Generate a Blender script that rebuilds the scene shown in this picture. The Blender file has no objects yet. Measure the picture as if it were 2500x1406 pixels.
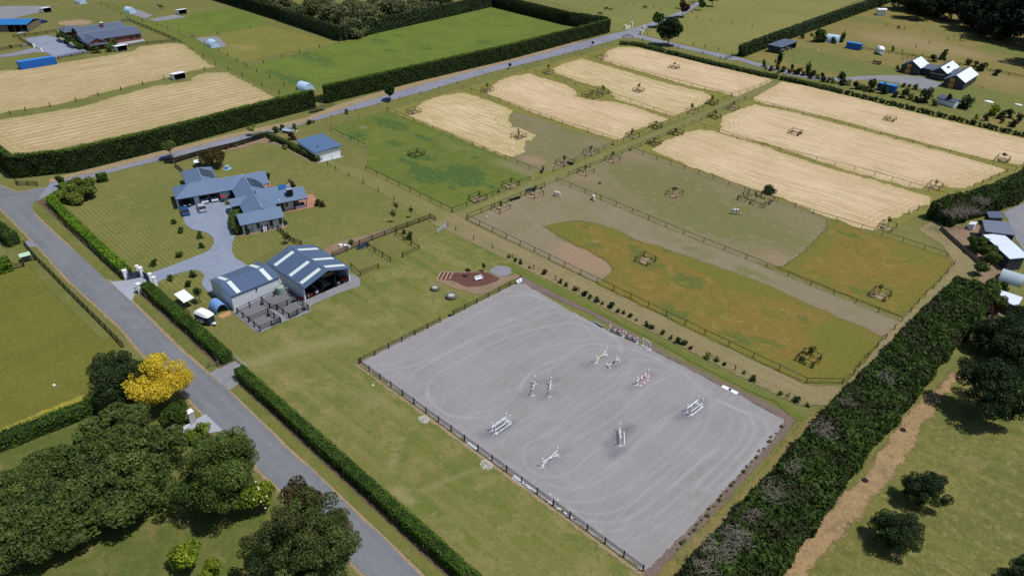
import bpy, math, random
import numpy as np
from mathutils import Vector, Matrix

# ------------------------------------------------------------------ camera, sky, sun, exposure
sc = bpy.context.scene
COL = sc.collection
rng = np.random.default_rng(11)
random.seed(5)
CAM_H = 75.0
FPX, IW, IH = 1730.0, 2500.0, 1406.0
PITCH, ROLL, YAW = (math.radians(a) for a in (31.97, 1.25, -43.2))
_f = np.array([0, math.cos(PITCH), -math.sin(PITCH)])
_r0 = np.array([1.0, 0, 0])
_u0 = np.cross(_r0, _f)
_r = math.cos(ROLL) * _r0 + math.sin(ROLL) * _u0
_u = np.cross(_r, _f)
_c, _s = math.cos(YAW), math.sin(YAW)
_rot = lambda p: np.array([p[0] * _c + p[1] * _s, -p[0] * _s + p[1] * _c, p[2]])
FW, RT, UP = _rot(_f), _rot(_r), _rot(_u)
cam_d = bpy.data.cameras.new('camera')
cam = bpy.data.objects.new('camera', cam_d)
COL.objects.link(cam)
cam_d.sensor_width = 36.0
cam_d.lens = FPX / IW * 36.0
cam_d.clip_start, cam_d.clip_end = 1.0, 5000.0
cam.matrix_world = Matrix(((RT[0], UP[0], -FW[0], 0), (RT[1], UP[1], -FW[1], 0), (RT[2], UP[2], -FW[2], CAM_H), (0, 0, 0, 1)))
sc.camera = cam

SUN_EL, SUN_AZ = math.radians(66.0), math.radians(30.0)      # azimuth from +X towards +Y
world = bpy.data.worlds.new('World')
sc.world = world
world.use_nodes = True
wn = world.node_tree
bg = wn.nodes['Background']
sky = wn.nodes.new('ShaderNodeTexSky')
sky.sky_type = 'NISHITA'
sky.sun_disc = False
sky.sun_elevation = SUN_EL
sky.sun_rotation = math.pi / 2 - SUN_AZ
sky.air_density, sky.dust_density, sky.ozone_density = 1.0, 0.6, 1.5
wn.links.new(sky.outputs[0], bg.inputs[0])
bg.inputs[1].default_value = 0.075
sun_d = bpy.data.lights.new('sun', 'SUN')
sun_d.energy = 3.5
sun_d.angle = math.radians(0.53)
sun_d.color = (1.0, 0.96, 0.9)
sun = bpy.data.objects.new('sun', sun_d)
COL.objects.link(sun)
sd = Vector((math.cos(SUN_EL) * math.cos(SUN_AZ), math.cos(SUN_EL) * math.sin(SUN_AZ), math.sin(SUN_EL)))
sun.rotation_euler = sd.to_track_quat('Z', 'Y').to_euler()
sun.location = (-80, 80, 200)
vs = sc.view_settings
vs.view_transform, vs.look, vs.exposure, vs.gamma = 'Standard', 'None', 0.12, 1.0
vs.use_curve_mapping = False
sc.cycles.use_denoising = False
sc.cycles.max_bounces = 5
sc.cycles.transparent_max_bounces = 16

# ------------------------------------------------------------------ survey: pixel of the photograph -> point of the ground
def G(px, py, z=0.0):
    d = FW + RT * ((px - IW / 2) / FPX) - UP * ((py - IH / 2) / FPX)
    t = (z - CAM_H) / d[2]
    return (float(d[0] * t), float(d[1] * t))
def tile(ox, oy, s):
    return lambda x, y, z=0.0: G(ox + x / s, oy + y / s, z)
PX = tile(0, 0, 1.0)
Z1, Z2, Z3, Z4 = tile(0, 0, 3.5156), tile(600, 0, 3.5156), tile(1200, 0, 3.515), tile(1760, 0, 3.3473)
Z5, Z6, Z7, Z8 = tile(400, 300, 4.3935), tile(400, 560, 4.1357), tile(0, 400, 3.516), tile(0, 800, 2.32)
Z9, Z10, Z11, Z12 = tile(800, 200, 3.1957), tile(1400, 300, 3.515), tile(1900, 400, 2.8117), tile(1000, 600, 3.0571)
Z13, Z14, Z15, Z16 = tile(1400, 750, 3.1243), tile(900, 950, 3.0838), tile(1600, 900, 2.7778), tile(500, 850, 2.5286)
H1, H2, PN, UL = tile(410, 390, 10.045), tile(550, 400, 7.8125), tile(420, 700, 7.143), tile(0, 30, 6.944)
FR, FR2, RP, RQ = tile(2240, 440, 6.392), tile(2360, 640, 6.393), tile(2180, 130, 10.042), tile(1860, 80, 7.81)
J1, J2, J3, J4 = tile(1270, 880, 12.78), tile(1430, 830, 10.816), tile(1450, 770, 14.06), tile(1290, 1020, 9.259)
J5, MB_, GT = tile(1240, 1160, 10.816), tile(1040, 630, 9.615), tile(280, 640, 15.625)
def tp(t, pts, z=0.0):
    return [t(a, b, z) for a, b in pts]

# ------------------------------------------------------------------ scene bookkeeping
ORD = ['first', 'second', 'third', 'fourth', 'fifth', 'sixth', 'seventh', 'eighth', 'ninth', 'tenth', 'eleventh', 'twelfth',
       'thirteenth', 'fourteenth', 'fifteenth', 'sixteenth', 'seventeenth', 'eighteenth', 'nineteenth', 'twentieth']
def nth(i):
    if i < 20: return ORD[i]
    tens = ['', '', 'twenty', 'thirty', 'forty', 'fifty', 'sixty', 'seventy'][(i + 1) // 10]
    return (tens[:-1] + 'ieth') if (i + 1) % 10 == 0 else tens + '-' + ORD[(i + 1) % 10 - 1]
def tag(o, label=None, cat=None, group=None, kind=None):
    for k, v in (('label', label), ('category', cat), ('group', group), ('kind', kind)):
        if v: o[k] = v
    return o
def thing(name, label, cat, loc=(0, 0, 0), rz=0.0, group=None):
    o = bpy.data.objects.new(name, None)
    COL.objects.link(o)
    o.location = loc if len(loc) == 3 else (loc[0], loc[1], 0)
    o.rotation_euler = (0, 0, rz)
    o.empty_display_size = 0.3
    return tag(o, label, cat, group)
def link(name, me, parent=None, loc=(0, 0, 0), rz=0.0, scale=None):
    o = bpy.data.objects.new(name, me)
    COL.objects.link(o)
    o.parent = parent
    o.location = loc if len(loc) == 3 else (loc[0], loc[1], 0)
    o.rotation_euler = (0, 0, rz)
    if scale is not None: o.scale = scale if hasattr(scale, '__len__') else (scale,) * 3
    return o
def fast_mesh(name, V, F, mats, attrs=None, smooth=False, mat_idx=None):
    """V (n,3), F (m,k) arrays -> mesh"""
    V = np.asarray(V, np.float32); F = np.asarray(F, np.int32)
    me = bpy.data.meshes.new(name)
    m, k = F.shape
    me.vertices.add(len(V)); me.vertices.foreach_set('co', V.ravel())
    me.loops.add(m * k); me.loops.foreach_set('vertex_index', F.ravel())
    me.polygons.add(m)
    me.polygons.foreach_set('loop_start', np.arange(0, m * k, k, dtype=np.int32))
    try: me.polygons.foreach_set('loop_total', np.full(m, k, np.int32))
    except Exception: pass
    for mt in (mats if isinstance(mats, (list, tuple)) else [mats]): me.materials.append(mt)
    if mat_idx is not None: me.polygons.foreach_set('material_index', np.asarray(mat_idx, np.int32))
    for an, (dom, val) in (attrs or {}).items():
        a = me.attributes.new(an, 'FLOAT', dom)
        a.data.foreach_set('value', np.asarray(val, np.float32))
    me.update(calc_edges=True)
    if smooth: me.polygons.foreach_set('use_smooth', np.ones(m, bool))
    return me

class MB:
    """collects simple shapes into one mesh"""
    def __init__(s): s.v, s.f, s.mi = [], [], []
    def add(s, vs_, fs, mi=0):
        b = len(s.v); s.v += [tuple(p) for p in vs_]
        for f in fs: s.f.append(tuple(b + i for i in f)); s.mi.append(mi)
        return s
    def box(s, c, d, rz=0.0, mi=0, taper=1.0):
        x, y, z = d[0] / 2, d[1] / 2, d[2] / 2
        ca, sa = math.cos(rz), math.sin(rz)
        P = []
        for zz, t in ((-z, 1.0), (z, taper)):
            for a, b in ((-x, -y), (x, -y), (x, y), (-x, y)):
                a, b = a * t, b * t
                P.append((c[0] + a * ca - b * sa, c[1] + a * sa + b * ca, c[2] + zz))
        return s.add(P, [(3, 2, 1, 0), (4, 5, 6, 7), (0, 1, 5, 4), (1, 2, 6, 5), (2, 3, 7, 6), (3, 0, 4, 7)], mi)
    def span(s, x0, x1, y0, y1, z0, z1, mi=0):
        return s.box(((x0 + x1) / 2, (y0 + y1) / 2, (z0 + z1) / 2), (abs(x1 - x0), abs(y1 - y0), abs(z1 - z0)), 0, mi)
    def slab(s, pts, th, mi=0):
        n = len(pts)
        P = list(pts) + [(p[0], p[1], p[2] - th) for p in pts]
        F = [tuple(range(n)), tuple(range(2 * n - 1, n - 1, -1))] + [(i, i + n, (i + 1) % n + n, (i + 1) % n) for i in range(n)]
        return s.add(P, F, mi)
    def prism(s, poly, z0, z1, mi=0):
        return s.slab([(p[0], p[1], z1) for p in poly], z1 - z0, mi)
    def tube(s, p0, p1, r0, r1=None, n=6, mi=0, caps=True):
        r1 = r0 if r1 is None else r1
        a, b = Vector(p0), Vector(p1)
        d = (b - a)
        if d.length < 1e-6: return s
        d.normalize()
        q = d.orthogonal().normalized(); w = d.cross(q)
        P = []
        for c, r in ((a, r0), (b, r1)):
            for i in range(n):
                t = 2 * math.pi * i / n
                P.append(tuple(c + (q * math.cos(t) + w * math.sin(t)) * r))
        F = [(i, (i + 1) % n, n + (i + 1) % n, n + i) for i in range(n)]
        if caps: F += [tuple(range(n - 1, -1, -1)), tuple(range(n, 2 * n))]
        return s.add(P, F, mi)
    def lathe(s, c, prof, n=14, mi=0):
        P = []
        for r, z in prof:
            for i in range(n):
                t = 2 * math.pi * i / n
                P.append((c[0] + r * math.cos(t), c[1] + r * math.sin(t), c[2] + z))
        F = []
        for k in range(len(prof) - 1):
            for i in range(n):
                j = (i + 1) % n
                F.append((k * n + i, k * n + j, (k + 1) * n + j, (k + 1) * n + i))
        F.append(tuple(range((len(prof) - 1) * n, len(prof) * n)))
        return s.add(P, F, mi)
    def mesh(s, name, mats, smooth=False, bevel=0.0):
        me = bpy.data.meshes.new(name)
        me.from_pydata(s.v, [], s.f)
        for mt in (mats if isinstance(mats, (list, tuple)) else [mats]): me.materials.append(mt)
        me.polygons.foreach_set('material_index', s.mi)
        if smooth: me.polygons.foreach_set('use_smooth', [True] * len(s.f))
        me.update()
        return me
    def build(s, name, mats, parent=None, loc=(0, 0, 0), rz=0.0, smooth=False, bevel=0.0):
        o = link(name, s.mesh(name, mats, smooth), parent, loc, rz)
        if bevel:
            b = o.modifiers.new('bevel', 'BEVEL'); b.width = bevel; b.segments = 2; b.limit_method = 'ANGLE'
        return o

# ------------------------------------------------------------------ materials
def S(r, g, b, k=1.0):
    f = lambda c: (c / 255 / 12.92) if c / 255 <= 0.04045 else ((c / 255 + 0.055) / 1.055) ** 2.4
    return (f(r) * k, f(g) * k, f(b) * k, 1.0)
class NT:
    def __init__(s, name):
        s.m = bpy.data.materials.new(name); s.m.use_nodes = True
        s.t = s.m.node_tree; s.t.nodes.clear()
        s.out = s.t.nodes.new('ShaderNodeOutputMaterial')
        s.pos = None
    def new(s, t): return s.t.nodes.new(t)
    def L(s, a, b): s.t.links.new(a, b)
    def put(s, sock, v):
        if isinstance(v, bpy.types.NodeSocket): s.L(v, sock)
        else: sock.default_value = v
    def P(s):
        if s.pos is None: s.pos = s.new('ShaderNodeTexCoord').outputs['Object']
        return s.pos
    def math(s, op, a, b=0.0, c=None, clamp=False):
        n = s.new('ShaderNodeMath'); n.operation = op; n.use_clamp = clamp
        s.put(n.inputs[0], a); s.put(n.inputs[1], b)
        if c is not None: s.put(n.inputs[2], c)
        return n.outputs[0]
    def scaled(s, sx, sy, sz, vec=None, rot=0.0):
        n = s.new('ShaderNodeMapping'); n.inputs['Scale'].default_value = (sx, sy, sz); n.inputs['Rotation'].default_value = (0, 0, rot)
        s.L(vec or s.P(), n.inputs['Vector']); return n.outputs[0]
    def noise(s, scale, detail=4.0, vec=None, rough=0.55, dist=0.0, dims=None):
        n = s.new('ShaderNodeTexNoise'); n.inputs['Scale'].default_value = scale; n.inputs['Detail'].default_value = detail
        n.inputs['Roughness'].default_value = rough; n.inputs['Distortion'].default_value = dist
        s.L(vec or s.P(), n.inputs['Vector']); return n.outputs[0]
    def rng(s, v, a, b, lo=0.0, hi=1.0, smooth=True):
        n = s.new('ShaderNodeMapRange'); n.interpolation_type = 'SMOOTHSTEP' if smooth else 'LINEAR'
        s.put(n.inputs[0], v); n.inputs[1].default_value = a; n.inputs[2].default_value = b; n.inputs[3].default_value = lo; n.inputs[4].default_value = hi
        return n.outputs[0]
    def mix(s, f, a, b, mode='MIX'):
        n = s.new('ShaderNodeMix'); n.data_type = 'RGBA'; n.blend_type = mode
        s.put(n.inputs[0], f); s.put(n.inputs[6], a); s.put(n.inputs[7], b); return n.outputs[2]
    def attr(s, name):
        n = s.new('ShaderNodeAttribute'); n.attribute_name = name; return n.outputs['Fac']
    def bsdf(s, col, rough=0.8, metal=0.0, spec=0.3, bump=None, bstr=0.3, bdist=0.05):
        n = s.new('ShaderNodeBsdfPrincipled')
        s.put(n.inputs['Base Color'], col); s.put(n.inputs['Roughness'], rough)
        n.inputs['Metallic'].default_value = metal; n.inputs['Specular IOR Level'].default_value = spec
        if bump is not None:
            b = s.new('ShaderNodeBump'); b.inputs['Strength'].default_value = bstr; b.inputs['Distance'].default_value = bdist
            s.L(bump, b.inputs['Height']); s.L(b.outputs[0], n.inputs['Normal'])
        return n.outputs[0]
    def done(s, sh): s.L(sh, s.out.inputs[0]); return s.m
_mc = {}
def flat(name, col, rough=0.6, metal=0.0, var=0.12, nscale=2.0, spec=0.3, dirt=0.0):
    if name in _mc: return _mc[name]
    t = NT(name)
    f = t.noise(nscale, 5.0)
    c = t.mix(f, tuple(x * (1 - var) for x in col[:3]) + (1,), tuple(min(1, x * (1 + var)) for x in col[:3]) + (1,))
    if dirt: c = t.mix(t.rng(t.noise(0.7, 6.0), 0.5, 0.75, 0, dirt), c, S(96, 90, 78))
    _mc[name] = t.done(t.bsdf(c, rough, metal, spec))
    return _mc[name]
def ribbed(name, col, axis, period, rough=0.45, depth=0.35, var=0.08, metal=0.0, spec=0.4, tint=0.0):
    t = NT(name)
    w = t.new('ShaderNodeTexWave'); w.wave_type = 'BANDS'; w.bands_direction = axis; w.wave_profile = 'SIN'
    w.inputs['Scale'].default_value = 1.0 / period / 3.1831 * 0.5 * 2.0
    w.inputs['Distortion'].default_value = 0.0
    t.L(t.P(), w.inputs['Vector'])
    f = t.noise(1.1, 5.0)
    c = t.mix(f, tuple(x * (1 - var) for x in col[:3]) + (1,), tuple(min(1, x * (1 + var)) for x in col[:3]) + (1,))
    if tint: c = t.mix(t.math('MULTIPLY', w.outputs[1], tint), c, tuple(x * 0.55 for x in col[:3]) + (1,))
    return t.done(t.bsdf(c, rough, metal, spec, w.outputs[1], depth, 0.04))
def roofing(name, c0, c1, rough=0.55, spec=0.35, fine=7.0):
    t = NT(name)
    c = t.mix(t.noise(0.35, 5.0), c0, c1)
    n2 = t.noise(fine, 3.0)
    c = t.mix(t.rng(n2, 0.3, 0.75, 0.0, 0.22), c, tuple(x * 0.5 for x in c0[:3]) + (1,))
    return t.done(t.bsdf(c, rough, 0.0, spec, n2, 0.25, 0.03))
def leafmat(name, dark, light, trans=0.25, hue=None, spec=0.15):
    t = NT(name)
    v = t.attr('v')
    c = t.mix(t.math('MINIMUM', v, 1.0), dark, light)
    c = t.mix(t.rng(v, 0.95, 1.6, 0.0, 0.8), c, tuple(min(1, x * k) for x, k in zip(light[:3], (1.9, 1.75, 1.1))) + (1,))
    if hue: c = t.mix(t.rng(t.noise(0.22, 3.0), 0.45, 0.65), c, hue)
    a = t.bsdf(c, 0.62, 0.0, spec)
    b = t.new('ShaderNodeBsdfTranslucent'); t.put(b.inputs[0], c)
    m = t.new('ShaderNodeMixShader'); m.inputs[0].default_value = trans
    t.L(a, m.inputs[1]); t.L(b.outputs[0], m.inputs[2])
    return t.done(m.outputs[0])
def bands(name, cols, period, axis=0, rough=0.5, phase=0.0):
    """paint bands along a local axis, as on a show-jump pole"""
    t = NT(name)
    sp = t.new('ShaderNodeSeparateXYZ'); t.L(t.P(), sp.inputs[0])
    f = t.math('FRACT', t.math('ADD', t.math('DIVIDE', sp.outputs[axis], period), phase + 100.0))
    m = t.math('GREATER_THAN', f, 0.5)
    return t.done(t.bsdf(t.mix(m, cols[0], cols[1]), rough))
def ground(name, c0, c1, c2, big=14.0, mid=2.2, fine=0.3, big_r=(0.4, 0.62), mid_r=(0.48, 0.72), mid_amt=0.7, fine_amt=0.35, feather=0.5, amp=1.6, ascale=0.7,
           stripe=None, streak=None, rings=None, trk=None, blob=None, bump=0.35, spots=None, alpha=True, dirt=None, rough=0.95, mottle=None, edge=None):
    t = NT(name)
    c = t.mix(t.rng(t.noise(1.0 / big, 4.0, dist=0.4), *big_r), c0, c1)
    c = t.mix(t.rng(t.noise(1.0 / mid, 5.0, dist=0.3), mid_r[0], mid_r[1], 0.0, mid_amt), c, c2)
    for q in (mottle if isinstance(mottle, list) else [mottle] if mottle else []):
        c = t.mix(t.rng(t.noise(1.0 / q[0], 4.0, rough=0.6, dist=0.5), q[1], q[2], 0, q[4]), c, q[3])
    sp = t.new('ShaderNodeSeparateXYZ'); t.L(t.P(), sp.inputs[0])
    if stripe:                                              # mower passes: (period, colour, amount, axis, wobble)
        per, scol, amt, ax, wob = stripe
        q = t.math('ADD', sp.outputs[ax], t.math('MULTIPLY', t.math('SUBTRACT', t.noise(0.12, 3.0), 0.5), wob))
        w = t.math('SINE', t.math('MULTIPLY', q, 2 * math.pi / per))
        w = t.math('MULTIPLY', t.rng(w, -0.5, 0.7), t.rng(t.noise(0.3, 3.0), 0.25, 0.6, 0.35, 1.0))
        c = t.mix(t.math('MULTIPLY', w, amt), c, scol)
    if streak:                                              # lying straw: (sx, sy, lo, hi, colour, amount)
        for (sx, sy, lo, hi, kcol, amt) in streak:
            n = t.noise(1.0, 5.0, t.scaled(sx, sy, 1.0), 0.6, 0.5)
            c = t.mix(t.rng(n, lo, hi, 0.0, amt), c, kcol)
    if rings:                                               # turns along the field edge: (width, period, colour, amount)
        wd, per, kcol, amt = rings
        dd = t.attr('d')
        w = t.math('SINE', t.math('ADD', t.math('MULTIPLY', dd, 2 * math.pi / per), t.math('MULTIPLY', t.noise(0.35, 4.0), 7.0)))
        k = t.math('MULTIPLY', t.rng(w, 0.0, 0.9), t.rng(dd, wd * 0.6, wd, 1.0, 0.0))
        k = t.math('MULTIPLY', k, t.rng(t.noise(0.5, 4.0), 0.35, 0.6))
        c = t.mix(t.math('MULTIPLY', k, amt), c, kcol)
    if edge:                                                # growth that changes towards the field edge: (width, colour, amount)
        k = t.math('MULTIPLY', t.rng(t.math('ADD', t.attr('d'), t.math('MULTIPLY', t.math('SUBTRACT', t.noise(0.22, 4.0), 0.5), edge[0] * 1.6)), 0.0, edge[0], 1.0, 0.0), edge[2])
        c = t.mix(k, c, edge[1])
    if blob:                                                # (colour, noise metres)
        b = t.math('MULTIPLY', t.attr('blob'), t.rng(t.noise(1.0 / blob[1], 5.0), 0.3, 0.6, 0.0, 1.8))
        c = t.mix(t.rng(b, 0.15, 0.7), c, blob[0])
        if len(blob) > 2:
            c = t.mix(t.rng(t.math('MULTIPLY', t.attr('blob'), -1.0), 0.05, 0.8), c, blob[2])
    if trk:                                                 # (light colour, dark colour)
        a = t.attr('trk')
        c = t.mix(t.rng(a, 0.0, 1.0, 0, 1, False), c, trk[0])
        c = t.mix(t.rng(a, 0.0, -1.0, 0, 1, False), c, trk[1])
    fn = t.noise(1.0 / fine, 4.0, rough=0.7)
    c = t.mix(fine_amt, c, t.mix(t.rng(fn, 0.25, 0.75), tuple(x * 0.35 for x in c2[:3]) + (1,), tuple(min(1, x * 1.5) for x in c0[:3]) + (1,)))
    if spots:                                               # (size, threshold, colour)
        c = t.mix(t.rng(t.noise(1.0 / spots[0], 2.0), spots[1], spots[1] + 0.03), c, spots[2])
    sh = t.bsdf(c, rough, 0.0, 0.15, fn, bump, 0.12)
    if alpha:
        e = t.math('ADD', t.attr('d'), t.math('MULTIPLY', t.math('SUBTRACT', t.noise(ascale, 5.0), 0.5), amp))
        e = t.math('ADD', e, t.math('MULTIPLY', t.math('SUBTRACT', t.noise(6.0, 2.0, rough=0.8), 0.5), feather * 3.0))
        a = t.math('GREATER_THAN', e, 0.0)
        tr = t.new('ShaderNodeBsdfTransparent'); m = t.new('ShaderNodeMixShader')
        t.L(a, m.inputs[0]); t.L(tr.outputs[0], m.inputs[1]); t.L(sh, m.inputs[2]); sh = m.outputs[0]
    return t.done(sh)

def sdist(X, Y, poly):
    """signed distance to a polygon, positive inside"""
    P = np.asarray(poly, float); n = len(P)
    best = np.full(X.shape, 1e9); ins = np.zeros(X.shape, bool)
    for i in range(n):
        a, b = P[i], P[(i + 1) % n]
        e = b - a; L2 = max(e @ e, 1e-9)
        t = np.clip(((X - a[0]) * e[0] + (Y - a[1]) * e[1]) / L2, 0, 1)
        best = np.minimum(best, (X - a[0] - t * e[0]) ** 2 + (Y - a[1] - t * e[1]) ** 2)
        if abs(e[1]) > 1e-12:
            cr = ((a[1] > Y) != (b[1] > Y)) & (X < e[0] * (Y - a[1]) / e[1] + a[0])
            ins ^= cr
    return np.where(ins, 1, -1) * np.sqrt(best)
def pdist(X, Y, line):
    P = np.asarray(line, float); best = np.full(X.shape, 1e9)
    for i in range(len(P) - 1):
        a, b = P[i], P[i + 1]; e = b - a; L2 = max(e @ e, 1e-9)
        t = np.clip(((X - a[0]) * e[0] + (Y - a[1]) * e[1]) / L2, 0, 1)
        best = np.minimum(best, (X - a[0] - t * e[0]) ** 2 + (Y - a[1] - t * e[1]) ** 2)
    return np.sqrt(best)
def smooth_line(pts, n=6):
    P = np.asarray(pts, float); out = []
    for i in range(len(P) - 1):
        p0, p1, p2, p3 = P[max(i - 1, 0)], P[i], P[i + 1], P[min(i + 2, len(P) - 1)]
        for k in range(n):
            t = k / n
            out.append(0.5 * ((2 * p1) + (-p0 + p2) * t + (2 * p0 - 5 * p1 + 4 * p2 - p3) * t * t + (-p0 + 3 * p1 - 3 * p2 + p3) * t ** 3))
    out.append(P[-1]); return out
_lev = {}
def sheet(name, poly, mat, level, res=1.0, pad=0.8, tracks=None, blobs=None, parent=None, kind='structure', grow=0.0):
    P = np.asarray(poly, float); pad += grow
    x0, y0 = P.min(0) - pad; x1, y1 = P.max(0) + pad
    xs = np.arange(x0, x1 + res, res); ys = np.arange(y0, y1 + res, res)
    X, Y = np.meshgrid(xs, ys, indexing='ij')
    d = sdist(X, Y, P) + grow
    pad -= grow
    keep = np.maximum.reduce([d[:-1, :-1], d[1:, :-1], d[:-1, 1:], d[1:, 1:]]) > -pad
    idx = np.full(X.shape, -1); nx, ny = X.shape
    use = np.zeros(X.shape, bool)
    for a, b in ((0, 0), (1, 0), (0, 1), (1, 1)):
        use[a:nx - 1 + a, b:ny - 1 + b] |= keep
    idx[use] = np.arange(use.sum())
    F = np.stack([idx[:-1, :-1][keep], idx[1:, :-1][keep], idx[1:, 1:][keep], idx[:-1, 1:][keep]], 1)
    _lev[level] = _lev.get(level, 0) + 1
    V = np.stack([X[use], Y[use], np.full(use.sum(), level * 0.016 + _lev[level] * 0.0011)], 1)
    at = {'d': ('POINT', d[use])}
    if tracks:
        t = np.zeros(X.shape)
        for pts, w, k in tracks: t += k * np.exp(-(pdist(X, Y, pts) / w) ** 2)
        at['trk'] = ('POINT', np.clip(t[use], -1, 1))
    if blobs:
        b = np.zeros(X.shape)
        for (cx, cy, rx, ry, k) in blobs:
            b += k * np.exp(-(((X - cx) / rx) ** 2 + ((Y - cy) / ry) ** 2))
        at['blob'] = ('POINT', np.clip(b[use], -1.2, 1.2))
    o = link(name, fast_mesh(name, V, F, mat, at), parent)
    if parent is None: o['kind'] = kind
    return o
# ------------------------------------------------------------------ the ground and everything laid on it
gm_base = ground('pasture', S(110, 110, 60), S(98, 103, 54), S(126, 118, 76), big=38, mid=4.5, fine=0.45, fine_amt=0.3, alpha=False, mottle=[(0.8, 0.54, 0.66, S(84, 92, 44), 0.55), (3.2, 0.54, 0.66, S(90, 98, 48), 0.5), (0.45, 0.56, 0.68, S(138, 126, 84), 0.45)])
gnd = MB().add([(-2600, -2600, 0), (2600, -2600, 0), (2600, 2600, 0), (-2600, 2600, 0)], [(0, 1, 2, 3)]).build('ground', gm_base)
gnd['kind'] = 'structure'

m_olive = ground('olive_pasture', S(104, 104, 44), S(94, 98, 40), S(116, 112, 56), big=10, mid=1.4, fine=0.35, feather=0.4, bump=0.5, mottle=[(0.8, 0.54, 0.66, S(80, 86, 36), 0.55), (3.2, 0.54, 0.66, S(88, 94, 40), 0.5), (0.45, 0.56, 0.68, S(126, 120, 64), 0.45)])
m_grove = ground('grove_grass', S(88, 98, 44), S(76, 90, 38), S(124, 114, 72), big=7, mid=3.6, fine=0.3, feather=0.5, mid_r=(0.46, 0.66), mid_amt=0.8, mottle=[(0.8, 0.54, 0.66, S(66, 80, 32), 0.55), (3.2, 0.54, 0.66, S(112, 108, 60), 0.5), (0.45, 0.56, 0.68, S(130, 118, 78), 0.45)])
m_lawn = ground('mown_lawn', S(118, 116, 64), S(106, 110, 56), S(130, 124, 80), big=16, mid=3.0, fine=0.25, feather=0.12, amp=0.4, fine_amt=0.22,
                stripe=(0.9, S(76, 88, 38), 0.6, 1, 0.5), mottle=[(2.2, 0.52, 0.64, S(96, 106, 48), 0.6), (1.3, 0.54, 0.66, S(140, 130, 86), 0.55), (0.5, 0.54, 0.66, S(90, 98, 44), 0.5)])
m_school = ground('worn_grass', S(106, 110, 54), S(90, 105, 44), S(138, 127, 84), big=12, mid=5.0, fine=0.3, mid_r=(0.46, 0.64), mid_amt=0.9, feather=0.4,
                  stripe=(3.4, S(120, 115, 66), 0.4, 1, 1.5), trk=(S(154, 142, 106), S(76, 92, 38)), streak=[(0.05, 0.7, 0.5, 0.64, S(130, 120, 74), 0.55)], mottle=[(0.8, 0.52, 0.64, S(74, 90, 34), 0.7), (3.2, 0.52, 0.64, S(82, 99, 40), 0.65), (1.6, 0.56, 0.68, S(146, 132, 90), 0.6)])
m_right = ground('field_grass', S(108, 108, 57), S(93, 99, 47), S(132, 121, 76), big=12, mid=3.2, fine=0.35, feather=0.6, mid_amt=0.85,
                 streak=[(0.06, 0.35, 0.5, 0.64, S(124, 116, 68), 0.6)], mottle=[(2.6, 0.5, 0.6, S(82, 94, 40), 0.8), (1.2, 0.54, 0.64, S(142, 128, 84), 0.7), (0.8, 0.5, 0.6, S(74, 84, 36), 0.7)])
m_lush = ground('lush_grass', S(98, 114, 46), S(86, 104, 42), S(114, 118, 60), big=14, mid=3.5, fine=0.4, feather=0.4, blob=(S(62, 90, 46), 2.5))
m_greenpad = ground('green_paddock', S(96, 108, 46), S(84, 101, 40), S(120, 115, 66), big=16, mid=3.0, fine=0.35, feather=0.25, amp=0.8, mid_r=(0.48, 0.72),
                    blob=(S(52, 86, 46), 1.6, S(130, 120, 92)), mottle=[(0.8, 0.54, 0.66, S(74, 94, 34), 0.55), (3.2, 0.54, 0.66, S(112, 114, 60), 0.5), (0.45, 0.56, 0.68, S(128, 122, 74), 0.45)])
m_bare = ground('grazed_paddock', S(122, 114, 84), S(112, 110, 72), S(134, 122, 98), big=20, mid=3.4, fine=0.35, feather=0.6, mid_amt=0.6, blob=(S(104, 108, 60), 3.0, S(146, 124, 102)))
m_bare2 = ground('bare_paddock', S(130, 120, 96), S(120, 112, 84), S(140, 128, 108), big=12, mid=2.5, fine=0.3, feather=0.6, mid_amt=0.6, blob=(S(104, 108, 60), 3.0, S(152, 124, 102)))
m_pink = ground('bare_soil', S(152, 132, 104), S(138, 122, 94), S(158, 136, 112), big=6, mid=1.5, fine=0.3, feather=0.8)
m_orange = ground('rank_grass', S(112, 106, 48), S(130, 104, 54), S(138, 118, 64), big=11, mid=2.2, fine=0.35, feather=0.8, amp=2.4, ascale=0.4, big_r=(0.34, 0.5), bump=0.9, fine_amt=0.45, mid_amt=0.6,
                  blob=(S(72, 96, 48), 2.0, S(100, 106, 44)), edge=(3.5, S(100, 104, 46), 0.75), mottle=[(4.0, 0.52, 0.62, S(98, 102, 44), 0.7), (2.4, 0.55, 0.68, S(152, 138, 88), 0.55), (0.7, 0.54, 0.66, S(90, 82, 40), 0.5)])
_st = dict(big=22, mid=3.0, fine=0.4, feather=0.5, amp=4.0, ascale=0.3, fine_amt=0.3, mid_amt=0.5)
m_stub = ground('cut_hay', S(200, 178, 146), S(188, 162, 128), S(208, 190, 160), rings=(7.0, 1.5, S(146, 128, 86), 0.85), edge=(4.0, S(164, 146, 96), 0.7),
                streak=[(0.05, 0.7, 0.5, 0.62, S(164, 140, 100), 0.75), (0.1, 1.7, 0.52, 0.64, S(148, 130, 88), 0.75), (0.2, 3.2, 0.54, 0.68, S(172, 150, 112), 0.6), (0.2, 0.5, 0.6, 0.74, S(140, 130, 80), 0.7)], mottle=[(9.0, 0.56, 0.7, S(172, 150, 112), 0.6)], **_st)
m_stub_g = ground('cut_hay_greening', S(200, 180, 144), S(184, 163, 124), S(208, 190, 156), rings=(6.0, 1.5, S(140, 127, 80), 0.85), edge=(4.0, S(160, 146, 94), 0.7),
                  streak=[(0.09, 0.9, 0.47, 0.58, S(146, 132, 84), 0.8), (0.15, 2.0, 0.5, 0.64, S(152, 133, 90), 0.7), (0.2, 0.4, 0.58, 0.72, S(128, 124, 72), 0.6)], **_st)
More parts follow.
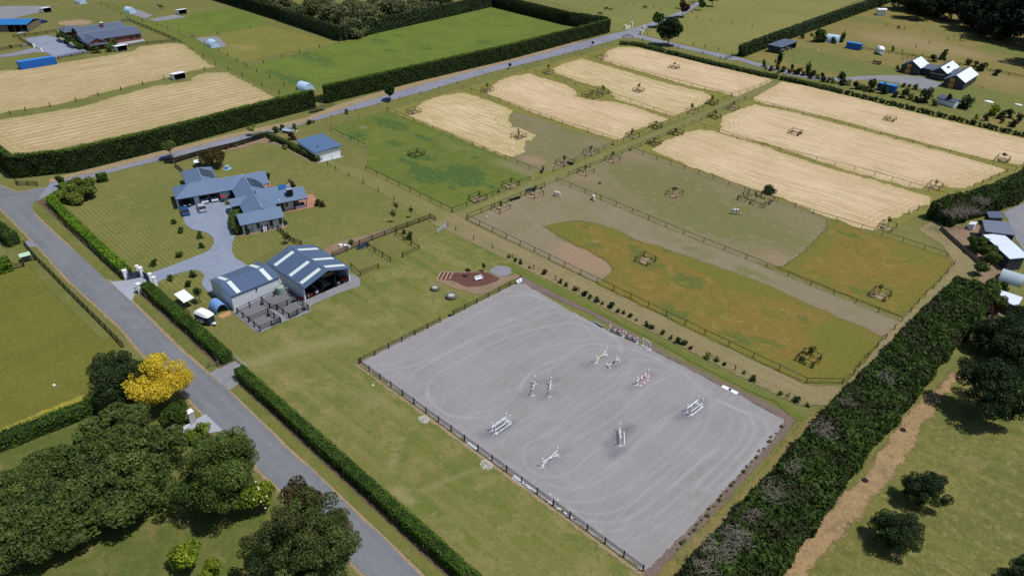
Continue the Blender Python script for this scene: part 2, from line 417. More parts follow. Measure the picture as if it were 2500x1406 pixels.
m_stub_u = ground('cut_hay_rows', S(190, 168, 134), S(174, 152, 116), S(198, 178, 146), rings=(9.0, 2.4, S(140, 126, 80), 0.9), stripe=(3.1, S(134, 120, 74), 0.85, 0, 2.6), edge=(5.0, S(142, 134, 80), 0.8),
                  streak=[(0.7, 0.05, 0.48, 0.62, S(148, 131, 86), 0.8), (2.0, 0.2, 0.52, 0.68, S(146, 133, 86), 0.7), (0.3, 0.1, 0.56, 0.72, S(130, 124, 72), 0.6)], mottle=[(8.0, 0.55, 0.68, S(138, 134, 76), 0.6)], **_st)
m_longgrass = ground('fence_line_grass', S(124, 113, 68), S(108, 106, 56), S(140, 125, 86), big=4, mid=1.0, fine=0.3, feather=0.3, amp=0.9, bump=0.9, mottle=[(1.4, 0.52, 0.64, S(92, 98, 46), 0.7)])
m_track = ground('lane_grass', S(118, 116, 70), S(108, 110, 62), S(132, 126, 86), big=9, mid=1.6, fine=0.3, feather=0.4, stripe=(1.6, S(126, 118, 74), 0.4, 0, 0.6))
m_dry = ground('dry_lane', S(134, 122, 88), S(122, 115, 78), S(146, 132, 102), big=7, mid=1.4, fine=0.28, feather=0.4, amp=0.8, streak=[(0.05, 1.1, 0.48, 0.64, S(112, 108, 68), 0.7), (0.1, 2.2, 0.52, 0.66, S(154, 140, 110), 0.5)])
m_strip = ground('green_verge', S(98, 108, 48), S(88, 100, 42), S(116, 114, 62), big=6, mid=1.2, fine=0.25, feather=0.2, amp=0.5)
m_verge = ground('road_verge', S(104, 108, 54), S(90, 101, 45), S(132, 118, 80), big=7, mid=1.8, fine=0.25, feather=0.15, amp=0.5, mid_amt=0.5, mottle=[(0.8, 0.54, 0.66, S(76, 90, 36), 0.55), (3.2, 0.54, 0.66, S(118, 112, 62), 0.5), (0.45, 0.56, 0.68, S(132, 118, 80), 0.45)])
m_tan = ground('dusty_shoulder', S(150, 132, 102), S(140, 124, 94), S(158, 142, 116), big=6, mid=1.0, fine=0.25, feather=0.45, amp=1.1)
m_dirt = ground('orange_dirt', S(158, 131, 95), S(142, 121, 90), S(124, 110, 88), big=5, mid=1.2, fine=0.25, feather=0.6, amp=3.0, ascale=0.35, mid_amt=0.7, mottle=[(2.6, 0.52, 0.62, S(118, 102, 80), 0.8), (1.0, 0.52, 0.64, S(116, 106, 68), 0.7), (0.6, 0.54, 0.66, S(174, 148, 112), 0.6)])
m_road = ground('asphalt', S(114, 117, 123), S(107, 110, 116), S(122, 124, 128), big=9, mid=1.6, fine=0.16, feather=0.12, amp=0.7, bump=0.2, fine_amt=0.16, rough=0.85,
                trk=(S(130, 131, 134), S(98, 100, 108)), mottle=[(2.5, 0.58, 0.7, S(130, 130, 132), 0.5), (5.0, 0.6, 0.64, S(100, 103, 110), 0.45)])
m_road2 = ground('chip_seal', S(130, 132, 146), S(120, 123, 137), S(142, 140, 146), big=9, mid=1.4, fine=0.2, feather=0.25, amp=0.7, bump=0.2, fine_amt=0.15, trk=(S(146, 146, 154), S(112, 114, 126)))
m_drive = ground('drive_seal', S(132, 142, 160), S(125, 135, 154), S(140, 148, 165), big=8, mid=1.4, fine=0.16, feather=0.05, amp=0.12, bump=0.15, fine_amt=0.12)
m_conc = ground('concrete_apron', S(156, 160, 170), S(148, 153, 164), S(162, 164, 172), big=5, mid=1.2, fine=0.15, feather=0.04, amp=0.08, bump=0.1, fine_amt=0.08)
m_yard = ground('yard_gravel', S(132, 133, 138), S(122, 124, 131), S(142, 141, 144), big=5, mid=1.0, fine=0.12, feather=0.12, amp=0.5, bump=0.3)
m_pen = ground('pen_sand', S(112, 112, 116), S(104, 104, 109), S(120, 118, 120), big=5, mid=0.9, fine=0.14, feather=0.05, amp=0.1, bump=0.3)
m_arena = ground('arena_sand', S(141, 139, 140), S(134, 131, 130), S(147, 144, 144), big=11, mid=2.0, fine=0.16, feather=0.2, amp=0.9, bump=0.25, fine_amt=0.18,
                 streak=[(1.6, 0.05, 0.45, 0.7, S(150, 149, 152), 0.55), (4.5, 0.16, 0.5, 0.7, S(126, 122, 121), 0.5), (9.0, 0.3, 0.5, 0.66, S(154, 152, 154), 0.35)], trk=(S(170, 171, 176), S(106, 106, 113)), mottle=[(1.2, 0.58, 0.7, S(128, 124, 122), 0.4)])
m_bark = ground('bark_border', S(118, 104, 96), S(106, 93, 86), S(132, 115, 104), big=3, mid=0.5, fine=0.14, feather=0.2, amp=0.7, bump=0.8, fine_amt=0.45)
m_mulch = ground('red_mulch', S(100, 70, 62), S(90, 62, 56), S(112, 82, 72), big=3, mid=0.4, fine=0.12, feather=0.1, amp=0.3, bump=0.8, fine_amt=0.4)
m_garden = ground('garden_soil', S(138, 118, 98), S(124, 108, 88), S(146, 126, 104), big=3, mid=0.5, fine=0.15, feather=0.25, amp=0.6, bump=0.7, fine_amt=0.4)
m_brick = ground('brick_paving', S(168, 122, 104), S(156, 112, 96), S(178, 134, 116), big=3, mid=0.5, fine=0.12, feather=0.04, amp=0.02, bump=0.3, fine_amt=0.25)
m_gold = ground('gold_foliage_litter', S(146, 140, 48), S(136, 128, 52), S(140, 118, 90), big=4, mid=1.0, fine=0.25, feather=0.4)

# --- broad areas
sheet('paddock', tp(PX, [(97, 640), (296, 838), (262, 905), (235, 965), (0, 1046), (-300, 1150), (-340, 700), (-60, 640), (40, 655)]), m_olive, 1, 1.5)
sheet('grove_lawn', tp(PX, [(240, 985), (300, 900), (460, 1010), (520, 1070), (640, 1190), (760, 1310), (880, 1440), (760, 1560), (0, 1560), (-300, 1300), (-100, 1120)]), m_grove, 1, 1.2)
sheet('field', tp(PX, [(2330, 900), (2520, 700), (2700, 780), (2800, 1300), (2500, 1600), (1880, 1560), (1930, 1400), (2080, 1180), (2220, 1010)]), m_right, 1, 1.5)
sheet('field', tp(PX, [(575, 880), (700, 760), (880, 690), (1050, 560), (1090, 545), (1330, 650), (1250, 700), (1120, 765), (876, 888), (1230, 1150), (1585, 1408), (1500, 1480), (1180, 1420), (880, 1150), (600, 905)]),
      m_school, 1, 0.8, tracks=[(smooth_line(tp(Z16, p)), w, k) for p, w, k in (
          ([(1145, 765), (1160, 690), (1210, 580), (1310, 470)], 0.35, 0.8), ([(1200, 780), (1260, 560), (1330, 470)], 0.9, -0.5),
          ([(1200, 880), (1260, 940)], 0.9, 0.9), ([(1300, 890), (1450, 830), (1600, 770), (1730, 740)], 0.5, 0.55), ([(1260, 890), (1400, 800), (1560, 730), (1690, 720)], 1.0, -0.5),
          ([(300, 90), (450, 40), (650, -10), (900, -60)], 1.8, 0.55), ([(350, 130), (560, 230), (800, 400), (1000, 560)], 0.5, 0.3), ([(900, 260), (1060, 320), (1200, 400)], 1.2, 0.35))])
lawn_poly = tp(PX, [(118, 478), (176, 432), (300, 414), (430, 388), (470, 395), (560, 372), (640, 345), (672, 352), (720, 372), (770, 396), (830, 400), (905, 450), (1050, 528), (960, 565), (830, 622),
                    (740, 600), (700, 592), (600, 648), (560, 700), (500, 745), (470, 740), (385, 690), (300, 650)])
sheet('lawn', lawn_poly, m_lawn, 2, 1.0)
# --- hay paddocks
hay = [
    ('g', tp(Z9, [(640, 265), (700, 190), (760, 150), (880, 110), (1060, 85), (1150, 112), (1300, 168), (1455, 228), (1400, 285), (1440, 350), (1530, 375), (1625, 420), (1590, 450), (1540, 462), (1530, 548), (1450, 598), (1350, 570), (1000, 420), (700, 300)])),
    ('s', tp(Z9, [(1250, 95), (1275, 40), (1330, 5)]) + tp(Z3, [(70, 690), (200, 655), (330, 632), (400, 660), (640, 730), (715, 785), (730, 830), (860, 865), (1040, 875), (1200, 910), (1480, 1010), (1525, 1040), (1400, 1060), (1200, 1130), (1080, 1205), (700, 1085), (350, 965)])),
    ('g', tp(Z3, [(530, 590), (640, 540), (780, 505), (900, 540), (1100, 600), (1400, 690), (1700, 765), (1850, 800), (1880, 840), (1840, 880), (1680, 960), (1560, 1000), (1250, 910), (1060, 850), (1020, 770), (950, 742), (860, 735), (700, 685), (540, 625)])),
    ('s', tp(Z3, [(985, 440), (1100, 405), (1250, 410), (1500, 470), (1900, 560)]) + tp(Z4, [(200, 600), (425, 655), (380, 700), (220, 780), (150, 800), (0, 757)]) + tp(Z3, [(1700, 742), (1400, 650), (1100, 568), (960, 520)])),
    ('s', tp(Z4, [(500, 670), (640, 692), (900, 752), (1300, 852), (1700, 952), (2100, 1045), (2500, 1145), (2750, 1210), (2700, 1390), (2400, 1340), (2220, 1315), (1800, 1210), (1300, 1080), (900, 970), (310, 838), (255, 810), (430, 700)])),
    ('s', tp(Z4, [(0, 960), (130, 900), (285, 858), (600, 920), (1000, 1025), (1500, 1155), (2000, 1290), (2300, 1380)]) + tp(Z11, [(1555, 45), (1400, 115), (1280, 168), (1200, 172), (1140, 148), (1040, 160), (975, 178), (700, 110), (340, 5)]) + tp(Z4, [(500, 1212), (0, 1085)])),
    ('s', tp(Z3, [(1380, 1290), (1420, 1250), (1530, 1190), (1700, 1130), (1830, 1112), (1950, 1140), (2320, 1250)]) + tp(Z11, [(300, 18), (700, 128), (1078, 240), (1000, 290), (900, 340), (780, 380), (660, 458), (600, 458), (350, 368), (0, 232)]) + tp(Z10, [(1500, 560), (1000, 375)])),
]
for k, poly in hay: sheet('hay_paddock', poly, m_stub_g if k == 'g' else m_stub, 3, 1.2)
sheet('hay_field', tp(Z1, [(-500, 720), (0, 612), (150, 600), (500, 545), (800, 500), (1150, 440), (1200, 402), (1450, 375), (1560, 380), (1640, 430), (1750, 520), (1850, 580), (1750, 590), (1600, 622), (1450, 668), (1200, 722), (840, 812), (500, 900), (100, 958), (-400, 1060)]), m_stub_u, 3, 1.8)
sheet('hay_field', tp(Z1, [(-500, 1130), (0, 1030), (300, 985), (700, 920), (1000, 830), (1300, 745), (1640, 700), (1670, 655), (1800, 625), (1950, 625), (2100, 700), (2250, 780), (2400, 860), (2250, 900), (1900, 965), (1200, 1130), (600, 1260), (300, 1330), (100, 1340), (-300, 1100)]), m_stub_u, 3, 1.8)
# long grass left along the paddock fences
def strip(line, w0, w1):
    P = [np.array(p, float) for p in line]; a, b = [], []
    for i, p in enumerate(P):
        t = P[min(i + 1, len(P) - 1)] - P[max(i - 1, 0)]; t /= np.linalg.norm(t); n = np.array([-t[1], t[0]])
        a.append(p + n * w0); b.append(p - n * w1)
    return a + b[::-1]
m_block = ground('paddock_sward', S(124, 118, 62), S(110, 112, 54), S(140, 128, 78), big=8, mid=1.6, fine=0.3, feather=0.4, bump=0.8)
sheet('paddock', tp(PX, [(945, 270), (1130, 216), (1290, 170), (1425, 133), (1500, 112), (1540, 112), (1890, 205), (1790, 240), (1660, 292), (1510, 352), (1300, 440), (1100, 350)]), m_block, 1, 1.5)
sheet('paddock', tp(PX, [(1545, 365), (1700, 298), (1825, 242), (1900, 205), (2550, 345), (2600, 380), (2300, 500), (2160, 570), (1800, 460)]), m_block, 1, 1.5)
# grazed paddocks
sheet('paddock', tp(Z9, [(1460, 228), (2200, 470), (2225, 492), (1765, 690), (1665, 705), (1430, 610), (1200, 480)]), m_bare, 2, 1.0, blobs=[(*Z9(1600, 610), 4, 3, -1.0), (*Z9(1900, 380), 7, 7, 0.5), (*Z9(2050, 470), 5, 5, -0.4)])
sheet('paddock', tp(Z9, [(20, 362), (370, 247), (470, 226), (1660, 702), (1585, 745), (972, 992), (300, 668), (306, 496)]), m_greenpad, 2, 0.8,
      blobs=[(*Z9(x, y), rx, ry, k) for x, y, rx, ry, k in ((490, 330, 7, 3, 1), (230, 425, 4, 2.4, .9), (520, 480, 3, 1.8, .9), (765, 445, 5, 1.6, .9), (620, 625, 4, 1.5, .8), (790, 735, 5, 4, 1.1), (720, 690, 3, 2, .9), (1080, 700, 5, 3.5, 1.1),
             (1090, 770, 4, 3.5, 1.1), (980, 740, 3, 2, .9), (785, 595, 3, 1.6, .9), (660, 585, 3, 1.6, .7), (1065, 547, 1.6, 1, .8), (1150, 590, 2, 1.4, .7), (970, 830, 1.3, .8, .8), (1290, 825, 1.8, 1.2, .7), (840, 500, 1.5, .8, .7), (600, 840, 2, 2, .4),
             (280, 355, 2, 1.2, -.9), (1600, 715, 6, 3, -.9), (1400, 640, 7, 3, -.6), (1000, 520, 9, 3, -.35), (850, 470, 5, 2, -.2))])
sheet('paddock', tp(Z9, [(1092, 1075), (1690, 815), (1880, 735)]) + tp(Z10, [(490, 215), (1000, 395), (1500, 565), (2109, 800)]) + tp(Z11, [(345, 385), (300, 470), (150, 620), (15, 722)]) + tp(Z10, [(1480, 1170), (945, 960), (365, 715), (0, 560)]) + tp(PX, [(1350, 560), (1400, 640), (1470, 690), (1300, 620)]),
      m_bare, 2, 1.0, blobs=[(*Z10(x, y), rx, ry, k) for x, y, rx, ry, k in ((700, 500, 14, 8, .8), (1100, 700, 16, 8, .9), (1500, 950, 14, 8, .7), (900, 800, 9, 5, .5), (560, 300, 8, 3, -.5), (120, 470, 7, 4, -.6), (1800, 1180, 8, 5, -.9), (1050, 640, 3, 1.2, .6), (1640, 1010, 2, 1, -.6), (1370, 965, 1.5, .8, -.7))])
bare_south = tp(Z9, [(1092, 1075), (1690, 815), (1790, 775)]) + tp(Z10, [(50, 580), (365, 715), (945, 960), (1480, 1170), (1920, 1350)]) + tp(Z11, [(250, 850), (515, 950), (845, 1088), (790, 1150), (715, 1190), (560, 1130), (300, 1010), (100, 930)]) + tp(Z10, [(1700, 1420), (1300, 1270), (870, 1115), (600, 1040), (350, 920), (100, 850)]) + tp(Z9, [(1960, 1085), (1790, 1105), (1690, 1135), (1780, 1200), (1860, 1250)]) + tp(Z10, [(130, 1100), (280, 1190), (345, 1262), (330, 1300), (215, 1380)]) + tp(Z12, [(1405, 280), (1190, 175), (885, 20)])
sheet('paddock', bare_south, m_bare2, 4, 0.9, blobs=[(*Z10(x, y), rx, ry, k) for x, y, rx, ry, k in ((140, 1180, 5, 5, -1.1), (300, 1230, 3, 3, -1), (0, 1080, 4, 5, -.8), (640, 940, 7, 2.5, -.4), (250, 800, 6, 2.5, -.3), (900, 1040, 8, 2, .5), (500, 860, 6, 1.5, .4), (1500, 1280, 8, 2.5, .4))])
sheet('paddock', tp(PX, [(1329, 553), (1363, 544), (1413, 540), (1457, 546), (1514, 565), (1551, 587), (1599, 599), (1648, 616), (1707, 636), (1770, 658), (1827, 678), (1884, 700), (1953, 734), (2042, 773), (2113, 802), (2156, 823),
                         (2117, 869), (2094, 898), (2062, 934), (1970, 934), (1880, 897), (1720, 822), (1592, 758), (1458, 695), (1494, 667), (1497, 658), (1480, 639), (1437, 613), (1400, 596), (1366, 577)]), m_orange, 5, 0.9,
      blobs=[(*Z10(x, y), rx, ry, k) for x, y, rx, ry, k in ((90, 900, 3.4, 1.6, 1), (270, 910, 1.5, .9, .9), (175, 1045, 2.4, 1.8, .9), (470, 1005, 2, 1.2, .9), (820, 1090, 2.6, 1.3, 1.1), (540, 1080, 2.4, 1.6, .8), (980, 1360, 3, 2.6, 1), (1370, 1350, 1.6, .9, .9), (640, 1200, 4, 3.5, .7), (30, 950, 6, 3, -.9),
             (-100, 880, 5, 3, -.9), (350, 960, 5, 2, -.8), (1100, 1260, 9, 2, -.7), (1500, 1390, 9, 2.5, -.9))] + [(*Z13(x, y), rx, ry, k) for x, y, rx, ry, k in ((770, 40, 3, 2, .9), (1250, 235, 3, 2, .8), (1560, 300, 4, 2, .6), (1780, 90, 3, 2.5, .8), (1800, 430, 4, 2.5, 1.0), (2000, 250, 5, 4, -.9), (1900, 480, 6, 3, -.9), (2080, 330, 4, 5, -.9), (1700, 420, 5, 3, -.7), (1930, 130, 6, 3, -.6))])
sheet('paddock', tp(Z11, [(345, 388), (500, 432), (600, 468), (940, 562), (1160, 652), (1205, 700), (1150, 765), (1000, 905), (880, 1035), (850, 1058), (0, 722), (200, 590), (320, 462)]), m_orange, 5, 0.9,
      blobs=[(*Z11(x, y), rx, ry, k) for x, y, rx, ry, k in ((480, 485, 4, 1.5, .8), (600, 890, 4, 2, .6), (790, 890, 3, 2, .7), (1000, 640, 8, 4, -.7), (100, 720, 8, 2, -.6), (300, 560, 4, 8, -.5), (900, 960, 6, 4, -.6), (1080, 650, 3, 2, .5))])
# lanes
sheet('lane', tp(PX, [(1060, 545), (1110, 522), (1400, 402), (1660, 298), (1800, 236), (1885, 200), (1900, 206), (1830, 242), (1690, 304), (1430, 412), (1150, 530), (1100, 556)]), m_track, 4, 0.8)
sheet('lane', tp(PX, [(1085, 512), (1140, 541), (1458, 695), (1720, 822), (1968, 941), (2062, 943), (2030, 990), (1946, 988), (1669, 850), (1430, 730), (1241, 637), (1100, 566), (1050, 545)]), m_dry, 4, 0.7)
sheet('lane', tp(PX, [(775, 380), (835, 402), (893, 418), (1104, 522), (1062, 548), (1000, 512), (905, 458), (820, 412)]), m_track, 4, 0.7)
sheet('lane', tp(PX, [(2056, 950), (2110, 885), (2200, 770), (2330, 640), (2300, 600), (2240, 560), (2380, 480), (2520, 395), (2520, 430), (2330, 520), (2390, 660), (2300, 740), (2150, 920), (2040, 1010)]), m_dry, 4, 0.8)
sheet('verge', tp(Z12, [(640, 130), (760, 130), (900, 210), (1100, 310), (1300, 420), (1560, 560), (1850, 700), (2140, 840)]) + tp(Z13, [(1000, 440), (1300, 590), (1500, 690), (1640, 760), (1800, 850), (1700, 870), (1560, 740), (1300, 620), (1000, 470), (600, 250), (250, 80)]) + tp(Z12, [(1300, 460), (1000, 310), (820, 215), (760, 180)]), m_strip, 5, 0.5)
# --- arena
arena_poly = tp(PX, [(879, 884), (985, 829), (1078, 786), (1106, 770), (1180, 732), (1262, 692), (1281, 694), (1343, 730), (1392, 759), (1448, 789), (1490, 812), (1592, 856), (1656, 888), (1720, 922), (1768, 948), (1816, 971), (1864, 999), (1912, 1024), (1916, 1034), (1880, 1080), (1810, 1152), (1720, 1250), (1640, 1330), (1592, 1380), (1572, 1394), (1400, 1270), (1200, 1124), (1000, 976)])
A = lambda p, w=0.16, k=0.75: (smooth_line(p), w * 0.85, k * 0.42)
atr = [A(tp(Z12, p), w, k) for p, w, k in (
    ([(-300, 900), (0, 840), (330, 610), (560, 480), (700, 400), (830, 370), (960, 380)], .3, .6), ([(-250, 940), (0, 900), (200, 830), (420, 720), (640, 600), (850, 520), (1000, 450), (1100, 470)], .3, .6),
    ([(0, 1010), (30, 950), (120, 890), (300, 800), (500, 690), (700, 620), (900, 560), (1100, 500), (1200, 540)], .22, .8), ([(130, 1100), (150, 1020), (220, 950), (400, 850), (600, 740), (800, 660), (1000, 610), (1220, 580), (1330, 620), (1380, 690)], .22, .9),
    ([(250, 1180), (260, 1130), (340, 1080), (520, 990), (720, 880), (900, 790), (1100, 740), (1300, 705), (1450, 700)], .2, .6), ([(130, 1100), (180, 1180), (280, 1260), (420, 1290), (600, 1270)], .25, .7),
    ([(430, 1250), (600, 1160), (800, 1060), (880, 980), (1050, 920), (1200, 830), (1380, 770), (1480, 790)], .22, .6), ([(830, 1090), (850, 1010), (950, 920), (1150, 830), (1300, 740), (1480, 740), (1570, 760)], .25, .9),
    ([(700, 340), (900, 370), (1100, 470), (1300, 560), (1480, 640), (1570, 720), (1580, 800)], .3, .5), ([(650, 330), (850, 350), (1050, 420), (1250, 520), (1420, 600), (1520, 680)], .25, .6))]
atr += [A(tp(Z14, p), .2, k) for p, k in (
    ([(440, 0), (450, 80), (520, 150), (640, 200), (800, 210)], .7), ([(1130, 0), (1050, 100), (900, 160), (760, 190)], .7), ([(1170, 560), (1160, 480), (1200, 410), (1350, 340), (1500, 260), (1700, 140), (1900, 20)], .7),
    ([(1170, 560), (1230, 620), (1330, 660), (1450, 650), (1560, 590), (1700, 470), (1850, 400), (1950, 330)], .8), ([(1000, 440), (1050, 330), (1150, 250), (1300, 170), (1500, 60)], .7), ([(1040, 480), (1080, 370), (1180, 280), (1330, 200)], .5),
    ([(1300, 700), (1480, 750), (1650, 730), (1800, 650), (1950, 520), (2080, 400), (2250, 250)], .7), ([(1350, 800), (1550, 850), (1750, 830), (1950, 730), (2100, 600), (2300, 420), (2467, 260)], .7),
    ([(1500, 900), (1700, 940), (1900, 900), (2100, 760), (2300, 600), (2467, 450)], .7), ([(1650, 990), (1850, 1000), (2050, 920), (2250, 760), (2467, 570), (2600, 460)], .7), ([(1750, 1070), (1950, 1050), (2200, 920), (2467, 700), (2600, 590)], .6),
    ([(1850, 1140), (2050, 1110), (2300, 960), (2467, 830)], .6), ([(300, 20), (500, 180), (760, 350), (1000, 520), (1250, 690), (1500, 880), (1750, 1060)], .45))]
atr += [A(tp(Z13, p), w, k) for p, w, k in (
    ([(1100, 700), (1250, 780), (1400, 830), (1480, 900), (1470, 1000), (1380, 1130), (1200, 1300), (1080, 1406)], .35, .8), ([(950, 620), (1100, 720), (1300, 800), (1380, 900), (1350, 1020), (1200, 1200), (1000, 1400)], .3, .8),
    ([(930, 600), (900, 700), (800, 800), (600, 950), (300, 1200), (0, 1390)], .25, .6), ([(1050, 720), (1040, 850), (950, 1000), (700, 1200), (400, 1406)], .25, .6), ([(1200, 800), (1190, 920), (1080, 1080), (850, 1280), (700, 1406)], .25, .6),
    ([(1290, 850), (1300, 950), (1220, 1080), (1020, 1280), (900, 1406)], .3, .7), ([(430, 400), (600, 410), (750, 480), (770, 510), (700, 540), (560, 620), (300, 850), (0, 1010)], .22, .8), ([(240, 530), (400, 510), (440, 430), (560, 410)], .2, .7),
    ([(0, 30), (120, 110), (250, 190), (330, 260), (360, 340)], .3, .6), ([(380, 300), (600, 380), (800, 480), (950, 590), (1060, 650)], .4, .7), ([(800, 800), (640, 880), (520, 1000), (440, 1100), (260, 1240)], .25, .6),
    ([(1420, 1000), (1400, 1100), (1200, 1340)], .5, .5))]
for px_, w, k in (((1500, 1080), 1.0, -.8), ((1506, 1105), .8, -.8), ((1520, 1060), .9, -.7), ((1530, 1045), .7, -.6), ((1195, 1058), 1.0, -.7), ((1220, 1048), 1.0, -.7), ((1240, 1038), .8, -.6), ((1666, 1015), .9, -.7), ((1690, 1005), 1.0, -.6), ((1705, 985), .9, -.6), ((1296, 960), .9, -.5),
                ((1312, 935), .8, -.4), ((1335, 968), .9, -.5), ((1350, 930), .7, -.5), ((1440, 890), .9, -.6), ((1480, 870), .9, -.4), ((1345, 1130), .9, -.5), ((1375, 1105), .7, -.4), ((1548, 945), .8, -.5), ((1585, 918), .7, -.4), ((1490, 900), .8, -.4), ((1512, 890), .8, -.4)):
    p0 = G(*px_); atr.append(([(p0[0] - .2, p0[1] - .9), (p0[0] + .2, p0[1] + .9)], w, k))
sheet('arena_surface', arena_poly, m_arena, 4, 0.3, tracks=atr)
sheet('arena_border', tp(PX, [(1262, 690), (1275, 660), (1300, 682), (1440, 755), (1530, 805), (1640, 870), (1750, 925), (1850, 972), (1920, 1008), (1942, 1026), (1930, 1045), (1890, 1095), (1810, 1180), (1720, 1280), (1650, 1360), (1610, 1410), (1560, 1420), (1565, 1385), (1700, 1235), (1860, 1075), (1890, 1010), (1640, 880), (1440, 766)]), m_bark, 3, 0.5)
sheet('arena_border', strip(tp(PX, [(872, 886), (1000, 982), (1200, 1128), (1400, 1274), (1572, 1402)]), 0.2, 0.55), m_tan, 3, 0.4)
sheet('arena_border', strip(tp(PX, [(872, 888), (985, 832), (1076, 788), (1110, 772), (1250, 700)]), 0.45, 0.25), m_tan, 3, 0.4)
sheet('mulch_bed', tp(MB_, [(350, 345), (640, 350), (900, 352), (1200, 330), (1440, 345), (1740, 490), (1640, 560), (1320, 660), (960, 690), (640, 545), (270, 500)]), m_mulch, 5, 0.3)
sheet('garden_bed', tp(MB_, [(330, 320), (640, 325), (900, 325), (1200, 310), (1460, 320), (1500, 360), (1800, 440), (2100, 400), (2230, 470), (1900, 560), (1450, 830), (1150, 860), (880, 780), (560, 680), (230, 560)]), m_garden, 4, 0.35)
sheet('gravel_pad', tp(MB_, [(1490, 290), (1650, 190), (1850, 185), (2000, 250), (1990, 370), (1890, 430), (1700, 430), (1500, 340)]), m_yard, 6, 0.3)
# --- roads
road_l = tp(PX, [(-420, 190), (-200, 350), (0, 507), (71, 578), (94, 601), (168, 684), (242, 751), (297, 801), (340, 853), (448, 960), (496, 1008), (556, 1064), (638, 1151), (694, 1204), (790, 1300), (895, 1408), (1060, 1580)])
road_r = tp(PX, [(1220, 1600), (1026, 1406), (943, 1321), (856, 1240), (757, 1143), (700, 1097), (658, 1052), (560, 957), (509, 914), (440, 856), (383, 798), (321, 737), (264, 687), (199, 628), (136, 574), (86, 527), (77, 508), (82, 496), (100, 483),
                 (128, 458), (91, 461), (57, 469), (37, 469), (17, 461), (-10, 448), (-200, 320), (-330, 190)])
sheet('road_shoulder', road_l + road_r, m_tan, 2, 0.8, grow=0.5)
for (a0, a1, b0, b1) in ((-190, -141, 31.9, 34.8), (-131, -99, 32.9, 35.1), (-93, -10, 32.95, 35.2)):
    sheet('verge', [(a0, b0), (a1, b0), (a1, b1), (a0, b1)], m_verge, 3, 0.5)
    sheet('hedge_bed', [(a0, b1 - 0.75), (a1, b1 - 0.75), (a1, b1 + 0.9), (a0, b1 + 0.9)], ground('hedge_soil', S(104, 88, 72), S(94, 80, 66), S(116, 100, 84), big=3, mid=0.6, fine=0.15, feather=0.15, amp=0.5, bump=0.7, fine_amt=0.4), 5, 0.4)
sheet('verge', strip(tp(PX, [(0, 515), (70, 585), (92, 612), (170, 700), (250, 770), (300, 815)]), -0.4, 3.2), m_verge, 3, 0.6)
sheet('road', road_l + road_r, m_road, 4, 0.8, tracks=[(tp(PX, [(0, 482), (100, 578), (290, 760), (480, 960), (700, 1170), (950, 1420)]), 0.5, .45), (tp(PX, [(40, 485), (130, 578), (315, 755), (520, 955), (740, 1160), (990, 1420)]), 0.5, .4)])
side_u = tp(PX, [(120, 450), (180, 431), (225, 424), (300, 405), (434, 370), (537, 344), (605, 328), (673, 315), (741, 301), (771, 273 + 14), (830, 268), (884, 250), (1027, 209), (1200, 163), (1314, 135), (1399, 109), (1485, 86), (1536, 74)])
drive_u = tp(Z3, [(1180, 262), (1300, 218), (1400, 187), (1480, 160), (1560, 125), (1650, 85), (1740, 40), (1800, 0), (1950, -100), (1990, -90), (1840, 0), (1800, 32), (1725, 82), (1645, 132), (1565, 172), (1455, 207), (1320, 250), (1250, 300)])
drive_r = tp(Z3, [(1400, 333), (1550, 368), (1700, 403), (1850, 438), (2000, 468), (2070, 486)]) + tp(Z4, [(180, 482), (400, 545), (600, 590), (800, 625), (1010, 640), (1010, 665), (760, 655), (560, 615), (330, 555), (140, 495)]) + tp(Z3, [(2060, 522), (1850, 468), (1700, 432), (1560, 402), (1400, 367), (1240, 328), (1120, 330)])
side_l = tp(PX, [(1485, 103), (1428, 120), (1314, 149), (1200, 177), (1027, 227), (927, 253), (828, 279), (714, 311), (673, 324), (605, 341), (514, 361), (423, 385), (300, 414), (180, 446), (100, 486), (84, 498)])
sheet('road_shoulder', side_u[:-2] + tp(PX, [(1475, 79), (1399, 100), (1314, 127), (1200, 154), (1027, 198), (884, 238), (830, 254), (741, 290), (605, 318), (434, 359), (225, 412), (120, 438)]), m_tan, 3, 0.7)
sheet('side_road', side_u + drive_u + drive_r + side_l, m_road2, 4, 0.8)
# --- house drive and yards
sheet('driveway', tp(PX, [(300, 690), (340, 672), (367, 668), (427, 646), (500, 618), (514, 609), (523, 593), (520, 580), (509, 571), (491, 565), (473, 562), (457, 552), (450, 541), (444, 520), (436, 500), (440, 494), (560, 474), (574, 500), (590, 560), (575, 575), (572, 583), (567, 596), (566, 614), (574, 630),
                          (602, 647), (640, 660), (640, 700), (522, 724), (506, 711), (495, 699), (493, 690), (499, 674), (494, 664), (480, 660), (456, 663), (424, 671), (398, 683), (372, 700), (352, 716)]), m_drive, 5, 0.4)
sheet('driveway_apron', tp(Z7, [(945, 1015), (1080, 1005), (1225, 975), (1290, 985), (1300, 1010), (1210, 1050), (1165, 1110), (1130, 1187)]), m_conc, 6, 0.3)
sheet('driveway_apron', tp(PX, [(509, 912), (575, 882), (600, 900), (580, 940), (560, 955)]), m_yard, 5, 0.4)
sheet('driveway_apron', tp(Z7, [(215, 675), (255, 655), (340, 710), (300, 720), (235, 715)]), m_yard, 5, 0.4)
sheet('driveway_apron', tp(PX, [(502, 1010), (470, 1030), (440, 1045), (452, 1062), (500, 1060), (545, 1052)]), m_conc, 5, 0.3)
sheet('barn_yard', tp(Z6, [(1450, 690), (1880, 440), (1960, 480), (1985, 520), (1975, 575), (1740, 655), (1480, 775), (1480, 835), (1160, 955), (975, 1048), (930, 1040), (690, 835), (740, 800), (1200, 600)]), m_yard, 4, 0.4)
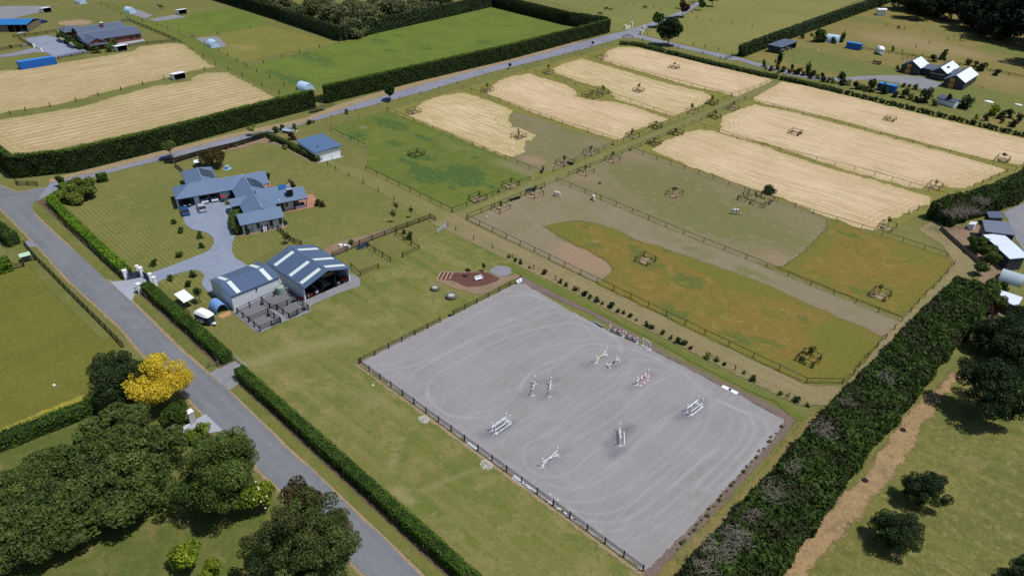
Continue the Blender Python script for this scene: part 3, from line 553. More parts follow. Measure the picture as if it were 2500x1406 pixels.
sheet('pen_surface', tp(Z6, [(755, 835), (1230, 625), (1460, 800), (1440, 820), (1270, 890), (1060, 790), (1180, 935), (975, 1015)]), m_pen, 5, 0.3)
sheet('garden_bed', tp(Z6, [(1560, 235), (1760, 130), (2060, 55), (2260, 0), (2316, -10), (2316, 20), (2000, 150), (1720, 270)]), m_garden, 4, 0.4)
sheet('garden_bed', tp(Z5, [(110, 410), (400, 330), (700, 270), (950, 190), (1150, 120), (1250, 130), (1420, 290), (1560, 380), (1640, 420), (1500, 390), (1300, 280), (1180, 230), (1000, 220), (880, 265), (700, 300), (420, 360), (180, 420)]), m_garden, 4, 0.4)
sheet('garden_bed', tp(Z5, [(745, 1190), (830, 1180), (1100, 1150), (1280, 1080), (1340, 1040), (1320, 1130), (1000, 1195), (800, 1225)]), m_garden, 4, 0.3)
sheet('terrace', tp(H2, [(1130, 925), (1140, 880), (1300, 760), (1560, 600), (1660, 578), (1745, 690), (1770, 790), (1700, 835), (1400, 890)]), m_brick, 5, 0.25)
sheet('terrace', tp(H2, [(690, 340), (820, 300), (870, 390), (860, 440), (740, 470)]), m_brick, 5, 0.25)
# --- top left holding
sheet('field', tp(Z2, [(-20, 580), (60, 560), (800, 372), (1150, 285), (2100, 70)]) + tp(Z3, [(30, 62), (660, 222), (500, 290), (0, 415)]) + tp(Z2, [(1700, 520), (760, 730), (560, 770), (430, 780), (80, 600)]), m_lush, 2, 1.5,
      blobs=[(*Z2(x, y), rx, ry, k) for x, y, rx, ry, k in ((560, 500, 16, 5, .8), (420, 700, 8, 5, .7), (1160, 350, 6, 3, .7), (1300, 310, 6, 2, .6), (1230, 440, 5, 3, .6), (1330, 520, 6, 2, .6), (1560, 420, 4, 2, .6), (2050, 370, 6, 4, .6), (250, 640, 7, 4, .6))])
m_tl = ground('rough_pasture', S(110, 112, 52), S(122, 116, 62), S(132, 122, 70), big=12, mid=4.0, fine=0.5, feather=0.6, blob=(S(92, 112, 44), 3.0, S(142, 128, 86)))
sheet('field', tp(Z1, [(1700, 310), (2250, 235), (2300, 225), (2900, 370), (2250, 500), (2000, 560), (1850, 430)]), m_tl, 1, 2.0, blobs=[(*Z1(2080, 400), 12, 5, -.7), (*Z1(2070, 370), 5, 3, .8)])
sheet('field', tp(Z1, [(1280, 190), (1500, 150), (2000, 70), (2250, 150), (2250, 230), (1700, 310)]), m_lush, 1, 2.0)
sheet('yard', tp(UL, [(420, 455), (790, 400), (990, 440), (1380, 610), (1500, 680), (1390, 700), (960, 780), (700, 640), (560, 560)]), m_drive, 4, 0.8)
sheet('yard', tp(UL, [(-100, 780), (-100, 740), (250, 690), (560, 610), (700, 640), (840, 690), (560, 690), (250, 750)]), m_road2, 3, 0.8)
sheet('yard', tp(Z1, [(-300, 90), (60, 55), (435, 55), (350, 110), (250, 130), (0, 190), (-300, 240)]), m_yard, 3, 1.5)
sheet('yard', tp(UL, [(270, 380), (360, 325), (615, 215), (725, 215), (490, 335)]), m_conc, 4, 0.6)
sheet('yard', tp(Z1, [(1270, 170), (1500, 130), (1600, 150), (1350, 190)]), m_yard, 3, 1.0)
sheet('yard', tp(Z1, [(1060, 110), (1180, 85), (1310, 135), (1250, 165), (1140, 130)]), m_yard, 3, 1.0)
sheet('yard', tp(Z1, [(1680, 330), (1870, 315), (1950, 400), (1830, 420), (1740, 370)]), m_yard, 3, 1.0)
sheet('yard', tp(UL, [(1830, 570), (2100, 510), (2400, 450), (2470, 490), (2000, 580), (1860, 610)]), m_conc, 4, 0.8)
sheet('paddock', tp(Z1, [(500, 190), (700, 170), (810, 185), (760, 215), (620, 225), (500, 215)]), m_pink, 3, 1.0)
sheet('lane', tp(Z1, [(850, 20), (1100, 150), (1280, 240), (1560, 370), (1850, 540), (2250, 740), (2500, 840), (2640, 800), (2250, 620), (1900, 450), (1650, 330), (1250, 170), (900, 10)]), m_strip, 2, 1.5)
# --- right-hand holding
m_rp = ground('straw_pasture', S(124, 115, 66), S(110, 109, 58), S(136, 122, 78), big=14, mid=4.0, fine=0.45, feather=0.8, blob=(S(90, 106, 52), 3.0, S(144, 126, 94)), mottle=[(1.6, 0.54, 0.66, S(96, 98, 50), 0.5)])
sheet('field', tp(Z4, [(180, 470), (620, 300), (1400, 20), (1480, -60), (2800, -60), (2800, 1050), (2400, 1080), (1900, 920), (1300, 760), (700, 600)]), m_rp, 1, 2.0,
      blobs=[(*Z4(x, y), rx, ry, k) for x, y, rx, ry, k in ((700, 440, 20, 10, .9), (1100, 580, 22, 8, 1.1), (900, 540, 15, 8, .9), (1350, 570, 14, 6, .9), (2100, 780, 18, 10, 1.1), (2000, 830, 14, 8, 1), (1800, 860, 12, 6, .9), (2350, 430, 25, 15, .8), (1130, 160, 14, 10, .7), (1700, 740, 10, 5, .7), (1650, 330, 30, 20, -.5), (1800, 400, 30, 10, -.9), (2300, 650, 14, 12, -.5), (1500, 340, 14, 6, -.7))])
sheet('driveway', tp(Z4, [(1000, 640), (1150, 625), (1330, 618), (1500, 620), (1620, 630), (1830, 690), (1690, 740), (1480, 690), (1330, 660), (1160, 655), (1010, 668)]), m_yard, 3, 0.8)
sheet('yard', tp(FR, [(1330, 510), (1480, 440), (1700, 340), (2200, 180), (2300, 1500), (1800, 1300), (1640, 1080), (1500, 870), (1420, 640)]), m_yard, 3, 0.8)
sheet('field', tp(Z3, [(300, -40), (1830, -60), (1640, 90), (1400, 190), (1180, 262), (1040, 280), (940, 150)]), ground('far_pasture', S(116, 118, 66), S(106, 112, 58), S(128, 124, 78), big=40, mid=5, fine=0.5, feather=0.6), 1, 2.5)
sheet('field', tp(Z3, [(1880, -60), (3300, -60), (2640, 220), (2200, 400), (2080, 480), (1700, 395), (1350, 310), (1270, 300), (1480, 215), (1650, 140), (1780, 60)]), ground('far_pasture_dry', S(122, 120, 68), S(112, 114, 60), S(136, 128, 80), big=35, mid=5, fine=0.5, feather=0.6), 1, 2.5)
# --- shelter belt edges
sheet('dirt_track', tp(Z15, [(2010, 30), (1900, 130), (1720, 290), (1550, 520), (1420, 720), (1200, 950), (1000, 1140), (860, 1420), (1010, 1420), (1150, 1240), (1300, 1100), (1600, 740), (1800, 420), (1950, 200), (2060, 60)]), m_dirt, 3, 0.6)
sheet('verge', tp(Z15, [(1060, 290), (1110, 300), (1090, 370), (1000, 480), (850, 620), (520, 980), (300, 1250), (120, 1406), (0, 1500), (-80, 1500), (100, 1290), (400, 1000), (700, 700), (960, 400)]), m_longgrass, 4, 0.5)
sheet('garden_strip', tp(Z8, [(0, 580), (200, 490), (400, 410), (560, 340), (560, 375), (400, 440), (200, 530), (0, 625), (-300, 750), (-300, 700)]), m_gold, 3, 0.5)


sheet('yard', tp(FR, [(340, 760), (700, 720), (1010, 700), (1060, 900), (1300, 1150), (1420, 1320), (1250, 1420), (960, 1350), (760, 1140), (540, 940)]), m_garden, 4, 0.5)
sheet('yard', tp(FR2, [(200, 160), (520, 120), (560, 300), (480, 420), (470, 720), (640, 1000), (330, 1000), (280, 700), (160, 380)]), m_garden, 4, 0.5)
# ------------------------------------------------------------------ planting
def cards(P, N, size, spread=0.7, aspect=1.0, up=0.0, seed=0):
    """leaf cards at points P facing roughly N -> verts, quads"""
    r = np.random.default_rng(seed); n = len(P)
    nn = N + r.normal(0, spread, (n, 3)); nn /= np.linalg.norm(nn, axis=1)[:, None] + 1e-9
    t = r.normal(0, 1, (n, 3)); t[:, 2] += up
    t -= nn * (t * nn).sum(1)[:, None]; t /= np.linalg.norm(t, axis=1)[:, None] + 1e-9
    b = np.cross(nn, t)
    s = (size * r.uniform(0.6, 1.3, n))[:, None] * 0.5
    a = t * s * aspect; c = b * s
    V = np.stack([P - a - c * 0.6, P - a * 0.2 + c, P + a + c * 0.4, P + a * 0.3 - c], 1).reshape(-1, 3)
    F = np.arange(4 * n).reshape(n, 4)
    return V, F
def lump(P, k=1.0, seed=3):
    r = np.random.default_rng(seed); v = np.zeros(len(P))
    for i in range(6):
        w = r.normal(0, 1, 3) * k * (1 + i * 0.5); v += np.sin(P @ w + r.uniform(0, 6.28)) / (1 + i * 0.5)
    return v / 2.2
def crown(R, H, zc, n_clump, clump, leaf, n, seed, flatten=0.0, spread=0.75, inner=0.15, up=0.0, aspect=1.0, droop=0.0):
    """a crown of leaf clumps round (0,0,zc): radius R, height H"""
    r = np.random.default_rng(seed)
    nl = max(3, min(9, n_clump // 9))                                # main limbs, each carrying its own share of clumps
    ld = r.normal(0, 1, (nl, 3)); ld[:, 2] = np.abs(ld[:, 2]) * 0.95 - 0.6; ld /= np.linalg.norm(ld, axis=1)[:, None]
    ld[0] = (0.05, 0.0, 1.0)
    lr = r.uniform(0.36, 0.58, nl); A_ = np.array([R * 1.14, R * 1.14, H / 2 * 1.05])
    LC = ld * (1.0 - lr * 0.92)[:, None]
    k0 = r.choice(nl, n_clump, p=lr ** 2 / (lr ** 2).sum())
    d = r.normal(0, 1, (n_clump, 3)); d /= np.linalg.norm(d, axis=1)[:, None]
    U = LC[k0] + d * (lr[k0] * r.uniform(0.45, 1.0, n_clump) ** 0.6)[:, None]
    C = U * np.maximum(A_ - clump * 0.5, A_ * 0.3) + np.array([0, 0, zc])
    C[:, 2] = np.maximum(C[:, 2], zc - H / 2 + clump * 0.3)
    lt = r.uniform(-0.14, 0.14, nl)[k0]
    cr = clump * r.uniform(0.6, 1.25, n_clump)
    k = r.choice(n_clump, n, p=cr ** 2 / (cr ** 2).sum())
    e = r.normal(0, 1, (n, 3)); e[:, 2] += 0.25; e /= np.linalg.norm(e, axis=1)[:, None]
    rr = np.where(r.random(n) < inner, r.uniform(0.2, 0.9, n), r.uniform(0.82, 1.08, n))
    P = C[k] + e * (cr[k] * rr)[:, None] * np.array([1, 1, 0.85])
    if droop: P[:, 2] -= droop * ((P[:, :2] ** 2).sum(1) / R ** 2) * H * 0.3
    P = P[P[:, 2] > 0.02] if False else P
    P[:, 2] = np.where(P[:, 2] < 0.04, 0.04 + np.abs(P[:, 2]) * 0.35, P[:, 2])
    V, F = cards(P, e, leaf, spread, aspect, up, seed + 1)
    kv = r.random(n_clump)
    v = np.clip(0.45 * kv[k] + 0.6 * r.random(n) - 0.03 + lt[k], 0, 1)
    return V, F, v, C
def tree_mesh(key, mat, bark, R, H, z0, n_clump, clump, leaf, n, seed, trunk_r=None, **kw):
    zc = z0 + H / 2
    V, F, v, C = crown(R, H, zc, n_clump, clump, leaf, n, seed, **kw)
    cm = fast_mesh(key + '_crown', V, F, mat, {'v': ('FACE', v)})
    m = MB(); tr = trunk_r or R * 0.055
    m.tube((0, 0, -0.1), (R * 0.02, R * 0.01, z0 + H * 0.25), tr, tr * 0.75, 8)
    m.tube((R * 0.02, R * 0.01, z0 + H * 0.25), (0, 0, z0 + H * 0.75), tr * 0.75, tr * 0.25, 7)
    for i in range(min(9, n_clump)):
        m.tube((R * 0.015, 0, z0 + H * (0.1 + 0.05 * i)), tuple(C[i]), tr * 0.4, tr * 0.1, 5)
    return cm, m.mesh(key + '_trunk', bark)
def put_tree(name, label, loc, ms, rz=0.0, s=1.0, group=None, cat='tree', extra=None):
    t = thing(name, label, cat, loc, rz, group)
    link('crown', ms[0], t, scale=s); link('trunk', ms[1], t, scale=s)
    return t

bark = flat('bark', S(92, 80, 68), 0.9, var=0.25, nscale=4.0)
twig = flat('dead_wood', S(146, 134, 126), 0.9, var=0.2, nscale=2.0)
L_dark = leafmat('leaf_dark_green', S(40, 60, 27), S(112, 132, 64))
L_deep = leafmat('leaf_deep_green', S(26, 42, 24), S(72, 92, 54))
L_mid = leafmat('leaf_green', S(38, 60, 22), S(86, 110, 44))
L_olive = leafmat('leaf_olive', S(44, 62, 28), S(112, 130, 66), hue=S(86, 98, 54))
L_yellow = leafmat('leaf_gold', S(190, 168, 34), S(244, 222, 84), trans=0.35)
L_lime = leafmat('leaf_lime', S(78, 96, 26), S(150, 166, 54))
L_hedge = leafmat('leaf_hedge', S(36, 62, 20), S(88, 120, 42), hue=S(80, 108, 34))
L_hedge2 = leafmat('leaf_hedge_bright', S(64, 98, 24), S(122, 156, 42))
L_tall = leafmat('leaf_tall_hedge', S(22, 38, 14), S(62, 84, 30))
L_belt = leafmat('leaf_conifer', S(24, 40, 17), S(78, 102, 42), hue=S(62, 68, 40))
L_pine = leafmat('leaf_pine', S(16, 26, 18), S(40, 54, 36))
L_grey = leafmat('leaf_grey_green', S(70, 82, 46), S(132, 138, 92), hue=S(112, 112, 78))
L_fresh = leafmat('leaf_young', S(62, 84, 32), S(118, 140, 62))
L_green2 = leafmat('leaf_evergreen', S(42, 58, 30), S(108, 122, 66), hue=S(92, 92, 54))
L_red = leafmat('leaf_copper', S(58, 34, 32), S(104, 66, 58))
L_brown = leafmat('leaf_brown_green', S(44, 44, 24), S(98, 88, 54))
L_willow = leafmat('leaf_willow', S(72, 90, 34), S(146, 156, 76))
L_flax = leafmat('leaf_flax', S(92, 100, 52), S(150, 152, 88))
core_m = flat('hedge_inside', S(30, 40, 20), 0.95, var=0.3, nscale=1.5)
m_bloom = flat('white_blossom', S(235, 232, 215), 0.6)

def offset_poly(pts, w):
    P = [np.array(p, float) for p in pts]; out = []
    for i, p in enumerate(P):
        a = P[i] - P[i - 1] if i else P[1] - P[0]
        b = P[i + 1] - P[i] if i < len(P) - 1 else a
        a, b = a / np.linalg.norm(a), b / np.linalg.norm(b)
        na, nb = np.array([-a[1], a[0]]), np.array([-b[1], b[0]])
        m = na + nb; m /= np.linalg.norm(m)
        out.append(p + m * w / max(0.5, m @ na))
    return out
def hedge(name, label, pts, width, height, mat, leaf=0.3, dens=18, rough=0.12, seed=1, group=None, up=0.3, aspect=1.2, cat='hedge', wild=0.0, spread=0.55, lumpk=0.8, top_tone=0.0):
    pts = [tuple(p) for p in pts]
    Lp, Rp = offset_poly(pts, width / 2), offset_poly(pts, -width / 2)
    r = np.random.default_rng(seed); Ps, Ns = [], []
    for i in range(len(pts) - 1):
        for (a0, a1, side) in ((Lp[i], Lp[i + 1], 1), (Rp[i], Rp[i + 1], -1)):
            e = a1 - a0; ln = np.linalg.norm(e); n = int(dens * ln * height)
            t = r.random(n); z = r.random(n) * height
            nrm = np.array([-e[1], e[0], 0]) / ln * side
            Ps.append(np.c_[a0[0] + e[0] * t, a0[1] + e[1] * t, z]); Ns.append(np.tile(nrm + np.array([0, 0, 0.25]), (n, 1)))
        ln = np.linalg.norm(np.subtract(pts[i + 1], pts[i])); n = int(dens * 1.25 * ln * width)
        t = r.random(n)[:, None]; q = r.random(n)[:, None]
        xy = (Lp[i] * (1 - t) + Lp[i + 1] * t) * q + (Rp[i] * (1 - t) + Rp[i + 1] * t) * (1 - q)
        Ps.append(np.c_[xy, np.full(n, height)]); Ns.append(np.tile([0, 0, 1.0], (n, 1)))
    for (a, b, sgn) in ((Lp[0], Rp[0], -1), (Lp[-1], Rp[-1], 1)):
        n = int(dens * width * height); t = r.random(n)
        d = np.subtract(pts[-1], pts[-2]) if sgn > 0 else np.subtract(pts[1], pts[0])
        d = d / np.linalg.norm(d) * sgn
        Ps.append(np.c_[a[0] + (b - a)[0] * t, a[1] + (b - a)[1] * t, r.random(n) * height]); Ns.append(np.tile([d[0], d[1], 0.2], (n, 1)))
    P = np.concatenate(Ps); N = np.concatenate(Ns)
    N /= np.linalg.norm(N, axis=1)[:, None]
    lv = lump(P, lumpk, seed)
    P = P + N * ((lv * rough + r.normal(0, rough * 0.45, len(P)))[:, None] + wild * np.clip(lump(P, 0.45, seed + 9), -1, 1)[:, None])
    # round the shoulders
    P[:, 2] = np.clip(P[:, 2], 0.05, None)
    V, F = cards(P, N, leaf, spread, aspect, up, seed)
    v = np.clip(0.5 + 0.25 * lv + r.normal(0, 0.25, len(P)), 0, 1) + top_tone * np.clip((P[:, 2] - height + 0.35) / 0.35, 0, 1.5)      # leaf tone lightens towards the clipped top
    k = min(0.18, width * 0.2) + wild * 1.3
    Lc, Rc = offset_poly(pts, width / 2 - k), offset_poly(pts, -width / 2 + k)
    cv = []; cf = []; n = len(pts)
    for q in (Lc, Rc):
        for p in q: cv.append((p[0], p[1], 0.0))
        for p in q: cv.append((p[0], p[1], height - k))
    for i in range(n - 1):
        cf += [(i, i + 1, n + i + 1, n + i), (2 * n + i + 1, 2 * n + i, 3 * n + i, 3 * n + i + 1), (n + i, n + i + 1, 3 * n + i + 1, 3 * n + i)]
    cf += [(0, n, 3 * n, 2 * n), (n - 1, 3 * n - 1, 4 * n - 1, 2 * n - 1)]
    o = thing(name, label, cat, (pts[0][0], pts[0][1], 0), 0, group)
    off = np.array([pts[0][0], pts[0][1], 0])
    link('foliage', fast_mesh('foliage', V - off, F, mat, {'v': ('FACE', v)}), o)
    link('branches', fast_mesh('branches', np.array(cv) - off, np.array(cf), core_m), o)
    return o

# tall clipped shelter hedges along the upper road
hedge('hedge', 'tall clipped hedge along the upper road, left of the arched gap', [(G(30, 438)[0] - 60, G(30, 438)[1] + 0.5), (G(34, 438)[0] - 0.8, G(34, 438)[1] + 0.9), G(180, 419), G(400, 364.5), G(600, 308), G(768, 263.5)], 1.7, 6.0, L_tall, 0.34, 15, 0.16, 21, top_tone=1.1)
hedge('hedge', 'tall clipped hedge along the upper road, right of the arched gap', [G(795, 252.5), G(1000, 203), G(1237, 146.5), G(1485, 79.5)], 1.7, 6.0, L_tall, 0.36, 13, 0.16, 22, top_tone=1.1)
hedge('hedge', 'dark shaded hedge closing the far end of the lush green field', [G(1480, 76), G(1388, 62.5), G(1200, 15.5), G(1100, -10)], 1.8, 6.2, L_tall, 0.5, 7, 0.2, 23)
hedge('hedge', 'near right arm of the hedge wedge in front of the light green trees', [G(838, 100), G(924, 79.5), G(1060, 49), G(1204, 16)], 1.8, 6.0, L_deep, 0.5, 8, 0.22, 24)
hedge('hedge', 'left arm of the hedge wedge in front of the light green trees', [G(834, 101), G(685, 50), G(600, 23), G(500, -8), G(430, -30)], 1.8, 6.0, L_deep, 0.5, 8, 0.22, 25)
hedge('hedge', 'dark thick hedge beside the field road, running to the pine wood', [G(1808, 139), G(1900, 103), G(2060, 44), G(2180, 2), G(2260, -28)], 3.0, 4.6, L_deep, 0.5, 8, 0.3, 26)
# the arch of foliage between the two tall hedges
hedge('hedge', 'leafy arch bridging the gap in the tall hedge', [G(765, 246, 4.2), G(800, 238, 4.2)], 1.3, 1.5, L_tall, 0.34, 15, 0.2, 27).location.z = 3.7
# front hedges beside the main road
hedge('hedge', 'bright green clipped hedge from the road corner to the white gate', [Z7(560, 215), (-187.0, 41.0), (-187.6, 38.2), (-185.6, 36.2), (-172, 35.7), (-150, 35.5), (-139.0, 35.5)], 1.9, 1.9, L_hedge2, 0.22, 34, 0.14, 31, top_tone=0.1)
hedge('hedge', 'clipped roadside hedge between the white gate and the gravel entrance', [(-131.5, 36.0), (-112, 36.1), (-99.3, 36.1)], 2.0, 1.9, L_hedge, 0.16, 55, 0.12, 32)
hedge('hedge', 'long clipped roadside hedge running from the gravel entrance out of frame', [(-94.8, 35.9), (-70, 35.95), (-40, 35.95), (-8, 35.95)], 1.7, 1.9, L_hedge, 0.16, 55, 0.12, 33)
hedge('hedge', 'square clipped hedge block behind the willow', [Z7(845, 158), Z7(925, 142)], 2.2, 1.9, L_hedge, 0.28, 24, 0.12, 34)
hedge('hedge', 'clipped hedge with a yellow edge across the left paddock', [G(-220, 1180), G(0, 1094), G(100, 1056), G(238, 1002)], 2.2, 2.2, L_hedge, 0.22, 26, 0.12, 35)
hedge('hedge', 'dark hedge at the left edge above the green box', [G(-90, 500), G(0, 573), G(38, 600)], 2.4, 2.6, L_mid, 0.28, 20, 0.2, 36)
hedge('hedge', 'yellow-green hedge block at the left edge below the green box', [G(-120, 700), G(-40, 675), G(30, 655)], 3.0, 2.6, L_hedge2, 0.28, 20, 0.15, 37)
hedge('hedge', 'low clipped garden hedge behind the white-walled shed', [Z5(960, 185), Z5(1110, 150), Z5(1280, 225), Z5(1420, 300), Z5(1540, 365), Z5(1660, 418)], 1.3, 1.5, L_dark, 0.26, 20, 0.15, 38)
hedge('hedge', 'dark row of shrubs beside the drive end of the front wing', [Z5(780, 1010), Z5(760, 1110), Z5(800, 1200)], 2.0, 1.9, L_dark, 0.26, 22, 0.25, 39, lumpk=1.6)
hedge('hedge', 'low hedge row right of the road fork, first stretch', [Z3(1105, 385), Z3(1250, 395), Z3(1485, 455)], 1.6, 1.5, L_dark, 0.4, 10, 0.3, 40, lumpk=1.2)
hedge('hedge', 'low hedge row right of the road fork, second stretch below the big tree', [Z3(1505, 460), Z3(1900, 560), Z3(2320, 655), Z4(460, 645)], 1.6, 1.5, L_dark, 0.42, 9, 0.3, 41, lumpk=1.2)
hedge('hedge', 'low hedge row below the gravel drive of the right-hand property', [Z4(485, 652), Z4(700, 698), Z4(985, 765)], 1.6, 1.5, L_dark, 0.42, 9, 0.3, 42, lumpk=1.2)

# the rough conifer belt on the right
belt_line = [(-17.4, 44), (-17.3, 70), (-17.1, 95), (-16.4, 120), (-15.6, 140), (-15.4, 150)]
belt = hedge('shelter_belt', 'broad rough conifer shelter belt right of the sand arena', belt_line, 7.4, 3.7, L_belt, 0.34, 24, 0.25, 51, up=1.3, aspect=2.2, wild=0.4, spread=0.8, cat='hedge')
belt2_line = [(-31.2, 182.0), (-28.6, 190), (-25.4, 200), (-22.6, 211), (-20, 224)]
belt2 = hedge('shelter_belt', 'rough conifer belt behind the grey sheds at the right edge', belt2_line, 5.6, 4.2, L_belt, 0.36, 18, 0.3, 52, up=1.3, aspect=2.2, wild=0.5, spread=0.8, cat='hedge')
def dead_patch(parent, x, y, z, rad, n, seed):
    r = np.random.default_rng(seed); m = MB(); o0 = parent.location
    for i in range(n):
        a = r.uniform(0, 6.28); q = rad * math.sqrt(r.random())
        p = Vector((x + math.cos(a) * q - o0[0], y + math.sin(a) * q - o0[1], z + r.uniform(-0.5, 0.25)))
        for j in range(3):
            d = Vector((r.normal(0, 1), r.normal(0, 1), r.uniform(0.1, 0.9))).normalized() * r.uniform(0.5, 1.5)
            m.tube(p, p + d * 0.8, 0.022, 0.008, 3, caps=False); p = p + d * 0.6
    b = m.build('dead_branches', twig, parent); b['kind'] = 'stuff'
for i, (x, y, rad, n) in enumerate(((1130, 420, 1.6, 60), (940, 690, 1.2, 28), (800, 850, 1.7, 45), (560, 1130, 1.8, 60), (430, 1240, 2.0, 80), (660, 990, 1.0, 22), (1560, 60, 1.6, 34), (340, 1380, 1.4, 40), (1290, 240, 1.0, 20))):
    p = Z15(x, y, 4.1); dead_patch(belt, p[0], p[1], 4.2, rad, n, 60 + i)
for i, (x, y, rad, n) in enumerate(((990, 330, 2.0, 70), (700, 480, 2.4, 90), (560, 540, 2.2, 80), (900, 500, 1.6, 40))):
    p = FR(x, y, 4.3); dead_patch(belt2, p[0], p[1], 4.4, rad, n, 80 + i)

# --- trees of the grove lower left, each its own crown
def grow(name, label, loc, mat, R, H, z0, ncl, cl, leaf, n, seed, group=None, cat='tree', s=1.0, **kw):
    return put_tree(name, label, loc, tree_mesh(name, mat, bark, R, H, z0, ncl, cl, leaf, n, seed, **kw), 0, s, group, cat)
def at(t, x, y, zc):           # ground spot of a crown whose middle shows at (x, y)
    return t(x, y, zc)
grow('broadleaf_tree', 'dark green tree behind the golden yellow tree', at(Z8, 690, 300, 4.0), L_deep, 4.6, 8.6, 0.6, 90, 1.0, 0.22, 24000, 101)
grow('golden_tree', 'golden yellow tree beside the road', at(Z8, 880, 300, 4.3), L_yellow, 4.3, 7.4, 0.8, 110, 1.05, 0.2, 38000, 102)
grow('broadleaf_tree', 'glossy green bush below the golden tree, beside the stone pillar', at(Z8, 985, 510, 1.8), L_mid, 2.6, 3.4, 0.2, 26, 0.8, 0.24, 5000, 103)
grow('broadleaf_tree', 'big spreading green tree beside the road below the stone pillars', at(Z8, 1205, 830, 5.4), L_dark, 6.0, 11.0, 0.3, 140, 1.15, 0.21, 54000, 104)
mg = grow('magnolia_tree', 'lime green magnolia with white blooms beside the road', at(Z8, 1445, 985, 2.2), L_lime, 2.6, 4.4, 0.4, 34, 0.8, 0.26, 6500, 105)
bl = MB(); rr = np.random.default_rng(9)
for i in range(26):
    d = rr.normal(0, 1, 3); d[2] = abs(d[2]); d /= np.linalg.norm(d); bl.box(tuple(d * np.array([2.5, 2.5, 2.2]) + np.array([0, 0, 2.4])), (.16, .16, .12))
o = bl.build('blossom', m_bloom, mg); o['kind'] = 'stuff'
grow('broadleaf_tree', 'large dark lumpy evergreen at the bottom beside the road', at(Z16, 600, 1190, 5.2), L_green2, 6.4, 10.5, 0.3, 140, 1.05, 0.2, 50000, 106)
grow('broadleaf_tree', 'smaller bronze-tipped evergreen top against the road, above the dark one', at(Z16, 560, 990, 4.6), L_brown, 3.2, 6.6, 1.6, 36, 1.0, 0.26, 8000, 107)
grow('broadleaf_tree', 'lime green bush at the bottom of the grove lawn', at(Z8, 1070, 1320, 1.8), L_lime, 2.3, 3.6, 0.2, 28, 0.8, 0.24, 5500, 108)
grow('broadleaf_tree', 'second lime bush cut by the bottom frame edge', at(Z8, 1190, 1400, 1.4), L_lime, 1.7, 2.8, 0.2, 18, 0.7, 0.24, 3000, 109)
grow('broadleaf_tree', 'golden-tipped shrub at the foot of the stone pillar', at(Z8, 1130, 590, 1.4), L_lime, 1.7, 2.8, 0.2, 16, 0.7, 0.24, 2600, 110)
olive = [(640, 620, 4.2, 'topmost olive tree of the thicket, below the dark tree'), (830, 720, 4.4, 'olive tree of the thicket touching the big green tree'), (520, 800, 4.2, 'olive tree in the upper middle of the thicket'),
         (700, 930, 4.4, 'greyish olive tree at the lawn edge of the thicket'), (300, 860, 4.0, 'olive tree on the upper left flank of the thicket'), (440, 1030, 4.4, 'olive tree in the lower middle of the thicket'),
         (150, 950, 3.8, 'olive tree at the left of the thicket'), (230, 1140, 4.2, 'olive tree at the lower left of the thicket'), (40, 1100, 4.0, 'olive tree cut by the left edge of the frame'), (60, 1270, 3.8, 'lowest olive tree of the thicket at the left edge')]
om = [tree_mesh('olive_tree', L_olive, bark, 4.0, 5.4, 0.2, 110, 0.8, 0.18, 24000, 120 + i, up=0.4, aspect=1.6) for i in range(3)]
for i, (x, y, R, lb) in enumerate(olive):
    p = at(Z8, x, y, 3.0); put_tree('olive_tree', lb, p, om[i % 3], i * 1.3, R / 4.0 * 1.2, 'olive thicket of the grove')
# --- right-hand field trees
oak = [tree_mesh('oak_tree', L_deep, bark, 4.0, 6.6, 0.3, 100, 0.85, 0.2, 24000, 140 + i) for i in range(2)]
put_tree('oak_tree', 'upper of the two round dark trees on the right-hand grass', at(Z15, 1840, 820, 2.6), oak[0], 0.3, 0.72)
put_tree('oak_tree', 'lower of the two round dark trees on the right-hand grass', at(Z15, 1640, 1105, 2.6), oak[1], 1.7, 0.72)
put_tree('oak_tree', 'large dark tree above the two round trees at the right edge', at(Z15, 2260, 160, 4.2), oak[0], 2.2, 1.35)
put_tree('oak_tree', 'dark tree just showing in the bottom right corner', at(Z15, 2560, 1420, 2.6), oak[1], 0.9, 0.7)
for i, (x, y, s, lb) in enumerate(((1560, 1200, 1.1, 'dark green tree at the right edge below the cattle pens'), (1640, 1330, 1.2, 'dark tree between the pens and the large oak'), (1420, 1170, 0.7, 'blue-green shrub tree at the head of the dirt track'), (1680, 1080, 0.8, 'dark tree beside the grey timber rail at the right edge'),
                                   (1640, 1180, 0.9, 'dark tree in the middle of the right-edge clump'), (1790, 1260, 1.2, 'dark tree behind the right-edge clump'))):
    put_tree('oak_tree', lb, at(Z11, x, y, 3.2), oak[i % 2], i * 0.9, s)
mid_tree = [tree_mesh('garden_tree', L_mid, bark, 2.0, 3.4, 0.7, 26, 0.75, 0.26, 3200, 150 + i) for i in range(3)]
drk_tree = [tree_mesh('garden_tree', L_dark, bark, 2.0, 3.6, 0.6, 26, 0.75, 0.28, 3200, 155 + i) for i in range(3)]
for i, (x, y, s, d, lb) in enumerate(((830, 960, .75, 0, 'yellow-green bush behind the board fence at the right edge'), (980, 1060, .95, 1, 'dark bush left of the bright tin roof'), (1130, 1170, .9, 1, 'dark bush below the bright tin roof, beside the board fence'), (1160, 1290, .95, 1, 'dark bush by the grey board end'),
                                      (960, 1370, .75, 1, 'blue-green bush where the board fence ends'), (1030, 1000, .8, 1, 'middle dark bush along the bright tin roof'))):
    put_tree('garden_tree', lb, at(FR, x, y, 1.6), (drk_tree if d else mid_tree)[i % 3], i, s, 'bushes along the board fence')
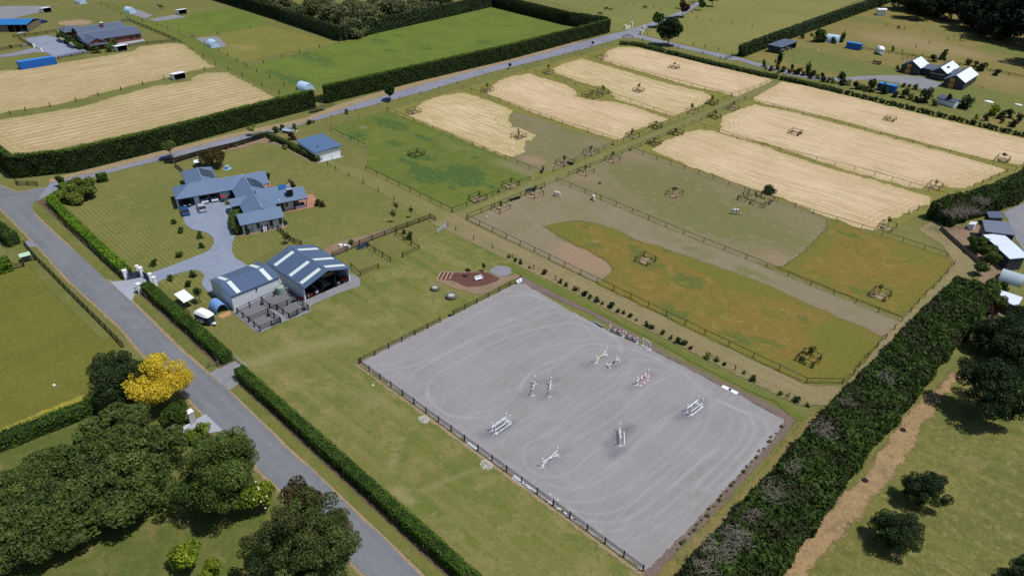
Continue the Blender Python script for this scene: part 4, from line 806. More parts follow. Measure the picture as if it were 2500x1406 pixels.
for i, (x, y, s, lb) in enumerate(((370, 370, .8, 'bright green bush beside the plastic tunnel'), (560, 380, .6, 'leafy plants in front of the plastic tunnel'), (500, 700, .9, 'dark tree in front of the rusty tin roof'), (350, 720, .7, 'copper red shrub beside the cattle pens'), (240, 560, 1.2, 'dark conifer at the end of the belt beside the tunnel'),
                                   (330, 480, 1.0, 'dark bush left of the rusty tin roof'), (850, 960, 1.2, 'tree at the frame edge below the grey timber rail'), (120, 520, 1.1, 'dark conifer at the upper tip of the shelter belt'))):
    put_tree('garden_tree', lb, at(FR2, x, y, 1.6), ((tree_mesh('copper_shrub', L_red, bark, 2.0, 3.0, 0.4, 20, 0.7, 0.26, 2200, 171),) * 1)[0] if 'copper' in lb else (mid_tree if i < 2 else drk_tree)[i % 3], i, s)
# --- roadside and garden trees
grow('round_bush', 'big round bronze-green bush behind the garage wing', Z5(535, 480), L_brown, 3.4, 4.4, 0.2, 44, 1.0, 0.28, 7500, 181)
grow('willow_tree', 'weeping willow in the corner of the front lawn', Z7(720, 300), L_willow, 4.4, 6.0, -0.4, 80, 0.9, 0.32, 14000, 182, droop=0.9, up=1.6, aspect=2.6)
put_tree('roadside_tree', 'dark tree standing on the upper road verge by the arched gap', Z2(1235, 865), tree_mesh('roadside_tree', L_deep, bark, 2.6, 5.0, 0.6, 34, 0.9, 0.36, 3600, 183), 0, 0.95)
put_tree('roadside_tree', 'grey-green tree beside the upper road behind the garage wing', Z1(1470, 1365), tree_mesh('roadside_tree', L_olive, bark, 2.4, 3.4, 1.4, 30, 0.8, 0.3, 3400, 184), 0, 1.0)
put_tree('roadside_tree', 'small yellowish tree beside the upper road near the garden corner', Z2(75, 1160), tree_mesh('roadside_tree', L_willow, bark, 1.6, 2.2, 1.0, 18, 0.5, 0.28, 1100, 185), 0, 1.0)
put_tree('roadside_tree', 'large dark tree at the road fork', Z3(1513, 395), tree_mesh('roadside_tree', L_deep, bark, 5.2, 11.5, 1.4, 70, 1.6, 0.5, 8500, 186), 0, 1.0)
rt = [tree_mesh('roadside_tree', L_mid, bark, 2.6, 4.4, 1.2, 26, 0.9, 0.45, 1800, 187 + i) for i in range(2)]
rd = tree_mesh('roadside_tree', L_red, bark, 2.6, 5.0, 1.2, 26, 0.9, 0.45, 1800, 190)
for x, y, s, m_, lb in ((1410, 235, 1.3, rt[0], 'loose green tree beside the far drive, left of the big fork tree'), (1637, 150, 1.25, rd, 'dark purple tree beside the far drive'), (1635, 75, .8, rt[1], 'small tree behind the dark purple tree'), (1785, 90, 1.0, rt[1], 'pale young tree on the far drive'),
                        (1890, 55, 1.5, rt[0], 'wide tree beside the far drive at the top edge'), (1738, 20, .8, rt[1], 'little tree at the top edge of the far drive')):
    put_tree('roadside_tree', lb, Z3(x, y), m_, x * 0.01, s, 'trees along the far drive')
sap_r = tree_mesh('sapling', L_red, bark, 0.9, 1.5, 0.7, 10, 0.35, 0.3, 260, 195)
put_tree('sapling', 'small reddish sapling beside the upper road near the road fork', Z3(867, 397), sap_r, 0, 1.1); put_tree('sapling', 'small reddish sapling beside the upper road, middle of the hay paddocks', Z3(152, 590), sap_r, 1, 1.1)
put_tree('sapling', 'sparse sapling at the corner of the upper road and the main road', Z7(520, 200), rt[1], 1, .5)
pl = [tree_mesh('plantation_tree', L_grey, bark, 7.0, 10.0, -1.5, 70, 1.8, 0.65, 7500, 200 + i) for i in range(3)]
spots = [(700, 10, 'left edge'), (760, 28, 'lower left'), (815, 50, 'point of the wedge'), (790, 5, 'upper left'), (860, 25, 'left middle'), (905, 50, 'lower middle'), (870, 68, 'tip nearest the hedge corner'), (930, 8, 'upper middle'), (955, 34, 'right middle'), (1010, 10, 'upper right'), (650, -6, 'far left'), (1070, 0, 'far right')]
for i, (x, y, w) in enumerate(spots):
    put_tree('plantation_tree', 'pale grey-green tree inside the hedge wedge, ' + w, G(x, y + 22), pl[i % 3], i * 1.1, 0.9 + 0.2 * ((i * 7) % 3), 'trees inside the hedge wedge')
pn_ = [tree_mesh('pine_tree', L_pine, bark, 8.5, 17.0, -1.0, 80, 2.3, 0.8, 8000, 210 + i, inner=0.2) for i in range(3)]
pines = [(2235, 35), (2290, 30), (2345, 45), (2395, 65), (2440, 70), (2500, 85), (2545, 110), (2280, 5), (2340, 8), (2400, 20), (2460, 30), (2520, 40), (2240, -10), (2390, -15), (2590, 60), (2560, 150), (2310, -30), (2470, -10), (2215, 12), (2265, 22), (2320, 40), (2372, 60), (2420, 84), (2470, 92)]
words_ = ['at the left end of the wood, lit side', 'left front of the wood', 'front of the wood above the dry field', 'front middle of the wood', 'right of the front middle', 'front right of the wood', 'front right by the frame edge', 'second row left', 'second row, left middle', 'second row middle', 'second row right', 'second row near the frame edge', 'left back', 'middle back', 'right back at the edge', 'nearest the dry logs at the right edge', 'far left back', 'far right back', 'leftmost at the frame top', 'second from the left end', 'third from the left, front', 'between the front trees', 'lowest of the front edge', 'lowest right of the front edge']
for i, (x, y) in enumerate(pines):
    put_tree('pine_tree', 'dark pine of the top right wood, ' + words_[i], G(x, y + 12), pn_[i % 3], i * 0.8, 0.9 + 0.12 * (i % 4), 'pines of the top right wood')

# --- shrubs
sh_ = {k: [tree_mesh('shrub', m_, bark, 0.75, 1.9, -0.75, 20, 0.33, 0.2, 420, 220 + i, trunk_r=0.03) for i in range(3)] for k, m_ in (('d', L_deep), ('g', L_mid), ('l', L_lime), ('r', L_red), ('f', L_flax), ('o', L_olive))}
def shrub(loc, kind, s, label, group=None, i=0, cat='shrub', name='shrub'):
    return put_tree(name, label, loc, sh_[kind][i % 3], i * 1.7, s, group, cat)
row = [(Z12, 738, 90, 'l', .95), (Z12, 793, 118, 'd', .85), (Z12, 825, 132, 'd', 1.0), (Z12, 893, 168, 'o', .6), (Z12, 1005, 215, 'd', 1.15), (Z12, 1127, 275, 'd', .95), (Z12, 1173, 300, 'g', .9), (Z12, 1232, 335, 'g', 1.0), (Z12, 1313, 372, 'd', 1.25), (Z12, 1352, 395, 'd', .9), (Z12, 1393, 415, 'd', 1.1),
       (Z12, 1442, 440, 'l', .85), (Z12, 1505, 468, 'd', 1.35), (Z12, 1556, 495, 'd', .75), (Z12, 1592, 508, 'o', .7), (Z12, 1640, 535, 'd', .95), (Z12, 1695, 562, 'o', .5), (Z12, 1763, 600, 'd', 1.05), (Z12, 1797, 615, 'd', .9), (Z12, 1890, 662, 'd', .9), (Z12, 1947, 693, 'd', .75), (Z12, 2005, 720, 'd', 1.2), (Z12, 2045, 740, 'd', 1.05),
       (Z12, 2100, 770, 'r', .75), (Z13, 1033, 390, 'l', 1.2), (Z13, 1087, 410, 'o', .9), (Z13, 1155, 445, 'g', .8), (Z13, 1303, 510, 'f', .7), (Z13, 1368, 555, 'd', 1.05), (Z13, 1578, 670, 'l', .9), (Z13, 1625, 678, 'd', .4), (Z13, 1705, 720, 'd', 1.1), (Z13, 1780, 755, 'o', .7)]
kindw = {'d': 'dark green', 'g': 'green', 'l': 'lime green', 'r': 'reddish', 'f': 'thin pale', 'o': 'dull olive'}
for i, (t, x, y, k, s) in enumerate(row):
    shrub(t(x, y), k, s * .8, f'{kindw[k]} shrub beside the arena lane, {nth(i)} of the row from the bench end', 'shrub row above the sand arena', i)
a0, a1 = Z4(1012, 770), Z4(2470, 1120)
for i in range(46):
    t = i / 45; shrub((a0[0] + (a1[0] - a0[0]) * t, a0[1] + (a1[1] - a0[1]) * t), 'd' if i % 5 else 'g', 1.05 + .3 * ((i * 3) % 4) / 3, f'small shrub of the dotted row above the hay paddocks, {nth(i)} from its left end', 'dotted shrub row at the right', i)
lawn_sh = [(Z5, 100, 1085, 'beside the parked blue car, highest of the lawn row'), (Z5, 195, 1180, 'second below the blue car'), (Z5, 383, 1230, 'inside the bend of the driveway'), (Z5, 408, 1335, 'below the bend of the driveway'), (Z6, 157, 285, 'above the drive, left of the bend'), (Z7, 1330, 870, 'nearest the white gate pillars'),
           (Z6, 82, 510, 'on the drive island, left'), (Z6, 290, 480, 'dark one on the drive island, top right'), (Z6, 263, 575, 'on the drive island, lower middle')]
for i, (t, x, y, w) in enumerate(lawn_sh):
    shrub(t(x, y), 'd' if 'dark' in w else 'g', 1.0 + .1 * (i % 3), 'small rounded lawn shrub ' + w, 'young shrubs on the front lawn', i)
put_tree('young_tree', 'thin young tree on the drive island beside the white panels', Z6(375, 740), tree_mesh('young_tree', L_deep, bark, 1.1, 2.0, 1.4, 12, 0.4, 0.22, 420, 240), 0, 1.0)
put_tree('young_tree', 'twiggy young tree left of the garden fence on the side lawn', Z5(1340, 1280), tree_mesh('young_tree', L_brown, bark, 1.3, 1.8, 0.9, 12, 0.4, 0.22, 300, 241), 0, 1.0)
garden = [(Z5, 1150, 205, 'd', 1.3), (Z5, 1315, 285, 'f', 1.1), (Z5, 1275, 270, 'o', .6), (Z5, 720, 260, 'o', .9), (Z5, 670, 290, 'r', .7), (Z5, 610, 300, 'o', .6), (Z5, 440, 340, 'f', .7), (Z5, 560, 310, 'f', .6), (Z5, 330, 350, 'o', .6), (Z5, 860, 235, 'o', .7), (Z5, 780, 260, 'f', .6)]
for i, (t, x, y, k, s) in enumerate(garden):
    shrub(t(x, y), k, s, f'{kindw[k]} plant in the border below the upper road, {nth(i)} listed along it', 'plants in the border below the upper road', i)
for i, (t, x, y, k, s, w) in enumerate(((Z2, 250, 1140, 'g', 1.6, 'green bush left of the grey trailer above the white shed'), (Z2, 320, 1120, 'd', 1.4, 'dark bush touching the grey trailer above the white shed'), (Z2, 415, 1110, 'g', 1.4, 'green bush behind the grey trailer'), (Z2, 395, 1195, 'r', 1.9, 'brownish bush in front of the grey trailer'), (Z2, 545, 1070, 'd', 1.2, 'dark bush on the verge above the white shed'),
                                        (Z2, 585, 1055, 'o', .7, 'dull little bush right of the verge bush'), (Z2, 873, 975, 'o', 1.2, 'brownish bush on the verge beside the upper road'), (Z5, 1360, 690, 'r', 1.5, 'dark shrub behind the living wing roof'), (Z5, 1125, 610, 'd', 1.6, 'dark shrub at the end of the rear wing'), (Z5, 1665, 890, 'd', 1.3, 'round dark bush at the tip of the brick terrace'),
                                        (Z5, 1700, 895, 'r', 1.1, 'bronze grass clump at the tip of the brick terrace'), (Z5, 1300, 1100, 'g', 1.2, 'green shrub at the right corner of the front wing'), (Z5, 905, 1200, 'd', 1.0, 'low dark shrubs under the front wing window'), (Z5, 720, 770, 'l', 1.1, 'lime shrub in the courtyard corner'), (Z5, 680, 880, 'f', 1.0, 'pale grass clump beside the front door porch'),
                                        (Z5, 780, 960, 'o', 1.3, 'olive shrub in the recess by the front door porch'), (Z5, 715, 820, 'g', .8, 'green pot plant in the courtyard corner'), (Z7, 520, 240, 'd', 1.4, 'dark shrub behind the corner hedge beside the willow'), (Z7, 545, 320, 'o', .9, 'low olive shrub below the willow'), (Z6, 1890, 160, 'g', 1.0, 'green plant in the vegetable bed behind the black fence'),
                                        (Z9, 640, 1220, 'd', 1.3, 'dark conifer shrub beside the black rail fence'), (Z9, 600, 1180, 'r', .8, 'small reddish shrub against the black rail fence'))):
    shrub(t(x, y), k, s, w, None, i)
put_tree('young_tree', 'slim young tree left of the last lawn post, lower', Z9(515, 1095), tree_mesh('young_tree', L_mid, bark, .5, 1.7, 0.8, 9, 0.3, 0.2, 160, 242), 0, 1.3)
put_tree('young_tree', 'slim young tree left of the last lawn post, upper', Z9(532, 1030), tree_mesh('young_tree', L_brown, bark, .5, 1.7, 0.8, 9, 0.3, 0.2, 150, 243), 0, 1.2)
put_tree('young_tree', 'slim young tree beside the last lawn post', Z9(650, 1060), tree_mesh('young_tree', L_brown, bark, .4, 1.6, 0.8, 9, 0.3, 0.2, 130, 244), 0, 1.2)
put_tree('young_tree', 'small tree in the red mulch left of the white bench', MB_(985, 440), tree_mesh('young_tree', L_brown, bark, .55, 1.2, 0.7, 10, 0.3, 0.2, 220, 245), 0, 1.0)
put_tree('young_tree', 'small tree in the red mulch behind the white bench', MB_(1355, 310), tree_mesh('young_tree', L_dark, bark, .55, 1.3, 0.6, 10, 0.3, 0.2, 220, 246), 0, 1.0)
# planting strip on the right-hand property
strip_pl = [(RQ, 270, 720, 'd', 2.0, 3), (RQ, 180, 730, 'r', 1.5, 1), (RQ, 20, 650, 'g', 1.6, 1.4), (RQ, 60, 700, 'l', 1.1, 1), (RQ, 400, 760, 'g', 1.9, 1), (RQ, 320, 770, 'f', 1.2, 1), (RQ, 570, 740, 'd', 1.2, 2), (RQ, 510, 780, 'r', 1.4, 1), (RQ, 700, 800, 'd', 2.3, 1), (RQ, 640, 800, 'r', 1.5, 1), (RQ, 845, 820, 'd', 2.0, 2), (RQ, 790, 830, 'r', 1.6, 1), (RQ, 960, 880, 'd', 2.2, 1.2),
            (RQ, 1060, 880, 'f', 1.6, 1), (RQ, 1140, 900, 'd', 1.5, 1.5), (RQ, 1250, 950, 'f', 1.7, 1), (RQ, 1180, 940, 'd', 1.5, 1), (RQ, 1330, 960, 'f', 1.7, 1), (RQ, 1470, 960, 'd', 2.4, 1.5), (RQ, 1560, 1010, 'd', 2.0, 1), (RQ, 1640, 1000, 'f', 1.7, 1), (RQ, 1780, 1070, 'd', 2.3, 1), (RQ, 1880, 1090, 'f', 1.8, 1), (RQ, 1990, 1120, 'o', 1.7, 1), (RQ, 2110, 1120, 'd', 3.0, 1.2), (RQ, 2290, 1160, 'd', 2.4, 1.2),
            (RP, 70, 1090, 'o', 2.0, 1), (RP, 300, 1110, 'd', 2.6, 1), (RP, 420, 1140, 'o', 1.8, 1), (RP, 560, 1200, 'd', 1.7, 1), (RP, 640, 1230, 'r', 1.6, 1), (RP, 800, 1210, 'd', 3.0, 1.4), (RP, 980, 1290, 'g', 1.8, 1), (RP, 1290, 1280, 'd', 1.7, 2), (RP, 1800, 1370, 'd', 3.6, 1), (Z4, 2080, 970, 'l', 1.3, 1), (Z4, 2150, 985, 'd', 1.6, 1), (Z4, 2215, 950, 'l', 2.6, 1.2), (Z4, 2290, 970, 'd', 2.4, 1),
            (Z4, 2360, 960, 'd', 2.3, 1), (Z4, 2425, 985, 'd', 1.7, 1.2), (Z4, 2395, 1040, 'd', 2.2, 1), (Z4, 2300, 1010, 'r', 1.2, 1)]
for i, (t, x, y, k, s, tall) in enumerate(strip_pl):
    o = shrub(t(x, y), k, s, f'{kindw[k]} bush of the planting strip below the grey drive, {nth(i)} from the left', 'planting strip of the right-hand property', i)
    for c in o.children: c.scale.z *= tall
for i, (t, x, y, k, s, tall, w) in enumerate(((RQ, 1020, 180, 'o', 5.0, 1, 'big brownish bush between the dark garage and the hoop shed'), (RQ, 1535, 190, 'd', 1.7, 2.2, 'upright dark conifer right of the hoop shed'), (RQ, 1340, 200, 'd', 2.2, 1, 'dark bush in front of the hoop shed'), (RQ, 740, 110, 'g', 2.0, 1, 'green bush behind the dark garage'), (RQ, 1170, 190, 'd', 2.4, 1, 'dark bush left of the hoop shed'),
                                              (RP, 1210, 150, 'd', 2.6, 1.3, 'dark tree behind the middle gable'), (RP, 980, 200, 'd', 2.6, .9, 'dark bushes behind the link roof of the gabled house'), (RP, 1820, 290, 'd', 2.0, 1, 'dark bush behind the right gable'), (RP, 2170, 440, 'd', 3.2, .9, 'round dark bush right of the gabled house'), (RP, 2050, 330, 'd', 1.8, 1, 'small bush by the rail fence behind the right gable'),
                                              (RP, 90, 400, 'g', 1.3, 1, 'small green bush left of the gabled house'), (RP, 270, 830, 'd', 1.3, 1, 'dark plant in the drive bed beside the blue container'), (RP, 400, 850, 'd', 1.1, 1, 'middle dark plant in the drive bed'), (RP, 545, 880, 'd', 1.5, 1, 'right dark plant in the drive bed'), (Z4, 1400, 420, 'l', 1.2, 1.6, 'lime sapling right of the white horse float'),
                                              (Z4, 2240, 620, 'd', 2.4, .9, 'dark bush by the rail fence at the far right'))):
    o = shrub(t(x, y), k, s, w, None, i)
    for c in o.children: c.scale.z *= tall
# planting of the top-left house
for i, (t, x, y, k, s, w) in enumerate(((UL, 1080, 480, 'g', 2.6, 'green shrub left of the brick gable house front'), (UL, 1170, 540, 'd', 2.4, 'dark shrub beside the raised planters'), (UL, 1270, 560, 'g', 2.4, 'green shrub by the brick gable corner'), (UL, 1640, 690, 'o', 2.6, 'brownish bush below the brick gable'), (UL, 1850, 680, 'o', 2.4, 'olive bush right of the brick gable front'), (UL, 1920, 560, 'f', 2.4, 'pale bush beside the blue cover'), (UL, 1980, 550, 'o', 1.8, 'grey bush at the paved terrace'), (UL, 180, 610, 'd', .9, 'thin dark sapling in the fenced plot at the far left'))):
    shrub(t(x, y), k, s, w, None, i)
hedge('hedge', 'dark shrub bed between the planters and the brick house', [UL(1020, 420), UL(1130, 480), UL(1290, 570), UL(1400, 640)], 2.6, 1.6, L_mid, 0.4, 10, 0.3, 61, lumpk=1.2)
# bark-bed tussocks along the arena and its border
for i in range(26):
    t = (i + .3) / 26; p = G(1650 + 262 * t + 3 * math.sin(i * 2.1), 1345 - 308 * t + 3 * math.sin(i * 3.7))
    shrub(p, 'f', .26 + .1 * ((i * 5) % 3), f'small grass tussock on the arena end border, {nth(i)} from the bottom', 'tussocks on the arena end border', i, 'tussock', 'grass_tussock')

# ------------------------------------------------------------------ buildings
W_house = flat('painted_brick', S(196, 200, 206), 0.7, var=0.06, nscale=5.0)
W_white = ribbed('white_ribbed_steel', S(218, 224, 232), 'Y', 0.30, 0.45, 0.8, 0.04, tint=0.35)
W_white_x = ribbed('white_ribbed_steel_side', S(206, 212, 220), 'X', 0.30, 0.45, 0.7, 0.04, tint=0.3)
W_plain = flat('white_panel', S(224, 228, 232), 0.5, var=0.05)
R_house = roofing('slate_blue_shingle', S(92, 112, 142), S(104, 124, 152))
R_barn_x = ribbed('blue_grey_roof_b', S(80, 97, 127), 'Y', 0.45, 0.42, 0.35, 0.08, tint=0.1)
R_barn_y = ribbed('blue_grey_roof_a', S(80, 97, 127), 'X', 0.45, 0.42, 0.35, 0.08, tint=0.1)
R_dark = roofing('charcoal_shingle', S(80, 90, 112), S(92, 102, 124), fine=4.0)
R_blue = ribbed('bright_blue_roof', S(36, 112, 178), 'X', 0.5, 0.4, 0.3, 0.08)
R_shed = ribbed('shed_blue_roof', S(84, 110, 146), 'X', 0.5, 0.4, 0.3, 0.05)
M_ridge = flat('ridge_cap', S(138, 154, 178), 0.5)
M_fascia = flat('dark_fascia', S(44, 52, 68), 0.5)
M_sky = flat('roof_skylight', S(206, 218, 216), 0.35, var=0.05)
M_black = flat('black_metal', S(22, 24, 28), 0.45)
M_glass = flat('window_glass', S(30, 38, 44), 0.08, spec=0.6, var=0.1)
M_frame = flat('window_frame', S(38, 42, 50), 0.5)
M_pv = flat('solar_cell', S(38, 44, 60), 0.15, spec=0.6, var=0.15, nscale=1.0)
M_conc = flat('concrete', S(176, 178, 182), 0.8, var=0.08)
M_inside = flat('shed_inside', S(92, 88, 82), 0.9, var=0.2)
M_brickwall = flat('red_brick', S(126, 78, 66), 0.85, var=0.25, nscale=6.0)
M_white = flat('white_paint', S(236, 238, 242), 0.45, var=0.03)
M_galv = flat('galvanised_roof', S(226, 234, 246), 0.35, metal=0.0, var=0.06, nscale=1.0)
M_darkclad = ribbed('charcoal_cladding', S(48, 54, 68), 'X', 0.22, 0.5, 0.5, 0.1)
M_darkclad_y = ribbed('charcoal_cladding_side', S(48, 54, 68), 'Y', 0.22, 0.5, 0.5, 0.1)
M_ply = flat('orange_plywood', S(196, 138, 66), 0.7, var=0.12)
M_arch = flat('sky_blue_arch', S(116, 156, 208), 0.42, var=0.06, dirt=0.0)
M_archl = flat('pale_blue_arch', S(182, 208, 232), 0.4, var=0.05)
M_cont = ribbed('blue_container_steel', S(22, 98, 186), 'X', 0.28, 0.5, 0.9, 0.1, tint=0.15)
M_cont_y = ribbed('blue_container_steel_long', S(22, 92, 176), 'Y', 0.28, 0.5, 0.9, 0.1, tint=0.15)
M_timber = flat('weathered_timber', S(116, 104, 90), 0.9, var=0.2, nscale=5.0)
M_blackwood = flat('black_timber', S(20, 20, 23), 0.7, var=0.2, nscale=6.0)
M_brownwood = flat('brown_timber', S(56, 47, 40), 0.85, var=0.25, nscale=6.0)
M_tank = flat('sage_tank', S(140, 160, 148), 0.5, var=0.05)
M_rubber = flat('tyre_rubber', S(34, 34, 36), 0.85, var=0.2)
M_red = flat('red_paint', S(176, 34, 44), 0.5)
M_bluep = flat('blue_plastic', S(36, 92, 150), 0.45)
M_tan = flat('bag_tan', S(206, 176, 132), 0.8)

def wall_box(root, x0, x1, y0, y1, h, mat, name='wall'):
    return MB().span(x0, x1, y0, y1, 0, h).build(name, mat, root)
def gable_y(root, xl, xr, y0, y1, ez, rz, rx=None, th=0.14, mat=None, over=0.0, ezr=None, gable_mat=None, inset=0.35, cap=True, body=True, wall=None, name='roof', hip0=0.0, hip1=0.0):
    """roof with its ridge along y; eaves at xl / xr, heights ez, ridge height rz"""
    rx = (xl + xr) / 2 if rx is None else rx
    ezr = ez if ezr is None else ezr
    m = MB()
    a, b = y0 + hip0, y1 - hip1
    m.slab([(xl, y0, ez), (rx, a, rz), (rx, b, rz), (xl, y1, ez)][::-1], th)
    m.slab([(rx, a, rz), (xr, y0, ezr), (xr, y1, ezr), (rx, b, rz)][::-1], th)
    if hip0: m.slab([(xl, y0, ez), (xr, y0, ezr), (rx, a, rz)], th)
    if hip1: m.slab([(xr, y1, ezr), (xl, y1, ez), (rx, b, rz)], th)
    o = m.build(name, mat, root)
    if cap:
        c = MB(); c.tube((rx, a, rz + 0.02), (rx, b, rz + 0.02), 0.075, n=6)
        if hip0: c.tube((xl, y0, ez), (rx, a, rz + .02), 0.06, n=5); c.tube((xr, y0, ezr), (rx, a, rz + .02), 0.06, n=5)
        if hip1: c.tube((xl, y1, ez), (rx, b, rz + .02), 0.06, n=5); c.tube((xr, y1, ezr), (rx, b, rz + .02), 0.06, n=5)
        c.build('ridge_cap', M_ridge, o)
    if wall:
        w = MB(); i = inset
        def zz(x): return (ez + (rz - ez) * (x - xl) / (rx - xl) if x < rx else ezr + (rz - ezr) * (xr - x) / (xr - rx)) - th - 0.02
        P = [(xl + i, 0), (xr - i, 0), (xr - i, zz(xr - i)), (rx, rz - th - 0.02), (xl + i, zz(xl + i))]
        ya, yb = y0 + i + 0.003, y1 - i
        if hip0 or hip1: P = [(xl + i, 0), (xr - i, 0), (xr - i, zz(xr - i)), (xl + i, zz(xl + i))]
        n = len(P)
        V = [(p[0], ya, p[1]) for p in P] + [(p[0], yb, p[1]) for p in P]
        w.add(V, [tuple(range(n)), tuple(range(2 * n - 1, n - 1, -1))] + [(k, k + n, (k + 1) % n + n, (k + 1) % n) for k in range(n)])
        w.build('wall', wall, root)
    f = MB()
    f.span(xl - 0.06, xl - 0.003, y0, y1, ez - th - .06, ez - .01); f.span(xr + 0.003, xr + 0.06, y0, y1, ezr - th - .06, ezr - .01)
    f.build('gutter', M_fascia, root)
    return o
def window(root, x, y, z, w, h, face, name='window', t=0.06):
    """window on a wall; face = outward axis 'x+','x-','y+','y-'"""
    o = MB()
    sx, sy = (t, w) if face[0] == 'x' else (w, t)
    o.box((x, y, z), (sx, sy, h)); f = o.build(name, M_frame, root)
    g = MB(); s = 1 if face[1] == '+' else -1
    if face[0] == 'x': g.box((x + s * (t / 2 + .006), y, z), (.012, w - .16, h - .16))
    else: g.box((x, y + s * (t / 2 + .006), z), (w - .16, .012, h - .16))
    g.build('pane', M_glass, f)
    return f

# --- main house: spine with wings, set 17.6 degrees off the paddock grid
HR = -math.radians(17.6)
house = thing('house', 'sprawling single-storey house with slate-blue roofs and solar panels', 'house', (-150, 66, 0), HR)
def gable_x(root, yl, yr, x0, x1, ez, rz, **k):
    """same with the ridge along x: build in a turned helper frame"""
    h = gable_y(root, -yr, -yl, x0, x1, ez, rz, **k)
    return h
def turn(fn):
    """run a builder in a frame turned +90 degrees (local x -> -y', y -> x')"""
    before = set(house.children); fn()
    for o in [c for c in house.children if c not in before]: o.rotation_euler = (0, 0, -math.pi / 2)
# with rotation -90: local (x, y) -> (y, -x); so yl/yr of the wing map to local x = -y
gable_y(house, -16.3, -8.5, -13.1, 8.6, 2.70, 4.50, -12.4, mat=R_house, hip0=4.0, name='garage_roof')
turn(lambda: gable_y(house, -7.15, 0.35, -12.4, 9.0, 2.694, 4.44, -3.4, mat=R_house, name='spine_roof'))
turn(lambda: gable_y(house, 2.45, 9.8, -25.6, -12.6, 2.706, 4.42, 6.1, mat=R_house, hip0=3.6, name='rear_roof'))
gable_y(house, 6.1, 11.93, -2.25, 7.45, 2.71, 4.05, 9.0, mat=R_house, name='front_roof')
gable_y(house, -3.2, 1.22, -2.22, 3.0, 2.69, 3.62, -1.0, mat=R_house, name='porch_roof')
gable_y(house, -5.6, 4.18, 3.9, 9.05, 2.712, 4.80, -0.75, mat=R_house, name='living_roof')
gable_y(house, -3.1, 4.172, 9.0, 14.8, 2.706, 4.26, 0.52, mat=R_house, name='living_roof')
def hw(x0, x1, y0, y1, h=2.6): wall_box(house, x0, x1, y0, y1, h, W_house)
hw(6.7, 11.25, -1.8, 7.05, 2.64); hw(-8.9, 8.4, 0.15, 6.7, 2.58); hw(-25.1, -15.5, -9.3, -3.0, 2.55)
hw(-15.8, -12.6, -12.6, 8.1, 2.57); hw(-12.6, -9.5, -3.2, 7.0, 2.6); hw(-4.9, 2.9, 6.72, 9.4, 2.56); hw(-2.6, 2.84, 9.4, 11.45, 2.59)
hw(-12.6, -9.45, -9.1, -8.0, 2.61)                                   # garage pier
MB().span(-12.7, -9.4, -13.0, -12.62, 0, 2.55).build('wall', W_house, house)
wf = MB(); wf.span(-12.59, -9.0, -12.6, -3.25, 0.05, 0.09); wf.build('garage_floor', M_conc, house)
for (y0, y1, nm) in ((-12.6, -9.1, 'carport_lintel'), (-8.0, -3.2, 'garage_lintel')):
    MB().span(-9.42, -9.2, y0, y1, 2.28, 2.58).build(nm, M_fascia, house)
MB().span(-9.46, -9.40, -0.9, 0.0, 0.05, 2.1).build('door', M_frame, house)
for y in (-1.05, 1.55, 4.45, 6.5): window(house, 11.29, y, 1.5, 0.62 if y != 4.45 else 0.72, 1.25, 'x+')
for y in (1.0, 5.3): MB().box((11.33, y - .75, 1.0), (.1, .1, 2.0)).build('downpipe', M_black, house)
window(house, 2.93, 8.2, 1.15, 2.2, 2.1, 'x+', 'sliding_door'); window(house, 2.88, 9.9, 1.5, 0.5, 1.2, 'x+')
for y, x in ((14.4, 3.6), (11.6, 3.7), (14.4, -2.4)): MB().box((x, y, 1.28), (.14, .14, 2.56)).build('porch_post', M_black, house)
MB().span(3.2, 3.4, 11.7, 14.2, 0.05, 0.75).build('porch_wall', W_house, house)
MB().box((-9.75, 8.35, 1.28), (.14, .14, 2.4)).build('porch_post', M_black, house)
MB().box((0.9, -2.0, 1.28), (.16, .16, 2.5)).build('porch_post', M_black, house)
ch = MB(); ch.box((2.5, 11.1, 4.35), (1.15, 1.35, 1.5)); c_ = ch.build('chimney', M_black, house); MB().box((2.5, 11.1, 5.13), (1.3, 1.5, .06)).build('flashing', M_ridge, c_)
for (x, y, zr) in ((-11.0, 2.9, 4.4), (8.0, 3.4, 4.3), (4.0, 8.2, 3.0)): MB().lathe((x, y, zr - .5), [(.07, 0), (.07, .9), (.13, .92), (.13, 1.05)], 8).build('vent_pipe', M_white, house)
def pv(y_r, y_e, z_r, z_e, xs):                                        # panel rows on the right-hand slope
    for x in xs:
        for (t0, t1) in ((.08, .48), (.51, .91)):
            f = lambda t: (y_r + (y_e - y_r) * t, z_r + (z_e - z_r) * t + .14)
            (ya, za), (yb, zb) = f(t0), f(t1)
            MB().slab([(x, ya, za), (x + 1.65, ya, za), (x + 1.65 + .0, yb, zb), (x, yb, zb)][::-1], .05).build('solar_panel', M_pv, house)
pv(-6.0, -2.5, 4.42, 2.72, (-22.0, -20.3, -18.6)); pv(3.5, 7.1, 4.44, 2.70, (-10.4, -8.7, -7.0))
MB().box((11.55, 2.6, .55), (.5, .35, 1.1)).build('gas_bottle', M_white, house); MB().box((11.55, 3.1, .55), (.5, .35, 1.1)).build('gas_bottle', M_white, house)
for y in (2.25, 3.45): MB().box((11.6, y, .8), (.7, .12, 1.6)).build('screen', M_black, house)

